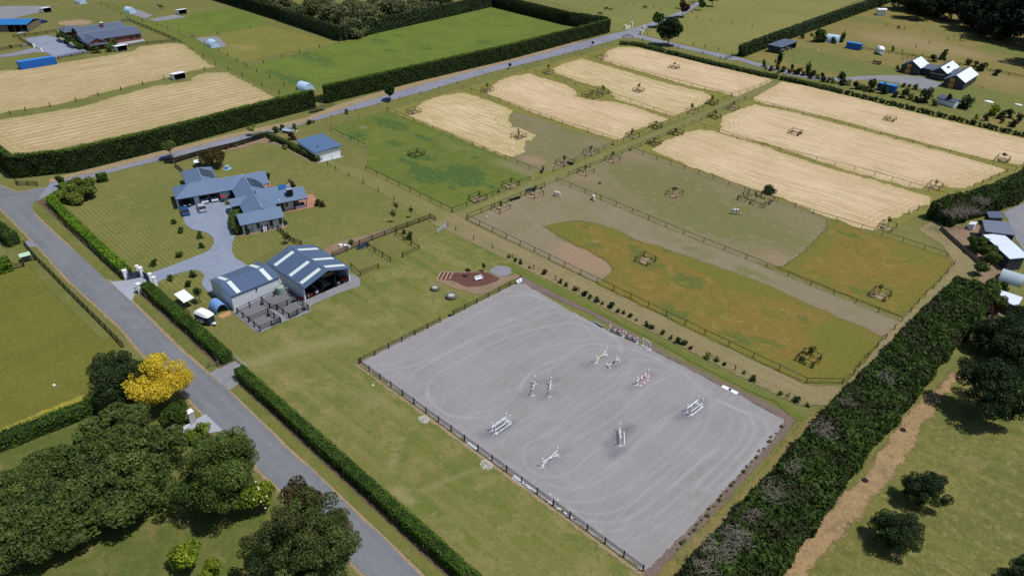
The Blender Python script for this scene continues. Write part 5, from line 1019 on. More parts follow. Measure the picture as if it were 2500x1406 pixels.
# --- the two blue-roofed sheds by the yard
shed = thing('workshop_shed', 'white ribbed workshop shed with blue-grey roof left of the stable barn', 'shed', (-121.3, 44.4, 0))
bx, by = 8.35, 10.2
gable_y(shed, 0, bx, 0, by, 3.25, 4.30, bx / 2, 0.10, R_barn_x, cap=False)
MB().span(bx - .24, bx - .10, .1, by - .1, 0, 3.1).build('wall', W_white, shed); MB().span(.10, .24, .1, by - .1, 0, 3.1).build('wall', W_white, shed)
for y in (0.10, by - .24):
    w = MB(); P = [(.243, 0), (bx - .243, 0), (bx - .243, 3.12), (bx / 2, 4.17), (.243, 3.12)]; n = 5
    w.add([(p[0], y, p[1]) for p in P] + [(p[0], y + .14, p[1]) for p in P], [tuple(range(n)), tuple(range(2 * n - 1, n - 1, -1))] + [(k, k + n, (k + 1) % n + n, (k + 1) % n) for k in range(n)]); w.build('wall', W_white_x, shed)
def sl(root, p, q, w, ax, mat=M_sky):                                   # skylight strip between two roof points
    d = w / 2
    pts = [(p[0], p[1] - d, p[2]), (q[0], q[1] - d, q[2]), (q[0], q[1] + d, q[2]), (p[0], p[1] + d, p[2])] if ax == 'y' else [(p[0] - d, p[1], p[2]), (p[0] + d, p[1], p[2]), (q[0] + d, q[1], q[2]), (q[0] - d, q[1], q[2])]
    if (pts[1][0] - pts[0][0]) * (pts[2][1] - pts[0][1]) - (pts[1][1] - pts[0][1]) * (pts[2][0] - pts[0][0]) < 0: pts = pts[::-1]
    MB().slab([(a, b, c + .03) for a, b, c in pts], .02).build('skylight', mat, root)
for fr in (.17, .82):
    z = lambda x: 4.30 - abs(x - bx / 2) / (bx / 2) * 1.05
    for x0, x1 in ((bx / 2 - .35, .25), (bx / 2 + .35, bx - .25)): sl(shed, (x0, by * fr, z(x0)), (x1, by * fr, z(x1)), .85, 'y')
MB().tube((bx + .05, by - .3, 3.1), (bx + .6, by - .2, 2.2), .06).build('downpipe', M_white, shed)
MB().box((bx + .05, 5.1, 2.7), (.2, .25, .3)).build('lamp', M_frame, shed)

barn = thing('stable_barn', 'open-fronted stable barn with blue-grey roof and six skylights', 'barn', (-119.9, 55.6, 0))
lx, ly = 13.9, 10.8
def barn_roof():
    gable_y(barn, -ly, 0, 0, lx, 3.25, 4.98, -ly / 2, 0.10, R_barn_x, cap=False)
before = set(barn.children); barn_roof()
for o in [c for c in barn.children if c not in before]: o.rotation_euler = (0, 0, -math.pi / 2)
# frame is turned: local (x, y) -> (y, -x) gives x along A, y along B
zb = lambda y: 4.98 - abs(y - ly / 2) / (ly / 2) * 1.73
for fr in (.18, .58, .86):
    for y0, y1 in ((ly / 2 - .55, .45), (ly / 2 + .55, ly - .45)): sl(barn, (lx * fr, y0, zb(y0)), (lx * fr, y1, zb(y1)), .95, 'x')
MB().span(.15, lx - .9, .25, .39, 0, 3.1).build('wall', W_white_x, barn); MB().span(.15, lx - .9, ly - .39, ly - .25, 0, 3.1).build('wall', W_white_x, barn)
w = MB(); P = [(.393, 0), (ly - .393, 0), (ly - .393, 3.15), (ly / 2, 4.84), (.393, 3.15)]; n = 5
w.add([(.15, p[0], p[1]) for p in P] + [(.29, p[0], p[1]) for p in P], [tuple(range(n))[::-1], tuple(range(n, 2 * n))] + [(k, (k + 1) % n, (k + 1) % n + n, k + n) for k in range(n)]); w.build('wall', W_white, barn)
MB().span(.3, lx - 1.0, .4, ly - .4, .03, .075).build('floor', M_conc, barn)
for y in (.32, 4.4, 7.3, ly - .32): MB().box((lx - .95, y, 1.6 if y in (.32, ly - .32) else 2.0), (.22, .22, 3.2 if y in (.32, ly - .32) else 4.0)).build('post', M_white if y in (.32, ly - .32) else M_black, barn)
MB().span(5.0, 5.12, .4, 4.3, .08, 2.6).build('partition', W_plain, barn); MB().span(5.0, 5.12, 7.4, ly - .4, .08, 2.6).build('partition', M_brickwall, barn)
for (y0, y1) in ((.5, 4.2), (7.5, ly - .5)):
    for z in (.5, .95): MB().span(lx - 1.0, lx - .92, y0, y1, z, z + .1).build('rail', M_black, barn)
    g = MB(); g.span(5.2, lx - 1.2, y0 + .3, y1 - .3, .08, .12); g.build('mat', M_rubber, barn)
for (y0, y1) in ((4.42, 4.5), (7.2, 7.28)): MB().span(5.2, lx - 1.0, y0, y1, .1, 1.9).build('stall_side', M_frame, barn)
sg = MB(); sg.box((lx - .78, ly / 2 + .35, 3.65), (.06, 2.4, .62)); s_ = sg.build('sign_board', M_timber, barn); MB().box((lx - .74, ly / 2 + .35, 3.65), (.02, 2.1, .38)).build('sign_panel', flat('sign_brown', S(92, 62, 52), .7), s_)
for (y, z, c) in ((1.3, .7, M_tan), (1.9, .55, M_red), (3.2, .6, M_white), (8.2, .5, M_white), (9.4, .9, M_red)): MB().box((lx - 1.5, y, z / 2 + .08), (.5, .5, z)).build('feed_bin', c, barn)

tank = thing('water_tank', 'sage green round water tank between the shed and the stable barn', 'tank', PN(1900, 120)); MB().lathe((0, 0, 0), [(.85, 0), (.85, 1.55), (.78, 1.68), (.35, 1.86), (.3, 1.95)], 20).build('body', M_tank, tank, smooth=False); MB().tube((.7, .5, 1.4), (.9, .6, .1), .05).build('pipe', M_white, tank)
bar = MB().lathe((*PN(2010, 85), 0), [(.32, 0), (.34, .45), (.32, .9), (.42, .92), (.42, 1.0)], 14).build('drum', M_white); tag(bar, 'white round drum beside the black pen corner post', 'drum')

# --- arches and small field shelters
def arch(label, loc, rz, r, ln, mat, group=None, open_='x+', hgt=None):
    t = thing('arch_shelter', label, 'shelter', loc, rz, group); m = MB(); n = 14; P = []; h = hgt or r
    for k, rr in ((0, 1.0), (1, .96)):
        for x in (-ln / 2, ln / 2):
            for i in range(n + 1):
                a = math.pi * i / n; P.append((x, r * rr * math.cos(a), h * rr * math.sin(a)))
    q = n + 1; F = []
    for i in range(n): F += [(i, i + 1, q + i + 1, q + i), (2 * q + i + 1, 2 * q + i, 3 * q + i, 3 * q + i + 1), (i + 1, i, 2 * q + i, 2 * q + i + 1), (q + i, q + i + 1, 3 * q + i + 1, 3 * q + i)]
    m.add(P, F); m.build('shell', mat, t)
    b = MB(); pts = [(-ln / 2 + .06, r * .93 * math.cos(math.pi * i / n), h * .93 * math.sin(math.pi * i / n)) for i in range(n + 1)]
    if open_ == 'none':
        q2 = [(ln / 2 - .08, p[1], p[2]) for p in pts]; MB().add(q2 + [(p[0] - .05, p[1], p[2]) for p in q2], [tuple(range(n, -1, -1)), tuple(range(n + 1, 2 * n + 2))]).build('front_wall', M_archl, t)
    if open_ != 'both': b.add(pts + [(p[0] + .05, p[1], p[2]) for p in pts], [tuple(range(n + 1)), tuple(range(2 * n + 1, n, -1))]); b.build('back_wall', mat, t)
    return t
ar = arch('sky-blue arched shelter against the white workshop shed', (-115.4, 42.7, 0), 0, 1.25, 3.0, M_arch, None, 'both', 1.9)
sh_sand = MB().prism([(1.6, -1.3), (3.1, -1.0), (3.0, .9), (1.6, 1.2)], 0.0, .06).build('bedding', flat('bedding_sand', S(176, 136, 100), .95), ar)
arch('pale blue arched shelter on the field lane, top left', Z1(1120, 110), 0.2, 2.0, 5.0, M_archl, None, 'none', 2.6)
arch('pale blue arched shelter on gravel beside the grassy lane', Z1(1835, 400), -0.1, 2.2, 5.5, M_archl, None, 'none', 2.6)
arch('white arched shelter behind the tall hedge near the arched gap', Z2(515, 770), 0.1, 2.2, 5.0, M_archl, None, 'none', 2.6)
arch('white arched shelter at the very top edge', Z1(695, 30), 0.1, 2.0, 6.0, M_archl, None, 'none', 2.6)
def box_shelter(label, loc, rz, w=4.4, d=3.2, h=2.3, roof=M_white):
    t = thing('field_shelter', label, 'shelter', loc, rz)           # open towards +x
    for y in (-w / 2 + .05, w / 2 - .05):
        m = MB(); m.slab([(-d / 2, y - .05, h - .35), (d / 2, y - .05, h), (d / 2, y + .05, h), (-d / 2, y + .05, h - .35)], 0.02)
        q = MB(); q.add([(-d / 2, y - .05, 0), (d / 2, y - .05, 0), (d / 2, y - .05, h - .05), (-d / 2, y - .05, h - .4), (-d / 2, y + .05, 0), (d / 2, y + .05, 0), (d / 2, y + .05, h - .05), (-d / 2, y + .05, h - .4)],
                        [(3, 2, 1, 0), (4, 5, 6, 7), (0, 1, 5, 4), (1, 2, 6, 5), (2, 3, 7, 6), (3, 0, 4, 7)]); q.build('side_wall', W_plain, t)
    MB().span(-d / 2, -d / 2 + .1, -w / 2 + .105, w / 2 - .105, 0, h - .4).build('back_wall', W_plain, t)
    MB().span(-d / 2 + .105, -d / 2 + .13, -w / 2 + .11, w / 2 - .11, 0.02, h - .42).build('shade_panel', M_black, t)  # black panels stand in for the shade inside the open shelter
    for y in (-w / 2 + .115, w / 2 - .115): MB().span(-d / 2 + .14, d / 2 - .05, y - .01, y + .01, 0.02, h - .45).build('shade_panel', M_black, t)
    MB().span(-d / 2 + .14, d / 2, -w / 2 + .13, w / 2 - .13, .1, .115).build('floor', M_inside, t)
    MB().slab([(-d / 2 - .2, -w / 2 - .15, h - .3), (d / 2 + .4, -w / 2 - .15, h + .08), (d / 2 + .4, w / 2 + .15, h + .08), (-d / 2 - .2, w / 2 + .15, h - .3)], .08).build('roof', roof, t)
    return t
box_shelter('white-roofed field shelter between the two top left hay fields', (-268.5, 104.6, 0), 0.03)
box_shelter('white-roofed shelter at the fence below the brick house', (-323.8, 105.6, 0), 0.1)
box_shelter('white-roofed shelter on the far lane among olive fields', Z1(1560, 122), 0.05)
box_shelter('white-roofed shelter beside the grey yard at the top left', Z1(395, 108), 0.3)
box_shelter('lone white shed in the dry field below the pine wood', Z4(1305, 125), 0.4, 5, 4, 3.2)

# --- white-walled shed with mono-pitch blue roof
s = thing('garden_shed', 'white-walled shed with single-pitch blue roof beside the green paddock', 'shed', (-170.8, 100.9, 0), -0.12)
w = MB(); w.span(-5.6, 5.6, -3.7, 3.7, 0, 2.45); w.build('wall', W_plain, s)
MB().slab([(-6.0, -4.2, 2.75), (6.1, -4.2, 2.75), (6.1, 4.2, 3.1), (-6.0, 4.2, 3.1)], .14).build('roof', R_shed, s)
MB().span(-5.57, 5.57, 3.0, 3.69, 2.45, 2.93).build('upper_wall', W_plain, s); MB().span(5.62, 7.0, -3.7, 3.7, 0, .09).build('step', M_conc, s); MB().box((2.5, -1.5, 3.0), (.5, .4, .12)).build('roof_vent', M_black, s)

# --- brick house top left
bh = thing('brick_house', 'red brick house with charcoal shingle roofs at the top left', 'house', (-345, 106, 0))
gable_y(bh, -16.5, -7.0, -6.5, 13.6, 2.75, 4.75, -11.3, mat=R_dark, wall=M_brickwall, inset=.5, cap=True)
gable_y(bh, -7.6, 8.1, -9.6, 14.2, 2.74, 4.7, 1.6, mat=R_dark, wall=M_brickwall, inset=.5)
before = set(bh.children)
gable_y(bh, 2.4, 9.9, 1.0, 13.8, 2.73, 4.55, 6.15, mat=R_dark, wall=M_brickwall, inset=.45)
for o in [c for c in bh.children if c not in before]: o.rotation_euler = (0, 0, -math.pi / 2)
gable_y(bh, -24.0, -14.0, -9.6, -3.0, 2.72, 4.2, -19, mat=R_dark, wall=M_brickwall, inset=.5, hip0=2.5)
MB().box((-9.5, 4.5, 4.6), (1.1, 1.1, 2.0)).build('chimney', M_brickwall, bh); MB().box((-9.5, 4.5, 5.68), (1.3, 1.3, .2)).build('chimney_cap', M_white, bh)
MB().slab([(13.4, -9.6, 2.5), (15.0, -9.6, 2.2), (15.0, -2.6, 2.2), (13.4, -2.6, 2.5)], .12).build('verandah_roof', R_dark, bh)
for y in (-8.5, -6.1, -3.7): window(bh, 13.42, y, 1.3, 1.4, 1.5, 'x+')
for y in (9.5, 12.0): window(bh, 7.66, y, 1.4, 1.1, 1.1, 'x+')
for (p, ln, lb) in ((UL(1030, 510), 5.0, 'upper dark blue raised planter beside the brick house'), (UL(1215, 600), 6.5, 'lower dark blue raised planter beside the brick house')):
    t = thing('raised_planter', lb, 'planter', p, 0.02); MB().span(-ln / 2, ln / 2, -.8, .8, 0, .8).build('box', flat('navy_box', S(44, 50, 84), .6), t)
    hb = np.random.default_rng(4); Pq = np.c_[hb.uniform(-ln / 2, ln / 2, 400), hb.uniform(.2, 1.4, 400), hb.uniform(.8, 1.5, 400)]; Vq, Fq = cards(Pq, np.tile([0, 0, 1.], (400, 1)), .35, .8, 1, 0, 3)
    link('flowers', fast_mesh('flowers', Vq, Fq, leafmat('cream_flower', S(150, 160, 110), S(226, 228, 190)), {'v': ('FACE', hb.random(400))}), t)['kind'] = 'stuff'

# --- open barn with the blue roof, top left edge
bb = thing('hay_barn', 'open-sided barn with a bright blue roof at the top left edge', 'barn', (-392.5, 86.5, 0), -0.65)
gable_y(bb, -9.0, 6.0, -14, 7.5, 3.0, 4.2, -2.0, mat=R_blue, cap=False, ezr=3.3)
MB().span(-8.5, 5.6, -13.8, -13.6, 0, 2.9).build('wall', W_plain, bb); MB().span(-8.5, -8.3, -13.5, 7.2, 0, 2.8).build('wall', M_timber, bb); MB().span(5.4, 5.6, -13.5, -1.0, 0, 3.0).build('wall', M_timber, bb)
for y in (-1, 1.8, 4.6, 7.1): MB().box((5.5, y, 1.5), (.2, .2, 3.0)).build('post', M_timber, bb)
MB().span(-8.2, 5.3, 7.1, 7.2, 0, 2.9).build('wall', M_timber, bb)
for (x, y, lb) in ((690, 190, 'blue trailer bin beside the blue-roofed barn'),):
    t = thing('bin', lb, 'bin', UL(x, y)); MB().box((0, 0, .8), (2.4, 3.4, 1.2)).build('body', flat('royal_blue', S(32, 62, 140), .5), t); MB().box((0, 2.2, .5), (1.0, 1.2, .8)).build('hatch', M_black, t)

# --- right-hand property: three linked charcoal gables
gh = thing('gabled_house', 'charcoal house of three linked gables with bright metal roofs', 'house', (-73, 318, 0))
for (xl, xr, y0, y1, ez, rz, nm) in ((-13.8, -6.1, 0.2, 10.5, 3.0, 5.3, 'left'), (-2.3, 3.9, -.5, 15.0, 2.95, 4.9, 'middle'), (5.0, 12.6, -9.0, 8.5, 2.95, 5.1, 'right')):
    gable_y(gh, xl, xr, y0, y1, ez, rz, mat=M_galv, wall=M_darkclad, inset=.3, cap=False)
    rx = (xl + xr) / 2
    MB().slab([(xl - .02, y0 - .02, ez + .02), (rx - .02, y0 - .02, rz + .02), (rx - .02, y1 + .02, rz + .02), (xl - .02, y1 + .02, ez + .02)][::-1], .03).build('dark_roof_side', R_dark, gh)
MB().slab([(-6.6, 2.2, 2.9), (-1.9, 2.0, 2.9), (-1.7, 9.5, 3.2), (-6.6, 9.0, 3.2)], .2).build('link_roof', R_dark, gh); MB().span(-6.4, -2.0, 2.8, 9.0, 0, 2.65).build('link_wall', M_darkclad, gh)
MB().slab([(3.5, 1.6, 2.88), (5.6, 1.4, 2.88), (5.6, 9.0, 3.15), (3.5, 8.8, 3.15)], .2).build('link_roof', R_dark, gh); MB().span(3.6, 5.3, 2.2, 8.2, 0, 2.62).build('link_wall', M_darkclad, gh)
for (x, y) in ((-10.7, .45), (8.0, -8.75)):
    MB().box((x, y, .95), (1.8, .06, 1.7)).build('plywood_panel', M_ply, gh); MB().box((x, y, 2.95 if x > 0 else 3.1), (1.7, .06, 1.5)).build('plywood_panel', M_ply, gh)
MB().box((-10.7, .44, 2.1), (1.8, .05, .7)).build('window', M_glass, gh)
window(gh, -8.0, .47, 1.3, .9, 1.7, 'y-'); window(gh, 1.8, -.25, 1.2, 1.6, 1.9, 'y-', 'glass_door'); MB().box((.6, -.75, 2.4), (5.0, 1.0, .12)).build('door_canopy', M_timber, gh)
for y in (-4.0, 0.5, 4.5): window(gh, 12.33, y, 1.5, 1.0, 1.3, 'x+')
MB().box((2.2, 5, 4.3), (.6, 1.6, .5)).build('roof_flue', M_frame, gh)
gg = thing('garage', 'dark clad lean-to garage at the start of the right-hand drive', 'garage', (-136.5, 317.5, 0))
MB().slab([(-3.4, -8.6, 3.1), (3.0, -8.0, 2.9), (3.0, 8.8, 2.9), (-3.4, 8.2, 3.1)], .2).build('roof', R_dark, gg); MB().span(-2.9, 2.6, -8.0, -7.8, 0, 2.72).build('wall', M_darkclad, gg); MB().span(-2.9, -2.7, -7.8, 7.8, 0, 2.75).build('wall', M_darkclad_y, gg); MB().span(-2.9, 2.6, 7.7, 7.9, 0, 2.72).build('wall', M_darkclad, gg)
for y in (-4.0, 0, 4.0): MB().box((2.55, y, 1.35), (.16, .16, 2.7)).build('post', M_frame, gg)
for k in range(5):
    for j in range(2): MB().box((1.2, -5.8 + 2.4 * k, .35 + .7 * j), (1.0, 2.1, .6)).build('pallet_stack', M_timber if (k + j) % 2 else M_white, gg)
for (p, lb) in ((RQ(430, 430), 'pallets leaning at the near corner of the dark garage'), (RQ(605, 440), 'pale pallet standing on the grass right of the dark garage')):
    t = thing('pallet', lb, 'pallet', p, .3)
    for k in range(5): MB().box((0, -.5 + .25 * k, .5), (.08, .14, 1.0)).build('slat', M_timber if 'leaning' in lb else flat('fresh_pine', S(206, 184, 142), .8), t)
ss = thing('garden_shed', 'white-walled garden shed with dark roof in the right-hand planting', 'shed', (-59.0, 285.6, 0), -0.35)
gable_y(ss, -1.8, 1.8, -3.6, 3.6, 2.0, 2.9, mat=R_dark, wall=W_plain, inset=.15, cap=False)
for o in ss.children: o.rotation_euler = (0, 0, math.pi / 2)
def container(label, loc, rz, ln, mat, h=2.6):
    t = thing('shipping_container', label, 'container', loc, rz)
    MB().span(0, ln, 0, 2.44, .1, h).build('body', mat, t); MB().span(-.02, ln + .02, -.02, 2.46, h, h + .05).build('roof', flat('container_roof', S(60, 130, 205), .45), t)
    for z in (.05,): MB().span(0, ln, .05, 2.39, 0, .1).build('base_frame', M_black, t)
    for y in (.63, 1.81): MB().box((ln + .03, y, h / 2), (.05, 1.1, h - .3)).build('door', mat, t)
    for y in (.3, .95, 1.5, 2.1): MB().tube((ln + .09, y, .2), (ln + .09, y, h - .1), .03, n=5).build('lock_bar', M_frame, t)
    for (x, y) in ((.06, .06), (ln - .06, .06), (.06, 2.38), (ln - .06, 2.38)): MB().box((x, y, h / 2), (.16, .16, h)).build('corner_post', flat('container_frame', S(20, 78, 152), .5), t)
container('long blue shipping container beside the top left hay field', (-318.2, 67.1, 0), math.pi / 2, 12.5, M_cont, 2.9)
container('blue shipping container beside the white horse float, right-hand property', (-118.3, 342.6, 0), 0, 6.3, M_cont, 2.7)
container('blue shipping container half hidden by bushes below the gabled house', (-83.5, 285.2, 0), 0, 6.3, M_cont, 2.7)
arch('white hoop shed among the bushes of the right-hand property', RQ(1350, 175), 0.1, 2.6, 5.5, M_archl, None, 'none', 3.2)

# --- sheds at the far right edge
def flat_shed(label, P, zt, mat, wall, drop=.3):
    cx = sum(p[0] for p in P) / len(P); cy = sum(p[1] for p in P) / len(P)
    t = thing('tin_shed', label, 'shed', (cx, cy, 0))
    Q = [(p[0] - cx, p[1] - cy) for p in P]
    if sum(Q[i][0] * Q[(i + 1) % len(Q)][1] - Q[(i + 1) % len(Q)][0] * Q[i][1] for i in range(len(Q))) < 0: Q = Q[::-1]
    MB().slab([(a, b, zt) for a, b in Q], .12).build('roof', mat, t); MB().prism([(a * .93, b * .93) for a, b in Q], 0, zt - .125).build('wall', wall, t)
    return t
M_tin = ribbed('bright_tin', S(214, 224, 240), 'Y', .5, .35, .4, .05, metal=.0, tint=.12)
flat_shed('small grey-roofed shed against the conifer belt at the right edge', tp(FR, [(1075, 485), (1310, 485), (1345, 590), (1120, 585)], 2.6), 2.6, R_dark, M_darkclad)
fs = flat_shed('large grey gable-roofed shed at the right edge', tp(FR, [(1010, 615), (1430, 650), (1535, 860), (1060, 800)], 3.6), 3.6, roofing('grey_roof', S(104, 112, 128), S(112, 120, 136)), M_darkclad)
flat_shed('bright corrugated tin roof with a dark joint at the right edge', tp(FR, [(1020, 850), (1330, 830), (1530, 1000), (1215, 1015)], 3.2), 3.2, M_tin, M_darkclad)
flat_shed('lower bright corrugated tin roof at the right edge', tp(FR, [(1215, 1022), (1535, 1005), (1662, 1120), (1690, 1205), (1440, 1225)], 3.1), 3.1, M_tin, M_darkclad)
flat_shed('rusty pale tin roof beside the cattle pens', tp(FR2, [(470, 410), (880, 550), (790, 690), (470, 560)], 2.4), 2.4, M_tin, M_timber)
arch('clear plastic growing tunnel at the right edge', ((-11.4), 163.9, 0), 0.05, 1.9, 4.2, flat('tunnel_plastic', S(166, 182, 190), .3, var=.1), None, 'x+', 2.0)
ts = thing('tank', 'shiny small tin lean-to under the conifer belt', 'shed', FR(830, 760)); MB().box((0, 0, .7), (1.2, 2.0, 1.4)).build('wall', M_galv, ts); MB().slab([(-.7, -1.1, 1.4), (.7, -1.1, 1.7), (.7, 1.1, 1.7), (-.7, 1.1, 1.4)], .05).build('roof', M_galv, ts)
# ------------------------------------------------------------------ fences, gates and tree guards
_box = {}
def unit(kind, mat, d):
    k = (kind, mat.name, d)
    if k not in _box: _box[k] = MB().box((0, 0, d[2] / 2) if kind == 'post' else (0.5, 0, 0), d).mesh(kind, mat)
    return _box[k]
def fence(label, pts, spacing, post=(.11, .11, 1.22), rails=((1.14, .08, .07),), pm=None, rm=None, name='paddock_fence', group=None, cat='fence', skip=(), jitter=0.0):
    pm = pm or M_blackwood; rm = rm or pm
    o0 = pts[0]; t = thing(name, label, cat, (o0[0], o0[1], 0), 0, group)
    pm_ = unit('post', pm, tuple(post)); nodes = []
    for i in range(len(pts) - 1):
        a, b = np.array(pts[i], float), np.array(pts[i + 1], float)
        n = max(1, int(round(np.linalg.norm(b - a) / spacing)))
        for k in range(n): nodes.append((a + (b - a) * k / n))
    nodes.append(np.array(pts[-1], float))
    if jitter: nodes = [p + np.array([random.uniform(-jitter, jitter), random.uniform(-jitter, jitter)]) for p in nodes]
    for i, p in enumerate(nodes):
        d = nodes[min(i + 1, len(nodes) - 1)] - nodes[max(i - 1, 0)]
        link('post', pm_, t, (p[0] - o0[0], p[1] - o0[1], -0.02), math.atan2(d[1], d[0]), (1, 1, 1 + random.uniform(-.04, .04)))
    for i in range(len(nodes) - 1):
        if i in skip: continue
        a, b = nodes[i], nodes[i + 1]; d = b - a; ln = np.linalg.norm(d)
        for (z, h, th) in rails:
            link('rail', unit('rail', rm, (1.0, th, h)), t, (a[0] - o0[0], a[1] - o0[1], z + random.uniform(-.01, .01)), math.atan2(d[1], d[0]), (ln, 1, 1))
    return t
two = ((1.05, .11, .045), (.68, .11, .045))
fence('black two-rail fence along the road side of the sand arena', [G(876.8, 888.4), G(1569.3, 1394.2)], 2.9, (.14, .14, 1.25), two, name='arena_fence')
fence('black two-rail fence on the barn side of the arena, left of the opening', [G(880.5, 886.3), G(1074.6, 787.1)], 3.0, (.14, .14, 1.25), two, name='arena_fence')
fence('black two-rail fence on the barn side of the arena, ending at the sign', [G(1106.3, 770.8), G(1271, 686.5)], 3.0, (.14, .14, 1.25), two, name='arena_fence')
# single-rail paddock fences
fence('single-rail fence along the dry lane above the arena', [G(1140.1, 535.4), G(1458, 690), G(1720, 817), G(1968.2, 935.7), G(2056, 936.9)], 4.3)
fence('single-rail fence on the lower side of the grass lane, near stretch', [G(1141, 534), Z9(1692, 822)], 4.4)
fence('single-rail fence on the lower side of the grass lane, middle stretch', [Z9(1875, 740), Z3(1195, 1295), Z3(1650, 1102)], 5.0)
fence('single-rail fence on the lower side of the grass lane, far stretch', [Z3(1795, 1036), Z3(2172, 858)], 5.0)
fence('single-rail fence dividing the grazed paddock with the white horses', [Z9(1785, 778), Z10(365, 715), Z10(945, 960), Z10(1480, 1170), Z11(380, 900), Z11(845, 1086)], 5.0)
fence('single-rail fence between the grazed paddock and the lowest hay paddock', [Z10(490, 240), Z10(1200, 488), Z10(2054, 785), Z11(570, 446), Z11(1155, 640)], 5.0)
fence('single-rail fence between the two lower right hay paddocks', [Z3(1722, 1065), Z3(2320, 1262), Z11(660, 80), Z11(1158, 232)], 5.2)
fence('single-rail fence between the two upper right hay paddocks', [Z3(2175, 862), Z4(930, 1005), Z4(1700, 1215), Z4(2405, 1398)], 5.4)
fence('single-rail fence on the upper side of the grass lane, near stretch', [G(1104.4, 519.1), Z9(1580, 768)], 4.6)
fence('single-rail fence on the upper side of the grass lane, middle stretch', [Z9(1762, 698), Z9(2230, 495), Z3(1530, 1058)], 5.0)
fence('single-rail fence on the upper side of the grass lane, far stretch', [Z3(1680, 985), Z3(2060, 838)], 5.0)
fence('single-rail fence on the lower edge of the green paddock', [G(1103.5, 518.6), Z9(645, 857), Z9(300, 690)], 4.4)
fence('single-rail fence beside the white-walled shed, edging the green paddock', [Z9(303, 515), Z9(118, 432), Z9(22, 386)], 4.6)
fence('single-rail fence between the green paddock and the first hay paddock', [G(946.5, 271.5), Z9(1050, 465), Z9(1670, 722)], 4.8)
fence('single-rail fence between the first and second hay paddocks', [G(1128.6, 217.5), Z9(1920, 360), G(1507, 347)], 5.0)
fence('single-rail fence between the second and third hay paddocks', [G(1285, 172.5), Z3(1000, 815), G(1656.6, 291)], 5.2)
fence('single-rail fence between the third and fourth hay paddocks', [G(1418.5, 136.8), Z3(1400, 660), G(1786, 236.8)], 5.4)
fence('single-rail fence at the right end of the fourth hay paddock', [Z4(85, 785), Z4(215, 755), Z4(420, 668)], 5.0)
wire = dict(post=(.11, .11, 1.2), rails=(), pm=M_brownwood, name='post_row')
fence('row of fence posts beside the upper road from the white shed to the fork', [G(810, 288), G(1027, 231), G(1200, 184), G(1314, 154), G(1430, 122), G(1512, 104)], 9.0, **wire)
fence('row of fence posts behind the green paddock', [G(809, 309), G(877, 290), G(946, 270)], 8.0, **wire)
fence('row of posts in front of the bright corner hedge', tp(Z7, [(385, 355), (550, 525), (720, 685), (910, 855), (1020, 955)]), 6.0, (.13, .13, 1.0), ((.75, .12, .04),), M_timber, name='post_row')
fence('row of posts in front of the hedge below the white gate', tp(Z6, [(-160, 690), (90, 925), (235, 1065), (400, 1215), (520, 1320)]), 6.0, (.13, .13, 1.0), (), M_timber, name='post_row')
fence('row of posts in front of the long roadside hedge', tp(Z16, [(320, 305), (572, 535), (860, 795), (1188, 1095), (1375, 1265), (1560, 1430)]), 5.6, (.13, .13, 1.0), (), M_timber, name='post_row')
fence('short timber rail at the left of the white gate', tp(GT, [(120, 330), (330, 600)]), 3.0, (.13, .13, 1.0), ((.9, .12, .04), (.45, .12, .04)), M_timber, name='rail_fence')
fence('short timber rail at the right of the white gate', tp(GT, [(1000, 1200), (1250, 1406)]), 3.0, (.13, .13, 1.0), ((.9, .12, .04), (.45, .12, .04)), M_timber, name='rail_fence')
fence('timber rail fence at the upper side of the gravel entrance', tp(Z6, [(455, 1395), (550, 1385), (565, 1370), (500, 1290)]), 2.4, (.13, .13, 1.1), ((1.0, .12, .04), (.55, .12, .04)), M_timber, name='rail_fence')
fence('timber rail fence at the lower side of the gravel entrance', tp(Z16, [(205, 180), (215, 195), (255, 240)]), 2.2, (.13, .13, 1.1), ((1.0, .12, .04), (.55, .12, .04)), M_timber, name='rail_fence')
fence('pale single gate rail across the gravel entrance', tp(Z16, [(195, 70), (262, 128)]), 3.0, (.1, .1, 1.1), ((1.0, .06, .04), (.6, .06, .04), (.25, .06, .04)), flat('galvanised_pipe', S(170, 176, 182), .4), name='field_gate', cat='gate')
four = ((1.18, .12, .04), (.88, .12, .04), (.58, .12, .04), (.28, .12, .04))
fence('black four-rail fence between the lawn and the barn grass', [G(812, 628), Z9(350, 1235), Z9(800, 1068)], 3.2, (.15, .15, 1.35), four, name='rail_fence')
fence('black gate rails closing the end of the four-rail fence', [Z9(800, 1066), Z9(843, 1085)], 2.0, (.1, .1, 1.2), four, name='field_gate', cat='gate')
pen2 = ((1.1, .12, .04), (.66, .12, .04))
fence('black rail fence of the grass pen nearest the barn, left side', [Z9(310, 1292), Z9(490, 1403)], 3.2, (.14, .14, 1.25), pen2, name='rail_fence')
fence('black rail fence of the second grass pen, right side', [Z9(530, 1197), Z9(716, 1313), Z9(585, 1370)], 3.2, (.14, .14, 1.25), pen2, name='rail_fence')
fence('black rail fence of the grass pen at the barn corner', [Z6(1890, 392), Z6(1985, 470), Z6(2170, 395)], 3.2, (.14, .14, 1.25), pen2, name='rail_fence')
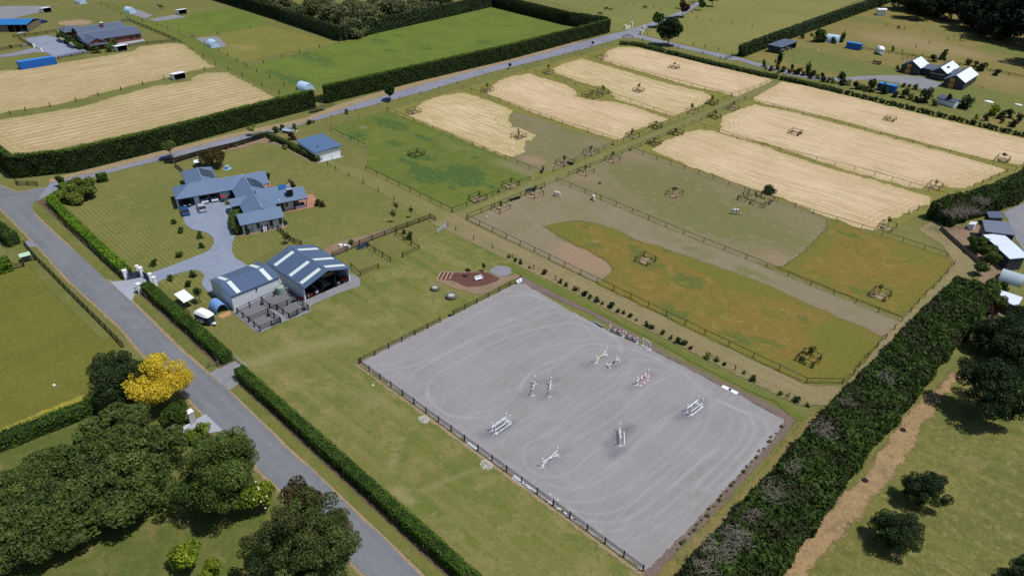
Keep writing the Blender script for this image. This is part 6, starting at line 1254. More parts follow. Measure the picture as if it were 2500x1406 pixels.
# stable pens beside the barn
def pn(*p): return tp(PN, p)
for lb, pts in (('black pen fence along the white shed wall', pn((1145, 470), (1575, 265), (1980, 90))), ('black pen fence along the grass side of the lower pen', pn((1145, 470), (1345, 620), (1540, 785))), ('black pen fence at the front of the lower left pen', pn((1540, 785), (1745, 690))),
                ('black pen fence between the two left pens', pn((1345, 620), (1680, 480))), ('black pen fence on the right of the lower left pen', pn((1680, 480), (1900, 625))), ('black pen fence between the upper pens', pn((1575, 270), (1705, 380))), ('black pen fence along the barn wall', pn((1985, 95), (2190, 250), (2385, 410))),
                ('black pen fence at the front of the right pen', pn((2385, 410), (2200, 490))), ('black pen fence at the back of the right pen', pn((1845, 405), (2185, 260))), ('black pen fence on the left of the right pen', pn((1845, 405), (2045, 555)))):
    fence(lb, pts, 2.6, (.17, .17, 1.3), ((1.15, .12, .045), (.68, .12, .045)), name='pen_fence')
def gate(label, a, b, h=1.1, mat=None, n=4, name='pen_gate'):
    mat = mat or M_blackwood
    a, b = np.array(a), np.array(b); d = b - a; ln = float(np.linalg.norm(d)); t = thing(name, label, 'gate', (a[0], a[1], 0), math.atan2(d[1], d[0]))
    for i in range(n): MB().span(0, ln, -.02, .02, .2 + (h - .2) * i / (n - 1) - .05, .2 + (h - .2) * i / (n - 1) + .05).build('bar', mat, t)
    for x in (.05, ln - .05): MB().box((x, 0, h / 2 + .1), (.1, .06, h)).build('stile', mat, t)
    MB().tube((.1, .05, .25), (ln - .1, .05, h - .05), .035, n=4).build('brace', mat, t)
    return t
gate('black bar gate between the two left pens and the right pen', PN(1715, 385), PN(1835, 405)); gate('black bar gate at the front of the lower left pen', PN(1745, 690), PN(1890, 628)); gate('black bar gate at the front of the right pen', PN(2050, 560), PN(2195, 495))
gate('pale metal field gate standing open on the dry lane', Z9(850, 1185), Z9(938, 1130), 1.1, flat('galvanised_pipe', S(170, 176, 182), .4), 5, 'field_gate')
# lawn boundary posts, lane wire fences
fence('row of dark posts between the striped lawn and the dry lane', tp(Z5, [(1675, 425), (1760, 460)]) + tp(Z9, [(65, 690), (168, 738), (280, 793), (395, 857), (520, 925), (650, 1005)]), 60, (.14, .14, 1.3), (), M_brownwood, name='post_row')
fence('short row of posts in front of the white-walled shed', tp(Z5, [(1700, 405), (1805, 395), (1903, 368)]), 60, (.12, .12, 1.2), (), M_brownwood, name='post_row')
fence('wire fence posts of the shrub row above the arena', [Z9(938, 1132), Z9(1000, 1162), Z9(1140, 1232), Z9(1287, 1302), Z12(770, 97), Z12(925, 178), Z12(1090, 258), Z12(1262, 347), Z12(1600, 515), Z12(1822, 628), Z13(1230, 480), Z13(1640, 690), Z13(1880, 812)], 14, (.12, .12, 1.2), ((1.05, .02, .02), (.6, .02, .02)), M_brownwood, name='wire_fence')
fence('row of posts along the conifer belt at the end of the paddocks', tp(Z11, [(1205, 695), (1157, 752), (1108, 808), (1060, 858), (1010, 902), (957, 962), (905, 1022), (795, 1140), (735, 1205), (675, 1260), (612, 1330), (550, 1392), (515, 1450)]), 60, (.13, .13, 1.3), ((1.0, .02, .02),), M_brownwood, name='wire_fence')
fence('row of posts at the right end of the hay paddocks', tp(Z11, [(1675, 20), (1565, 62), (1455, 112), (1340, 162), (1217, 212), (1090, 266), (957, 322), (890, 348)]), 6, (.14, .14, 1.3), ((1.0, .02, .02),), M_brownwood, name='wire_fence')
fence('white electric tape between the grazed and the rank grass paddock', tp(Z11, [(345, 385), (330, 440), (250, 530), (140, 640), (20, 722)]), 8, (.04, .04, 1.0), ((.9, .045, .02),), flat('tape_cream', S(206, 204, 186), .6), name='tape_fence')
fence('short white tape gate at the shed end of the green paddock', tp(Z9, [(306, 500), (300, 680)]), 5, (.05, .05, 1.1), ((1.0, .05, .02),), flat('tape_cream', S(206, 204, 186), .6), name='tape_fence')
# left-hand boundary
fence('brown rail fence along the left of the main road', tp(Z7, [(310, 815), (430, 935), (600, 1110), (760, 1270), (910, 1420)]) + tp(Z8, [(700, 112)]), 2.6, (.16, .16, 1.25), four, M_brownwood, name='rail_fence')
fence('dark rail fence at the corner of the upper road and the main road', tp(Z7, [(140, 165), (160, 188), (325, 190)]), 2.4, (.16, .16, 1.25), four, M_brownwood, name='rail_fence')
fence('brown rail fence right of the green box', tp(Z7, [(215, 700), (300, 800), (315, 830)]), 2.2, (.16, .16, 1.25), four, M_brownwood, name='rail_fence')
fence('brown rail fence below the green box', tp(Z7, [(90, 910), (210, 885), (205, 850), (315, 828)]), 2.4, (.16, .16, 1.25), four, M_brownwood, name='rail_fence')
fence('black garden fence from the front wing down to the barn', tp(Z5, [(1225, 1150), (1320, 1235), (1400, 1290), (1480, 1320)]), 1.8, (.16, .16, 1.3), four, name='rail_fence')
fence('black garden fence behind the garage wing', tp(Z5, [(130, 480), (210, 545)]), 2.0, (.15, .15, 1.3), four, name='rail_fence')
fence('dark close-boarded fence along the upper road behind the house', tp(Z5, [(10, 440), (95, 440), (400, 352), (760, 262), (1130, 150)]), 2.4, (.12, .12, 1.5), ((1.3, .34, .05), (.9, .34, .05), (.5, .34, .05), (.15, .3, .05)), M_blackwood, name='board_fence')
fence('grey rail beside the gate opening of the garden fence', tp(Z5, [(85, 425), (135, 475)]), 2.5, (.14, .14, 1.2), ((1.0, .12, .04),), M_timber, name='rail_fence')
# top left holding
far = dict(post=(.2, .2, 1.4), rails=((1.25, .16, .06), (.85, .16, .06), (.45, .16, .06)), name='rail_fence')
fence('black rail fence above the grey yard of the brick house', tp(UL, [(230, 440), (620, 400), (960, 345)]), 5, **far)
fence('black rail fence left of the grey yard', tp(UL, [(330, 470), (450, 540), (560, 600)]), 5, **far)
fence('black rail fence of the plot at the far left', tp(UL, [(-60, 680), (190, 625), (540, 580)]), 5, **far)
fence('black rail fence from the blue container along the hay field', tp(UL, [(990, 805), (1220, 760), (1410, 720), (1660, 690)]), 5, **far)
fence('black rail fence behind the white-roofed shelter of the brick house', tp(UL, [(2190, 600), (2500, 555)]) + [Z1(1500, 365)], 5, **far)
fence('black rail fence along the grassy lane beside the brick house', tp(Z1, [(1045, 195), (1120, 190), (1300, 265), (1450, 330), (1545, 370)]), 5, **far)
for lb, pts, sp in (('row of posts dividing the two top left hay fields', tp(Z1, [(90, 985), (220, 955), (432, 915), (655, 872), (845, 828), (1040, 778), (1228, 732), (1410, 685), (1760, 610)]), 14),
                    ('wire fence along the lower side of the grassy lane', tp(Z1, [(1560, 380), (1850, 560), (2080, 655), (2250, 745)]) + [Z2(290, 815)], 12), ('wire fence along the upper side of the grassy lane', tp(Z1, [(870, 40), (1100, 170), (1350, 215), (1640, 330), (1880, 440)]) + tp(Z2, [(10, 575), (95, 620), (330, 735), (440, 780)]), 12),
                    ('wire fence between the olive fields and the lush field', tp(Z2, [(-10, 560), (155, 545), (463, 455), (800, 375)]), 13), ('wire fence across the olive fields at the top left', tp(Z1, [(1660, 330), (1870, 300), (2150, 245)]) + [Z2(300, 195)], 14),
                    ('row of posts in the far pasture, left of the far drive', tp(Z3, [(1150, 50), (1220, 50), (1390, 75), (1450, 95), (1580, 80)]), 14), ('row of posts right of the far drive', tp(Z3, [(1720, 120), (1755, 160), (1890, 182), (2060, 215), (2235, 240)]), 12),
                    ('row of posts along the lower edge of the far pasture', tp(Z3, [(1340, 300), (1730, 390), (1830, 410), (1945, 440), (2060, 480)]), 14), ('row of posts above the big fork tree drive', tp(Z3, [(1295, 355), (1450, 395), (1600, 420), (1810, 470), (1960, 510)]), 14),
                    ('wire fence across the dry field below the pine wood', tp(Z4, [(1350, 215), (1650, 275), (1900, 310), (2100, 335)]), 12), ('row of posts on the dirt patch below the pine wood', tp(Z4, [(1480, 430), (1700, 360), (1850, 330)]), 12), ('row of posts left of the gabled house', tp(Z4, [(1480, 500), (1560, 470), (1640, 465)]), 5)):
    fence(lb, pts, sp, (.22, .22, 1.4), (), M_brownwood, name='post_row')
fence('dark rail fence behind the gabled house', tp(Z4, [(1160, 408), (1260, 430), (1480, 460), (1700, 490), (1950, 540), (2200, 590), (2500, 650)]), 6, (.2, .2, 1.3), ((1.2, .16, .06), (.7, .16, .06)), M_brownwood, name='rail_fence')
fence('low brown edging fence below the gabled house drive', tp(RP, [(150, 850), (400, 910), (780, 985)]), 5, (.12, .12, .5), ((.4, .2, .06),), M_brownwood, name='edging_fence')
fence('black rail corner at the road fork', tp(Z3, [(1128, 330), (1165, 320), (1212, 328)]), 5, (.2, .2, 1.2), ((1.1, .16, .06), (.6, .16, .06)), M_brownwood, name='rail_fence')
gate('dark farm gate where the field road enters the right-hand property', Z4(30, 490), Z4(100, 470), 1.3, M_brownwood, 5, 'farm_gate')
gate('dark farm gate across the gap in the tall hedge', Z2(545, 958), Z2(760, 905), 1.2, M_brownwood, 4, 'farm_gate')
fence('weathered board fence at the right edge below the conifer belt', tp(FR, [(350, 770), (520, 930), (700, 1090), (850, 1220), (960, 1330)]), 2.2, (.14, .14, 1.2), tuple((.15 + .2 * i, .19, .04) for i in range(5)), M_timber, name='board_fence')
fence('dark cattle pen rails beside the rusty tin roof', tp(FR2, [(330, 830), (480, 920), (620, 990)]), 2.0, (.14, .14, 1.3), four, M_brownwood, name='pen_fence'); fence('second row of dark cattle pen rails', tp(FR2, [(370, 960), (560, 1060)]), 2.0, (.14, .14, 1.3), four, M_brownwood, name='pen_fence'); fence('grey timber rail right of the cattle pens', tp(FR2, [(740, 740), (620, 990)]), 2.2, (.14, .14, 1.2), ((1.0, .3, .05), (.5, .3, .05)), M_timber, name='pen_fence')

# --- tree guards with their young trees
gt = [tree_mesh('young_tree', m_, bark, .5, 1.5, .6, 9, .24, .17, 130, 260 + i, trunk_r=.04) for i, m_ in enumerate((L_fresh, L_mid, L_brown, L_willow))]
gpost = unit('post', M_brownwood, (.14, .14, 1.25))
m_pad = flat('guard_soil', S(142, 124, 98), .95, var=.25, nscale=3.0)
def guard(loc, sx, sy, where, tree_i=None, ts=1.0, weeds=0.0, mats=None):
    t = thing('tree_guard', 'square timber tree guard ' + where, 'tree guard', (loc[0], loc[1], 0), 0, 'tree guards of the paddocks')
    C = [(-sx / 2, -sy / 2), (sx / 2, -sy / 2), (sx / 2, sy / 2), (-sx / 2, sy / 2)]
    for i in range(4):
        a, b = np.array(C[i]), np.array(C[(i + 1) % 4]); d = b - a
        link('post', gpost, t, (a[0], a[1], 0), 0)
        for z in (1.18,): link('rail', unit('rail', M_brownwood, (1.0, .09, .09)), t, (a[0], a[1], z), math.atan2(d[1], d[0]), (float(np.linalg.norm(d)), 1, 1))
        if np.linalg.norm(d) > 4: link('post', gpost, t, tuple((a + b) / 2) + (0,), 0)
    m = MB(); k = [(math.cos(a) * sx * .46 * (1 + .15 * math.sin(3 * a + loc[0])), math.sin(a) * sy * .46 * (1 + .15 * math.sin(2 * a + loc[1]))) for a in np.linspace(0, 6.283, 17)[:-1]]
    if weeds < 1.2: m.prism(k, .1, .135); m.build('soil', m_pad, t)
    if weeds >= .8:
        r = np.random.default_rng(int(abs(loc[0] * 31 + loc[1]))); n = int(90 * weeds)
        P = np.c_[r.uniform(-sx / 2 - .35, sx / 2 + .35, n), r.uniform(-sy / 2 - .35, sy / 2 + .35, n), r.uniform(.05, .4, n)]
        keep = (np.abs(P[:, 0]) > sx * .28) | (np.abs(P[:, 1]) > sy * .28); P = P[keep]
        V, F = cards(P, np.tile([0, 0, .6], (len(P), 1)), .32, .9, 1.4, 1.0, 5)
        o = link('weeds', fast_mesh('weeds', V, F, L_flax if weeds < 1.2 else L_mid, {'v': ('FACE', r.random(len(P)))}), t); o['kind'] = 'stuff'
    if tree_i is not None: put_tree('young_tree', 'guarded young tree ' + where, (loc[0] + random.uniform(-.2, .2), loc[1] + random.uniform(-.2, .2)), gt[tree_i % 4], random.uniform(0, 6), ts, 'young trees in guards')
GD = [(Z9, 690, 540, 0, .8, 1.4, 'in the middle of the green paddock'), (Z9, 1172, 885, 0, 1.0, .8, 'at the lane side of the green paddock, nearer the lawn'), (Z9, 1430, 780, 0, 1.0, .6, 'at the lane side of the green paddock, nearer the brown horse'), (Z9, 1350, 965, 1, 1.2, .3, 'nearest the corner of the grazed paddock'),
      (Z9, 1615, 855, 1, 1.4, .5, 'beside the blue trough of the grazed paddock'), (Z9, 1845, 610, 1, 1.3, .3, 'beside the black trough, right of the brown horse'), (Z9, 2055, 530, 1, 1.2, .3, 'on the lane right of the black trough'), (Z9, 1490, 405, 3, 1.3, 1.0, 'standing in the first hay paddock'), (Z9, 672, 214, None, 1, 1.0, 'at the upper corner of the first hay paddock'),
      (Z9, 1247, 48, 0, 1.5, .8, 'at the upper corner of the second hay paddock'), (Z9, 2015, 685, 0, 1.2, .3, 'on the lane opposite the black trough'), (Z3, 1410, 1065, 0, 1.1, 1.3, 'on the lane below the third hay paddock, left'), (Z3, 1210, 1145, 1, 1.4, .4, 'on the lane at the corner of the second hay paddock'), (Z3, 1725, 935, 1, 1.6, .6, 'at the lower end of the third hay paddock, left'),
      (Z3, 1895, 865, 1, 1.6, 1.3, 'at the lower end of the third hay paddock, right'), (Z3, 1262, 760, 0, 1.5, .9, 'standing in the third hay paddock'), (Z3, 955, 775, 1, 1.5, 1.0, 'touching the fence beside the long guard'), (Z3, 1570, 562, 0, 1.2, 1.2, 'standing in the fourth hay paddock'), (Z3, 948, 475, None, 1, .6, 'at the upper corner of the fourth hay paddock'),
      (Z3, 490, 605, 0, 1.7, .8, 'at the upper corner of the third hay paddock'), (Z3, 1590, 1122, 0, 1.0, 1.4, 'on the lane above the lowest hay paddock, upper'), (Z3, 1400, 1207, 0, 1.0, 1.4, 'on the lane above the lowest hay paddock, lower'), (Z3, 1915, 982, 1, 1.4, 1.2, 'on the lane left of the middle hay paddock, lower'), (Z3, 2075, 912, 0, 1.4, 1.0, 'on the lane left of the middle hay paddock, upper'),
      (Z3, 1040, 1348, 0, 1.4, .3, 'at the lane side of the grazed paddock, beside the tyre'), (Z4, 1385, 958, 2, .8, .9, 'standing in the top right hay paddock'), (Z4, 610, 1066, None, 1, 1.3, 'standing in the middle right hay paddock'), (Z4, 2310, 1282, 2, 1.4, .8, 'at the far right corner of the top hay paddock'), (Z10, 870, 585, 2, 1.3, .2, 'standing alone in the grazed paddock'),
      (Z10, 622, 1148, None, 1, 1.0, 'in the rank orange grass beside the bare soil'), (Z11, 1080, 138, 1, 1.2, .5, 'at the right end of the middle hay paddock'), (Z11, 755, 412, 0, 1.5, .6, 'at the corner of the lowest hay paddock'), (Z11, 705, 875, 0, 1.3, .9, 'in the right-hand rank grass paddock'), (Z11, 215, 1312, 1, 1.7, 1.4, 'in the orange grass near the conifer belt')]
for t_, x, y, ti, ts, wd, lb in GD:
    p = t_(x, y, 1.15); guard(p, 3.0, 3.5 if t_ is Z9 else 3.2, lb, ti, ts, wd)
p = Z3(865, 805, 1.1); guard(p, 5.5, 5.0, 'straddling the fence of the second hay paddock', 1, 1.2, 1.3)
p = Z10(1570, 635, 1.1); guard(p, 7.0, 6.0, 'straddling the fence above the pied horse, the largest one', 1, 1.2, 1.6)
p = Z10(1665, 580, .5); grow('scrub_bush', 'dark scrub bush growing through the largest tree guard', (p[0], p[1]), L_deep, 1.9, 2.4, -.6, 18, .7, .26, 1300, 281, cat='shrub')
# ------------------------------------------------------------------ arena equipment, vehicles, animals and small things
P_white = flat('jump_white', S(238, 240, 246), .45, var=.03)
P_bw = bands('pole_black_white', (S(24, 24, 28), S(238, 238, 240)), 1.0); P_rw = bands('pole_red_white', (S(186, 44, 62), S(240, 236, 238)), 1.0); P_yw = bands('pole_yellow', (S(236, 222, 150), S(240, 236, 214)), 1.6); P_blw = bands('pole_blue_white', (S(176, 200, 232), S(240, 242, 246)), 1.2)
_st = {}
def stand_mesh(h):
    if h not in _st:
        m = MB(); m.box((0, 0, h / 2 + .06), (.08, .08, h)); m.lathe((0, 0, h + .06), [(.03, 0), (.11, .06), (.11, .14), (.04, .2)], 8)
        f = MB(); f.box((.22, 0, .05), (.46, .07, .07)); f.box((-.22, .0, .05), (.46, .07, .07)); f.box((0, .22, .046), (.07, .46, .07)); f.box((0, -.22, .046), (.07, .46, .07))
        _st[h] = (m.mesh('upright', P_white), f.mesh('feet', P_white))
    return _st[h]
def add_stand(root, x, y, h=1.45):
    u, f = stand_mesh(h); o = link('stand', u, root, (x, y, 0)); link('feet', f, o); return o
def add_pole(root, p, q, mat, r=.055, name='pole'):
    a, b = Vector(p), Vector(q); d = b - a
    k = ('pole', mat.name, round(d.length, 2)); 
    if k not in _st: _st[k] = MB().tube((-d.length / 2, 0, 0), (d.length / 2, 0, 0), r, n=8).mesh('pole', mat)
    o = link(name, _st[k], root, tuple((a + b) / 2)); o.rotation_euler = d.to_track_quat('X', 'Z').to_euler(); return o
def jump(label, a, b, poles, h=1.45, wing2=None):
    a, b = np.array(a), np.array(b); c = (a + b) / 2; d = b - a; ln = float(np.linalg.norm(d)); rz = math.atan2(d[1], d[0])
    t = thing('show_jump', label, 'jump', (c[0], c[1], 0), rz)
    add_stand(t, -ln / 2, 0, h); add_stand(t, ln / 2, 0, h); L = ln / 2 - .05
    if wing2: add_stand(t, -ln / 2, wing2, h); add_stand(t, ln / 2, wing2, h)
    for (y, z0, z1, mat) in poles: add_pole(t, (-L, y, z0), (L, y, z1), mat)
    return t
jump('double-stand oxer with pale blue poles at the lower left of the arena', G(1200.3, 1052), G(1235.8, 1027.2), [(0, .95, .95, P_blw), (0, .6, .6, P_white), (-.75, .62, .62, P_white), (-.95, .08, .08, P_blw)], 1.45, -.75)
jump('double-stand white oxer at the right of the arena', G(1675.5, 1006.5), G(1702.3, 986), [(0, .95, .95, P_white), (0, .7, .7, P_blw), (-.8, .7, .7, P_white), (-1.0, .08, .08, P_white)], 1.45, -.8)
jump('upright with black-and-white poles left of its twin in mid arena', J1(385, 1090), J1(455, 735), [(0, 1.0, 1.0, P_bw), (.35, .3, .3, P_bw)])
jump('upright with white pole right of its black-and-white twin', J1(920, 1125), J1(950, 760), [(0, 1.0, 1.0, P_white), (.4, .1, .1, P_bw)])
jump('cross-pole jump with yellow poles near the top of the arena', J2(265, 605), J2(540, 395), [(0, 1.0, .25, P_yw), (.06, .15, 1.0, P_yw)])
jump('upright with red-and-white poles near the right side', J2(1345, 1180), J2(1635, 965), [(0, 1.0, 1.0, P_rw), (0, .65, .65, P_rw), (-.6, .08, .08, P_rw)])
jump('tall upright with pale poles and a ground pole, lower right of centre', J4(2070, 620), J4(2055, 305), [(0, 1.0, 1.0, P_white), (0, .6, .6, P_blw), (-.7, .08, .08, P_white)])
jump('white cross-pole jump nearest the road side of the arena', J4(310, 1105), J4(650, 850), [(0, 1.0, .2, P_white), (.07, .12, 1.0, P_white)])
t = thing('cavaletti', 'low black-and-white cavaletti pole beside the yellow cross-pole jump', 'jump', J2(725, 640), 0)
a, b = J2(600, 740), J2(860, 560); d = np.subtract(b, a); t.rotation_euler[2] = math.atan2(d[1], d[0]); L = float(np.linalg.norm(d)) / 2
add_pole(t, (-L, 0, .45), (L, 0, .45), bands('pole_black_white_wide', (S(24, 24, 28), S(238, 238, 240)), 2.0, phase=.25), .06)
for x in (-L, L): 
    for s_ in (1, -1): MB().tube((x, -.42 * s_, .05), (x, .42 * s_, .85), .05, n=4).build('cross_leg', P_white, t)
def gatejump(label, a, b):
    a, b = np.array(a), np.array(b); c = (a + b) / 2; d = b - a; ln = float(np.linalg.norm(d)); t = thing('show_jump', label, 'jump', (c[0], c[1], 0), math.atan2(d[1], d[0]))
    add_stand(t, -ln / 2, 0, 1.0); add_stand(t, ln / 2, 0, 1.0)
    for k, z in enumerate((.15, .38, .61)): MB().box((0, 0, z), (ln - .2, .05, .2)).build('plank', bands('plank_pink_%d' % k, (S(216, 188, 198) if k != 1 else S(188, 84, 100), S(240, 236, 238)), 1.5), t)
    add_pole(t, (-ln / 2 + .1, 0, .8), (ln / 2 - .1, 0, .8), P_rw)
gatejump('left of two low red-and-white plank jumps along the upper arena edge', J3(540, 510), J3(985, 720)); gatejump('right of two low red-and-white plank jumps along the upper arena edge', J3(1060, 730), J3(1480, 950))
for i, (x, y) in enumerate(((1670, 1040), (1760, 1090), (1825, 1140), (1910, 1180))):
    t = thing('jump_stand', f'{nth(i)} from the left of the four spare white jump stands at the upper edge', 'jump stand', J3(x, y), .4 * i, 'spare jump stands'); add_stand(t, 0, 0, 1.4)
for i, (x, y, w) in enumerate(((1100, 710, 'left'), (1300, 860, 'right'))):
    t = thing('jump_stand', f'{w} of the two spare jump stands outside the road-side arena fence', 'jump stand', J5(x, y), .5 * i); add_stand(t, 0, 0, 1.4)
def ground_pole(label, a, b, mat, off=(0, 0), z=.07):
    c = (np.array(a) + np.array(b)) / 2; t = thing('ground_pole', label, 'pole', (c[0] + off[0], c[1] + off[1], 0)); d = (np.array(b) - np.array(a)) / 2; add_pole(t, (-d[0], -d[1], z), (d[0], d[1], z), mat, .07)
ground_pole('black-and-white pole lying outside the road-side arena fence', J5(1335, 875), J5(1790, 1195), P_bw)
ground_pole('upper of the white poles lying along the road-side arena fence', J5(470, 240), J5(760, 440), P_white); ground_pole('middle white pole lying along the road-side arena fence', J5(430, 245), J5(740, 455), P_white, (0, -.2)); ground_pole('lower white pole lying along the road-side arena fence', J5(410, 265), J5(580, 360), P_white)
for lb, p in (('white pallet frame outside the arena fence, beside the white poles', J5(270, 130)), ('white pallet frame outside the arena fence, left of the white poles', Z14(780, 428))):
    t = thing('pallet', lb, 'pallet', p, .03)
    for k in range(5): MB().box((0, -.3 + .15 * k, .1), (1.9, .07, .05)).build('slat', M_white, t)
    for x in (-.8, 0, .8): MB().box((x, 0, .04), (.08, .7, .06)).build('bearer', M_white, t)
for k, (x, y, w) in enumerate(((665, 790, 'left'), (1110, 1000, 'right'))):
    t = thing('dressage_board', f'{w} of two white panels lying on the upper arena border', 'panel', tile(1750, 920, 28.11)(x, y), 0.02)
    MB().box((0, 0, .05), (1.6, .75, .06)).build('panel', M_white, t)
    for y2 in (-.33, .33): MB().box((0, y2, .1), (1.6, .06, .05)).build('rim', M_white, t)
t = thing('timber_block', 'grey timber sleeper at the upper arena edge left of the plank jumps', 'sleeper', J3(160, 330), -.02); MB().box((0, 0, .18), (2.2, .35, .3)).build('beam', flat('sleeper_grey', S(120, 130, 142), .8), t)
sg = thing('arena_sign', 'white sign board with a pale blue patch at the arena corner post', 'sign', MB_(2215, 600), 0.0)
MB().box((0, 0, .62), (.08, 1.5, .75)).build('board', M_white, sg).rotation_euler = (0, -.5, .0); MB().box((.07, -.05, .66), (.02, .6, .5)).build('panel', flat('sign_pale_blue', S(150, 196, 214), .5), sg).rotation_euler = (0, -.5, 0)
for y in (-.6, .6): MB().box((-.1, y, .3), (.06, .06, .6)).build('leg', M_black, sg)
bn = thing('bench', 'white garden bench on the red mulch', 'bench', MB_(1240, 520), -.25)
for k in range(4): MB().box((-.2 + .15 * k, 0, .45), (.12, 1.6, .05)).build('seat_slat', M_white, bn)
for k in range(3): MB().box((-.35, 0, .6 + .15 * k), (.05, 1.6, .12)).build('back_slat', M_white, bn)
for x, y in ((-.3, -.72), (-.3, .72), (.3, -.72), (.3, .72)): MB().box((x, y, .22), (.08, .08, .44)).build('leg', M_white, bn)
for y in (-.78, .78): MB().box((0, y, .68), (.7, .06, .06)).build('arm', M_white, bn)
for i, ((x0, y0), (x1, y1)) in enumerate((((345, 360), (260, 515)), ((440, 360), (345, 520)), ((535, 345), (450, 520)), ((635, 345), (550, 510)))):
    a, b = MB_(x0, y0), MB_(x1, y1); c = (np.array(a) + np.array(b)) / 2; t = thing('garden_batten', f'{nth(i)} pale batten from the left across the mulch bed', 'batten', (c[0], c[1], 0), math.atan2(b[1] - a[1], b[0] - a[0]), 'battens across the mulch bed'); MB().box((0, 0, .12), (float(np.hypot(*np.subtract(b, a))), .1, .1)).build('board', flat('batten_pale', S(206, 184, 152), .8), t)
def tyre(label, loc, r, h, mat=M_rubber, fill=True, group=None):
    t = thing('tyre', label, 'tyre', loc, 0, group); w = r * .42
    MB().lathe((0, 0, 0), [(r * .86, 0), (r, h * .3), (r, h * .7), (r * .86, h), (r * .62, h), (r * .56, h * .6)], 20).build('tread', mat, t)
    if fill: MB().lathe((0, 0, h * .55), [(r * .6, 0), (r * .58, h * .3)], 16).build('filling', flat('tyre_filling', S(176, 172, 160), .9), t)
tyre('smaller grey mounting tyre on the grass left of the bench', MB_(215, 735), .95, .6, flat('grey_tyre', S(98, 96, 98), .85)); tyre('larger grey mounting tyre on the grass below the bench bed', MB_(600, 925), 1.12, .68, flat('grey_tyre', S(98, 96, 98), .85))
tyre('black tyre at the opening of the arena fence', Z12(300, 522), .35, .22, fill=False)
for i, (t_, x, y, w) in enumerate(((PN, 1570, 310, 'in the upper left pen'), (PN, 1685, 510, 'in the lower left pen'), (PN, 2115, 265, 'in the upper right pen'), (PN, 2300, 400, 'in the right pen'), (Z10, 225, 522, 'on bare ground in the grazed paddock'), (Z10, 482, 238, 'at the fence corner of the lowest hay paddock'), (Z9, 1333, 862, 'beside the lane below the green paddock'), (Z3, 1040, 1245, 'on the upper fence of the lane'), (Z9, 1665, 832, 'behind the blue trough guard'), (Z15, 1678, 418, 'on the dirt track, upper'), (Z15, 1420, 760, 'on the dirt track, middle'), (Z15, 1060, 1130, 'on the dirt track, lower'))):
    tyre('black rubber feed tyre ' + w, t_(x, y), .42, .26, fill=False)
def trough(label, loc, rz, mat, L=1.8):
    t = thing('trough', label, 'trough', loc, rz)
    m = MB(); m.span(-L / 2, L / 2, -.35, .35, 0, .1)
    for y in (-.32, .32): m.span(-L / 2, L / 2, y - .03, y + .03, .1, .55)
    for x in (-L / 2 + .03, L / 2 - .03): m.span(x - .03, x + .03, -.29, .29, .1, .55)
    m.build('tub', mat, t); MB().span(-L / 2 + .07, L / 2 - .07, -.28, .28, .38, .4).build('water', flat('trough_water', S(40, 52, 56), .05), t)
trough('black water trough right of the brown horse', Z9(1892, 645), .3, M_black); trough('blue water trough against the grazed paddock guard', Z9(1578, 850), 1.3, flat('slate_blue_tub', S(58, 74, 106), .5), 2.2)
trough('long black feed trough on the grazed paddock fence', Z9(1478, 915), 1.4, M_black, 1.6); trough('short black feed trough on the grazed paddock fence', Z9(1435, 928), 1.4, M_black, 1.0)
for i, (x, y, w) in enumerate(((255, 1300, 'left'), (300, 1278, 'right'))): trough(f'{w} blue-black tub against the black four-rail fence', Z9(x, y), 1.2, flat('slate_blue_tub', S(58, 74, 106), .5), 1.3)
def rocks(label, loc, r, n, seed):
    rg = np.random.default_rng(seed); m = MB()
    for i in range(n):
        a, q = rg.uniform(0, 6.28), r * math.sqrt(rg.random()); s_ = rg.uniform(.1, .22)
        m.box((math.cos(a) * q, math.sin(a) * q * .8, s_ * .4), (s_, s_ * rg.uniform(.7, 1.3), s_ * .8), rg.uniform(0, 3), taper=.6)
    o = m.build('rock_pile', flat('pale_rock', S(190, 186, 180), .85, var=.2), None, (loc[0], loc[1], 0)); tag(o, label, 'rocks', None, 'stuff'); return o
rocks('pale rock pile outside the arena fence, upper', Z14(415, 228), .95, 120, 3); rocks('pale rock pile outside the arena fence, lower', Z14(885, 570), 1.05, 130, 4)
# white folding panels over the hedge, drying rack, and the clutter beside the float
wt = thing('canopy', 'white two-panel canopy roof above the hedge beside the horse float', 'canopy', (-121.6, 39.2, 0)); 
for x in (-1.05, 1.05): MB().slab([(x - 1.03, -1.0, 1.75), (x + 1.03, -1.0, 1.75), (x + 1.03, 1.0, 2.0), (x - 1.03, 1.0, 2.0)], .06).build('panel', M_white, wt)
for x in (-1.9, 1.9):
    for y in (-.85, .85): MB().box((x, y, .85), (.07, .07, 1.7)).build('leg', M_frame, wt)
fence('grey slatted rack below the white canopy', [(-119.2, 38.0), (-117.6, 38.2)], 1.6, (.08, .08, .9), tuple((.15 + .2 * i, .1, .03) for i in range(4)), M_timber, name='rack', cat='rack')
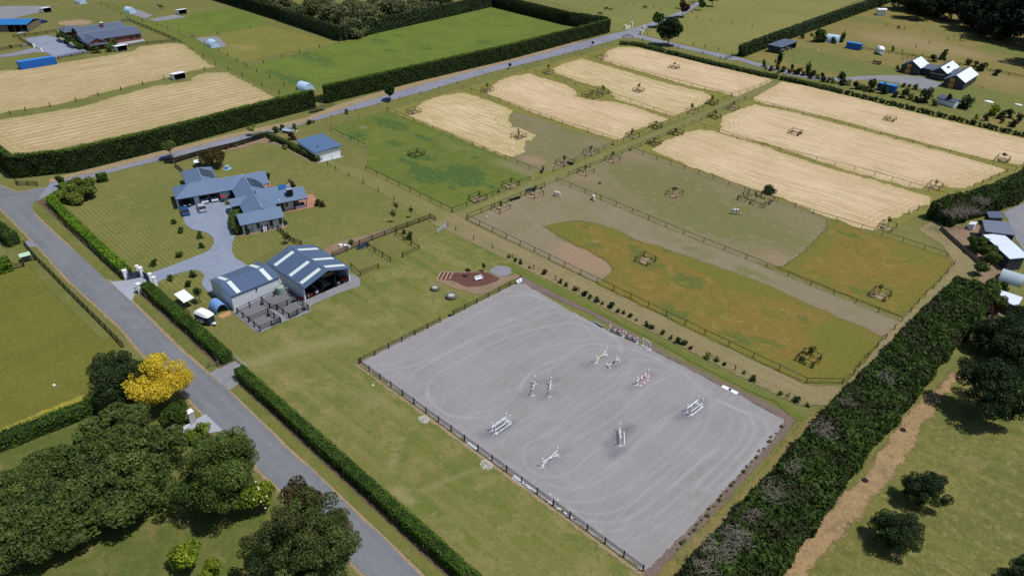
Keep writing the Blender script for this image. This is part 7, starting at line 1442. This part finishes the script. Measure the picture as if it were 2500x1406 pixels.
# --- vehicles
def wheel(root, x, y, r=.33, w=.2, name='wheel'):
    o = MB().tube((x, y - w / 2, r), (x, y + w / 2, r), r, n=14).build(name, M_rubber, root); MB().tube((x, y - w / 2 - .01, r), (x, y + w / 2 + .01, r), r * .58, n=10).build('rim', flat('alloy', S(170, 174, 180), .3, metal=.6), o)
def car(label, loc, rz, col, name='car', L=4.4, Wd=1.8, H=1.55, roofcol=None):
    t = thing('parked_car', label, 'car', loc, rz); pm = NT('car_paint'); pm = pm.done(pm.bsdf(col, .22, .3, .6))
    prof = [(-L / 2, .35, .78), (-L / 2 + .12, .28, .92), (-L / 2 + .7, .25, .98), (0, .25, .98), (L / 2 - 1.2, .25, .95), (L / 2 - .25, .28, .82), (L / 2, .38, .7)]
    P, F = [], []
    for x, z0, z1 in prof:
        k = .9 if abs(x) > L / 2 - .05 else (.97 if abs(x) > L / 2 - .3 else 1.0); w = Wd / 2 * k
        P += [(x, -w, z0), (x, -w, z0 + (z1 - z0) * .6), (x, -w * .93, z1), (x, w * .93, z1), (x, w, z0 + (z1 - z0) * .6), (x, w, z0)]
    for i in range(len(prof) - 1):
        for j in range(6): F.append((i * 6 + j, i * 6 + (j + 1) % 6, (i + 1) * 6 + (j + 1) % 6, (i + 1) * 6 + j))
    F += [(5, 4, 3, 2, 1, 0), tuple(range((len(prof) - 1) * 6, len(prof) * 6))]
    MB().add(P, F).build('body', pm, t, bevel=.03)
    g = MB(); x0, x1, x2, x3 = -L / 2 + .2, -L / 2 + .75, L / 2 - 2.1, L / 2 - 1.25; w0, w1 = Wd / 2 * .92, Wd / 2 * .74
    g.add([(x0, -w0, .97), (x3, -w0, .94), (x3, w0, .94), (x0, w0, .97), (x1, -w1, H - .03), (x2, -w1, H - .03), (x2, w1, H - .03), (x1, w1, H - .03)], [(3, 2, 1, 0), (4, 5, 6, 7), (0, 1, 5, 4), (1, 2, 6, 5), (2, 3, 7, 6), (3, 0, 4, 7)]); g.build('glasshouse', M_glass, t)
    MB().slab([(x1 - .05, -w1 - .02, H), (x2 + .05, -w1 - .02, H), (x2 + .05, w1 + .02, H), (x1 - .05, w1 + .02, H)], .06).build('roof', pm, t, bevel=.02)
    for x in (-L / 2 + .75, L / 2 - .85):
        for y in (-Wd / 2 + .1, Wd / 2 - .1): wheel(t, x, y)
    for y in (-.62, .62): MB().box((L / 2 - .06, y, .66), (.14, .34, .14)).build('headlight', M_white, t); MB().box((-L / 2 + .04, y, .8), (.1, .3, .18)).build('tail_light', M_red, t); MB().box((.55, y * 1.55, 1.0), (.14, .16, .12)).build('mirror', pm, t)
    return t
hd = math.radians(180 - 17.6)
car('blue car parked outside the carport', (-159.4, 56.6, 0), hd, S(34, 92, 160)); car('silver car parked outside the garage', (-158.4, 60.2, 0), hd, S(186, 196, 210))
cg = lambda x, y: (-150 + x * math.cos(HR) - y * math.sin(HR), 66 + x * math.sin(HR) + y * math.cos(HR))
car('white car inside the garage, left of its pair', (*cg(-10.9, -6.9), .09), HR, S(226, 230, 234)); car('white car inside the garage, right of its pair', (*cg(-10.9, -4.6), .09), HR, S(226, 230, 234)); car('dark car inside the carport', (*cg(-10.9, -10.9), .09), HR, S(36, 38, 44))
def horse_float(label, loc, rz, low, s=1.0):
    t = thing('horse_float', label, 'horse float', loc, rz); t.scale = (s, s, s)
    m = MB(); n = 5; prof = [(-1.75, 1.0), (-.9, 1.0), (.6, 1.0), (1.25, .9), (1.6, .55)]
    P, F = [], []
    for x, k in prof:
        w = .95 * k
        for z in (.45, 1.35, 1.85): P += [(x, -w, z), (x, w, z)]
    for i in range(n - 1):
        b, c = i * 6, i * 6 + 6
        for (p, q) in ((0, 2), (2, 4), (4, 5), (5, 3), (3, 1), (1, 0)): F.append((b + p, b + q, c + q, c + p))
    F += [(0, 1, 3, 5, 4, 2), tuple(n * 6 - 6 + k for k in (2, 4, 5, 3, 1, 0))]
    m.add(P, F); m.build('body', low, t)
    r_ = MB(); P = []; prof2 = [(-1.85, .98, 1.86, 2.2), (-1.2, 1.0, 1.86, 2.35), (.5, 1.0, 1.86, 2.35), (1.2, .92, 1.86, 2.2), (1.66, .6, 1.86, 1.95)]
    for x, k, z0, z1 in prof2: P += [(x, -k, z0), (x, -k * .7, z1), (x, k * .7, z1), (x, k, z0)]
    F = []
    for i in range(4):
        for j in range(3): F.append((i * 4 + j, i * 4 + j + 1, i * 4 + 5 + j, i * 4 + 4 + j))
    F += [(0, 1, 2, 3)[::-1], (16, 17, 18, 19), (0, 3, 19, 16)]
    r_.add(P, F); r_.build('roof', M_white, t, bevel=.06)
    for z, c in ((.9, M_white), (1.15, M_white)): 
        for y in (-.962, .962): MB().box((-.4, y, z), (2.3, .02, .1)).build('stripe', c, t)
    for x in (-.75, -.05):
        for y in (-1.02, 1.02): wheel(t, x, y, .32, .2)
    for y in (-1.02, 1.02): MB().box((-.4, y, .72), (1.6, .26, .06)).build('mudguard', M_white, t)
    MB().tube((1.5, -.4, .42), (2.5, 0, .45), .045).build('drawbar', M_galv, t); MB().tube((1.5, .4, .42), (2.5, 0, .45), .045).build('drawbar', M_galv, t); MB().box((2.1, 0, .52), (.6, .5, .1)).build('tray', M_galv, t); MB().tube((2.4, 0, .0), (2.4, 0, .6), .04).build('jockey_wheel', M_rubber, t)
    window_ = MB().box((1.43, 0, 1.62), (.05, .9, .3)).build('front_window', M_glass, t); window_.rotation_euler = (0, .0, 0)
horse_float('white-topped horse float parked beside the roadside hedge', (-113.2, 39.2, 0), .25, flat('float_navy', S(40, 46, 66), .35))
horse_float('white horse float parked on the right-hand property', ((-103.4), 343.2, 0), -1.0, flat('float_silver', S(206, 214, 224), .35), 1.35)
# implement, trailer, small garden things
im = thing('farm_implement', 'old dark red farm implement on the grass of the right-hand property', 'implement', RQ(2160, 595), .2)
for y in (-1, 1): wheel(im, 1.6, y, .6, .3); 
MB().box((.6, 0, .9), (3.2, 1.6, .5)).build('frame', flat('rust_red', S(96, 52, 44), .8), im); MB().tube((-1, 0, .6), (-3.4, 0, .4), .08).build('drawbar', M_frame, im)
for y in (-.6, 0, .6): MB().tube((0, y, .9), (-.6, y, 1.5), .06).build('tine', M_frame, im)
tr = thing('trailer', 'grey flat trailer beside bushes above the white-walled shed', 'trailer', Z2(365, 1140), .4); MB().box((0, 0, .75), (3.4, 1.8, .12)).build('deck', flat('trailer_grey', S(150, 164, 186), .5), tr); 
for y in (-.95, .95): wheel(tr, 0, y, .33)
for x in (-1.6, 1.6): MB().box((x, 0, .95), (.06, 1.8, .4)).build('headboard', flat('trailer_grey', S(150, 164, 186), .5), tr)
for lb, p, c, s_ in (('white feed bag beside the grey trailer', Z2(440, 1130), M_white, .5), ('small white stone in the left paddock', Z8(308, 328), M_white, .45), ('small white bucket in the grazed paddock corner', Z9(1243, 1052), M_white, .3), ('pale stone in the barn-side grass', tile(860, 850, 12.78)(645, 1175), flat('pale_rock', S(190, 186, 180), .85, var=.2), .5)):
    o = MB().lathe((*p, 0), [(s_ * .45, 0), (s_ * .5, s_ * .3), (s_ * .35, s_ * .6), (s_ * .1, s_ * .66)], 10).build('stone' if 'stone' in lb else ('bucket' if 'bucket' in lb else 'feed_bag'), c); tag(o, lb, lb.split()[1] if 'stone' not in lb else 'stone')
ft = thing('bird_bath', 'pale blue round bird bath on the back lawn', 'bird bath', H1(1460, 225)); MB().lathe((0, 0, 0), [(1.0, 0), (1.05, .08), (.3, .1), (.25, .7), (.6, .8), (.55, .86)], 18).build('basin', flat('bath_blue', S(140, 178, 212), .5), ft)
gs = thing('spa_cabinet', 'small dark cabinet with a white lid behind the rear wing', 'cabinet', H1(745, 165), HR); MB().box((0, 0, .7), (1.9, 1.5, 1.4)).build('body', M_fascia, gs); MB().box((0, 0, 1.45), (2.1, 1.7, .1)).build('lid', M_white, gs)
um = thing('parasol', 'red parasol beside the garage door', 'parasol', H1(1385, 1040)); MB().tube((0, 0, 0), (0, 0, 1.7), .03).build('pole', M_frame, um); MB().lathe((0, 0, 1.5), [(.62, 0), (.6, .04), (.1, .3), (.02, .34)], 10).build('canopy', M_red, um); MB().lathe((0, 0, 0), [(.35, 0), (.35, .1)], 10).build('base', M_black, um)
bc = thing('trampoline', 'blue round pool cover behind the living wing', 'pool cover', H2(1100, 480)); MB().lathe((0, 0, 0), [(1.5, 0), (1.5, .6), (1.4, .66), (0.02, .7)], 20).build('cover', M_bluep, bc)
wtree = thing('statue_tree', 'white blossom shrub beside the chimney', 'shrub', H2(1210, 520)); Vw, Fw, vw, _c2 = crown(.6, 1.3, 1.6, 8, .3, .22, 150, 290); link('crown', fast_mesh('crown', Vw, Fw, leafmat('white_flower', S(200, 200, 190), S(240, 238, 230)), {'v': ('FACE', vw)}), wtree); MB().tube((0, 0, 0), (0, 0, 1.5), .05).build('stem', bark, wtree)
wn_ = thing('utility_box', 'green roadside cabinet with a pale lid behind the rail fence', 'cabinet', Z7(230, 830), -.1); MB().box((0, 0, .7), (1.3, 1.6, 1.3)).build('body', flat('cabinet_green', S(52, 92, 82), .5), wn_); MB().slab([(-.8, -1.0, 1.5), (.8, -1.0, 1.4), (.8, 1.0, 1.4), (-.8, 1.0, 1.5)], .08).build('lid', flat('pale_green_lid', S(178, 206, 184), .5), wn_)
gb = thing('garden_bench', 'blue-grey covered stack in the vegetable bed behind the black fence', 'stack', Z6(1830, 180)); 
for (x, y) in ((-.9, -.5), (0, .1), (.8, .5)): MB().box((x, y, .3), (.7, .6, .5)).build('bag', M_white, gb)
pf = thing('patio_set', 'dark outdoor seats under the terrace porch', 'outdoor seats', cg(2.0, 13.0), HR)
for y in (-.8, .8): MB().box((0, y, .4), (.8, .8, .8)).build('seat', M_fascia, pf)
MB().box((1.0, 0, .35), (.6, 1.2, .1)).build('table', M_timber, pf)
bg_ = thing('quad_bike', 'red quad bike parked inside the stable barn', 'quad bike', (-107.6, 65.2, 0), .5); MB().box((0, 0, .6), (1.3, .6, .4)).build('body', M_red, bg_)
for x in (-.5, .5):
    for y in (-.45, .45): wheel(bg_, x, y, .28, .2)
bk = MB().lathe((*PN(2265, 215), 0), [(.1, 0), (.45, .05), (.5, .35), (.25, .5)], 10).build('feed_sack', M_red); tag(bk, 'dark red feed sack at the corner of the barn wall', 'sack')
# --- white gate and pillars of the house, stone pillars across the road, cream pillars at the fork
def pillar(label, loc, h, w, mat=None, cap=.12, group=None, rz=0, name='gate_pillar'):
    t = thing(name, label, 'pillar', loc, rz, group); mat = mat or M_white
    MB().box((0, 0, h / 2), (w, w, h)).build('shaft', mat, t); MB().box((0, 0, h + cap / 2), (w + .16, w + .16, cap), 0, 0, .85).build('cap', flat('pillar_cap', S(226, 226, 222), .6), t); return t
pillar('white pillar left of the driveway, at the road', GT(460, 640), 2.0, .75); pillar('white pillar at the far left of the driveway gate', GT(935, 470), 2.0, .6); pillar('white pillar left side of the driveway gate', GT(1060, 545), 2.05, .7); pillar('white pillar right side of the driveway gate', GT(1420, 760), 1.9, .6); pillar('white pillar behind the right driveway gate', GT(1570, 890), 1.9, .6); pillar('white pillar right of the driveway, at the hedge end', GT(985, 1160), 2.0, .75)
def screen(label, a, b, h):
    a, b = np.array(a), np.array(b); d = b - a; ln = float(np.linalg.norm(d)); t = thing('gate_screen', label, 'gate', (a[0], a[1], 0), math.atan2(d[1], d[0])); n = max(4, int(ln / .16))
    for z in (.15, h - .08): MB().span(0, ln, -.03, .03, z, z + .07).build('rail', flat('gate_blue_black', S(44, 54, 82), .5), t)
    for i in range(n): MB().box(((i + .5) * ln / n, 0, h / 2 + .05), (ln / n * .82, .03, h - .25)).build('slat', flat('gate_blue_black', S(44, 54, 82), .5), t)
screen('dark blue slatted wing wall left of the driveway gate', GT(520, 690), GT(1020, 590), 1.6); screen('dark blue slatted driveway gate between the white pillars', GT(1110, 580), GT(1400, 770), 1.5)
shrub(GT(850, 560), 'f', .8, 'small yellow-green plant in the corner of the driveway gate'); shrub(GT(1300, 730), 'g', .6, 'little shrub at the hedge end beside the driveway gate')
mb_ = thing('intercom_post', 'thin dark gate post light beside the driveway apron', 'post light', GT(825, 1200)); MB().tube((0, 0, 0), (0, 0, 1.2), .04).build('post', M_black, mb_); MB().box((0, 0, 1.25), (.22, .22, .2)).build('head', M_black, mb_)
tile_p = tile(380, 960, 11.71)
stone_m = flat('rendered_stone', S(176, 174, 172), .85, var=.1)
pillar('upper stone pillar with a white cap opposite the gravel entrance', tile_p(1060, 830), 2.2, .85, stone_m); pillar('lower stone pillar with a white cap beside the big green tree', tile_p(560, 1320), 2.2, .95, stone_m)
fence('white low kerb rail between the stone pillars', [tile_p(1040, 860), tile_p(700, 1140)], 6, (.1, .1, .3), ((.25, .12, .1),), M_white, name='kerb_rail'); fence('timber rail above the upper stone pillar', [tile_p(690, 290), tile_p(900, 520)], 2.5, (.12, .12, 1.0), ((.9, .12, .04), (.5, .12, .04)), M_brownwood, name='rail_fence')
cream = flat('cream_render', S(222, 214, 186), .7)
for x, y, h, lb in ((1145, 255, 1.9, 'cream pillar at the left end of the far drive entrance wall'), (1200, 240, 2.6, 'tall cream pillar left of the far drive'), (1285, 300, 1.9, 'cream pillar right of the far drive, nearer'), (1300, 278, 2.8, 'tall cream pillar right of the far drive')): pillar(lb, Z3(x, y), h, .9, cream)
a, b = np.array(Z3(1150, 255)), np.array(Z3(1195, 243)); d = b - a; t = thing('entrance_wall', 'cream wing wall left of the far drive', 'wall', (a[0], a[1], 0), math.atan2(d[1], d[0])); MB().span(.5, float(np.linalg.norm(d)) - .5, -.2, .2, 0, 1.3).build('panel', cream, t); MB().span(.5, float(np.linalg.norm(d)) - .5, -.26, .26, 1.3, 1.4).build('coping', cream, t)
for x, y, lb in ((722, 355, 'white marker post with a blue top at the tall hedge'),): 
    t = thing('marker_post', lb, 'post', Z3(x, y)); MB().box((0, 0, .9), (.25, .25, 1.8)).build('shaft', M_white, t); MB().box((0, 0, 2.1), (.3, .3, .6)).build('top', M_bluep, t)
for x, y, lb in ((582, 600, 'left white gate light at the grey yard of the brick house'), (712, 670, 'right white gate light at the grey yard of the brick house')): pillar(lb, UL(x, y), 1.2, .7)
t = thing('log_pile', 'pale log pile at the foot of the pine wood', 'logs', Z4(2290, 290), .3)
for i in range(8): MB().tube((-4 + i * .3, (i % 4) * 1.1 - 1.6, .3 + .5 * (i // 4)), (3 + i * .2, (i % 4) * 1.1 - 1.2, .3 + .5 * (i // 4)), .3, n=7).build('log', twig, t)
for i, (t_, x, y, sx, sy, c, lb) in enumerate(((RP, 2230, 850, 1.6, 1.6, flat('dusty_pink', S(150, 92, 96), .8), 'dusty pink mat on the grass right of the gabled house'), (Z4, 2190, 835, 3.2, 2.2, M_white, 'white boat-shaped sheet on the grass right of the garden shed'), (Z4, 2430, 860, 2.6, 1.4, M_white, 'white upturned dinghy at the right edge'), (UL, 1825, 550, 2.0, 1.5, M_bluep, 'blue cover beside the brick house terrace'), (RQ, 1065, 340, 1.2, .8, flat('lime_plastic', S(190, 206, 90), .6), 'lime yellow toy on the grass of the right-hand property'), (UL, 420, 560, 2.6, 1.8, flat('grey_board', S(150, 160, 172), .6), 'grey crate beside the fence of the far left plot'))):
    o = MB().lathe((0, 0, 0), [(.5, 0), (.48, .25), (.3, .42), (.05, .46)], 12).build('ground_sheet' if 'mat' in lb or 'sheet' in lb or 'cover' in lb else 'small_item', c, None, (*t_(x, y), 0)); o.scale = (sx, sy, .8); tag(o, lb, 'sheet' if i < 2 else 'item')
# --- horses (one continuous skin per animal)
def horse(label, loc, rz, mat, graze=True, s=1.0, lie=False):
    J = [(-.05, 0, 1.12), (.45, 0, 1.12), (.62, 0, 1.2), (.95, 0, .95 if graze else 1.5), (1.15, 0, .55 if graze else 1.75), (1.28, 0, .22 if graze else 1.68), (1.42, 0, .08 if graze else 1.5), (-.55, 0, 1.15), (-.72, 0, 1.05), (-.85, 0, .75), (-.86, 0, .45)]
    E = [(0, 1), (1, 2), (2, 3), (3, 4), (4, 5), (5, 6), (0, 7), (7, 8), (8, 9), (9, 10)]
    Rr = [(.30, .34), (.27, .34), (.22, .28), (.13, .2), (.10, .14), (.11, .13), (.07, .07), (.28, .32), (.12, .14), (.05, .05), (.06, .03)]
    def leg(root, pts, rs):
        b = len(J); J.extend(pts); Rr.extend(rs); E.append((root, b)); E.extend((b + i, b + i + 1) for i in range(len(pts) - 1))
    for sgn in (1, -1):
        f = .12 * sgn
        leg(1, [(.52, .16 * sgn, .85), (.52 + f, .16 * sgn, .48), (.50 + f, .16 * sgn, .12), (.55 + f, .16 * sgn, .04)], [(.11, .13), (.065, .065), (.05, .05), (.065, .06)])
        leg(7, [(-.5, .17 * sgn, .9), (-.42 - f, .17 * sgn, .66), (-.66 - f, .17 * sgn, .42), (-.62 - f, .17 * sgn, .12), (-.57 - f, .17 * sgn, .04)], [(.17, .2), (.1, .11), (.06, .065), (.05, .05), (.065, .06)])
    for sgn in (1, -1): leg(4, [(1.08 if graze else 1.05, .07 * sgn, .64 if graze else 1.93)], [(.03, .03)])
    me = bpy.data.meshes.new('horse'); me.from_pydata(J, E, []); me.materials.append(mat)
    o = link('horse', me, None, (loc[0], loc[1], 0), rz, s); me.update()
    sk = o.modifiers.new('skin', 'SKIN'); 
    if not me.skin_vertices: me.attributes  # skin layer is made with the modifier
    for i, v in enumerate(me.skin_vertices[0].data): v.radius = Rr[i]; v.use_root = (i == 0)
    sb = o.modifiers.new('sub', 'SUBSURF'); sb.levels = sb.render_levels = 1
    return tag(o, label, 'horse')
def coat(name, a, b=None, thr=.5, sc_=2.2):
    t = NT(name)
    if b is None: return t.done(t.bsdf(t.mix(t.noise(5.0, 3.0), a, tuple(x * .8 for x in a[:3]) + (1,)), .7))
    return t.done(t.bsdf(t.mix(t.rng(t.noise(sc_, 1.0), thr, thr + .04), a, b), .7))
c_white, c_brown, c_dark, c_pied = coat('coat_white', S(226, 222, 214)), coat('coat_brown', S(72, 46, 34)), coat('coat_dark', S(34, 28, 26)), coat('coat_pied', S(222, 220, 216), S(36, 32, 32), .52)
def hr(ax, ay, bx_, by_, t_):
    a, b = t_(ax, ay), t_(bx_, by_); return math.atan2(b[1] - a[1], b[0] - a[0])
horse('white horse grazing nearest the grass lane', Z9(1785, 893), hr(1765, 885, 1812, 897, Z9), c_white); horse('white horse with dark legs grazing beside the dividing rail fence', Z9(2070, 922), hr(2065, 895, 2085, 925, Z9), coat('coat_grey_pied', S(220, 218, 216), S(60, 56, 56), .58)); horse('black-and-white pied horse grazing below the largest tree guard', Z10(1380, 785), hr(1350, 770, 1410, 780, Z10), c_pied, True, 1.1)
horse('brown horse grazing at the gateway of the hay paddocks', Z9(1678, 702), hr(1685, 665, 1668, 712, Z9), c_brown, True, 1.1); horse('dark horse standing in the far top left field', Z1(1385, 78), hr(1410, 70, 1360, 75, Z1), c_dark, False, 1.25)
for x, y, lb, g in ((982, 92, 'left dark cow lying in the far pasture beyond the hedge end', True), (1022, 93, 'right dark calf beside the lying cow in the far pasture', True), (928, 135, 'dark horse right behind the end of the tall hedge', True), (1312, 80, 'dark dot-like horse alone in the far pasture', True)): horse(lb, Z3(x, y), .8, c_dark, g, 1.2 if 'calf' not in lb else .8)
horse('brown horse on the bare patch below the pine wood', Z4(1970, 335), .6, c_brown, False, 1.4); horse('dark animal standing in the dry field above the gabled house', Z4(1447, 240), 1.2, c_dark, True, 1.1)
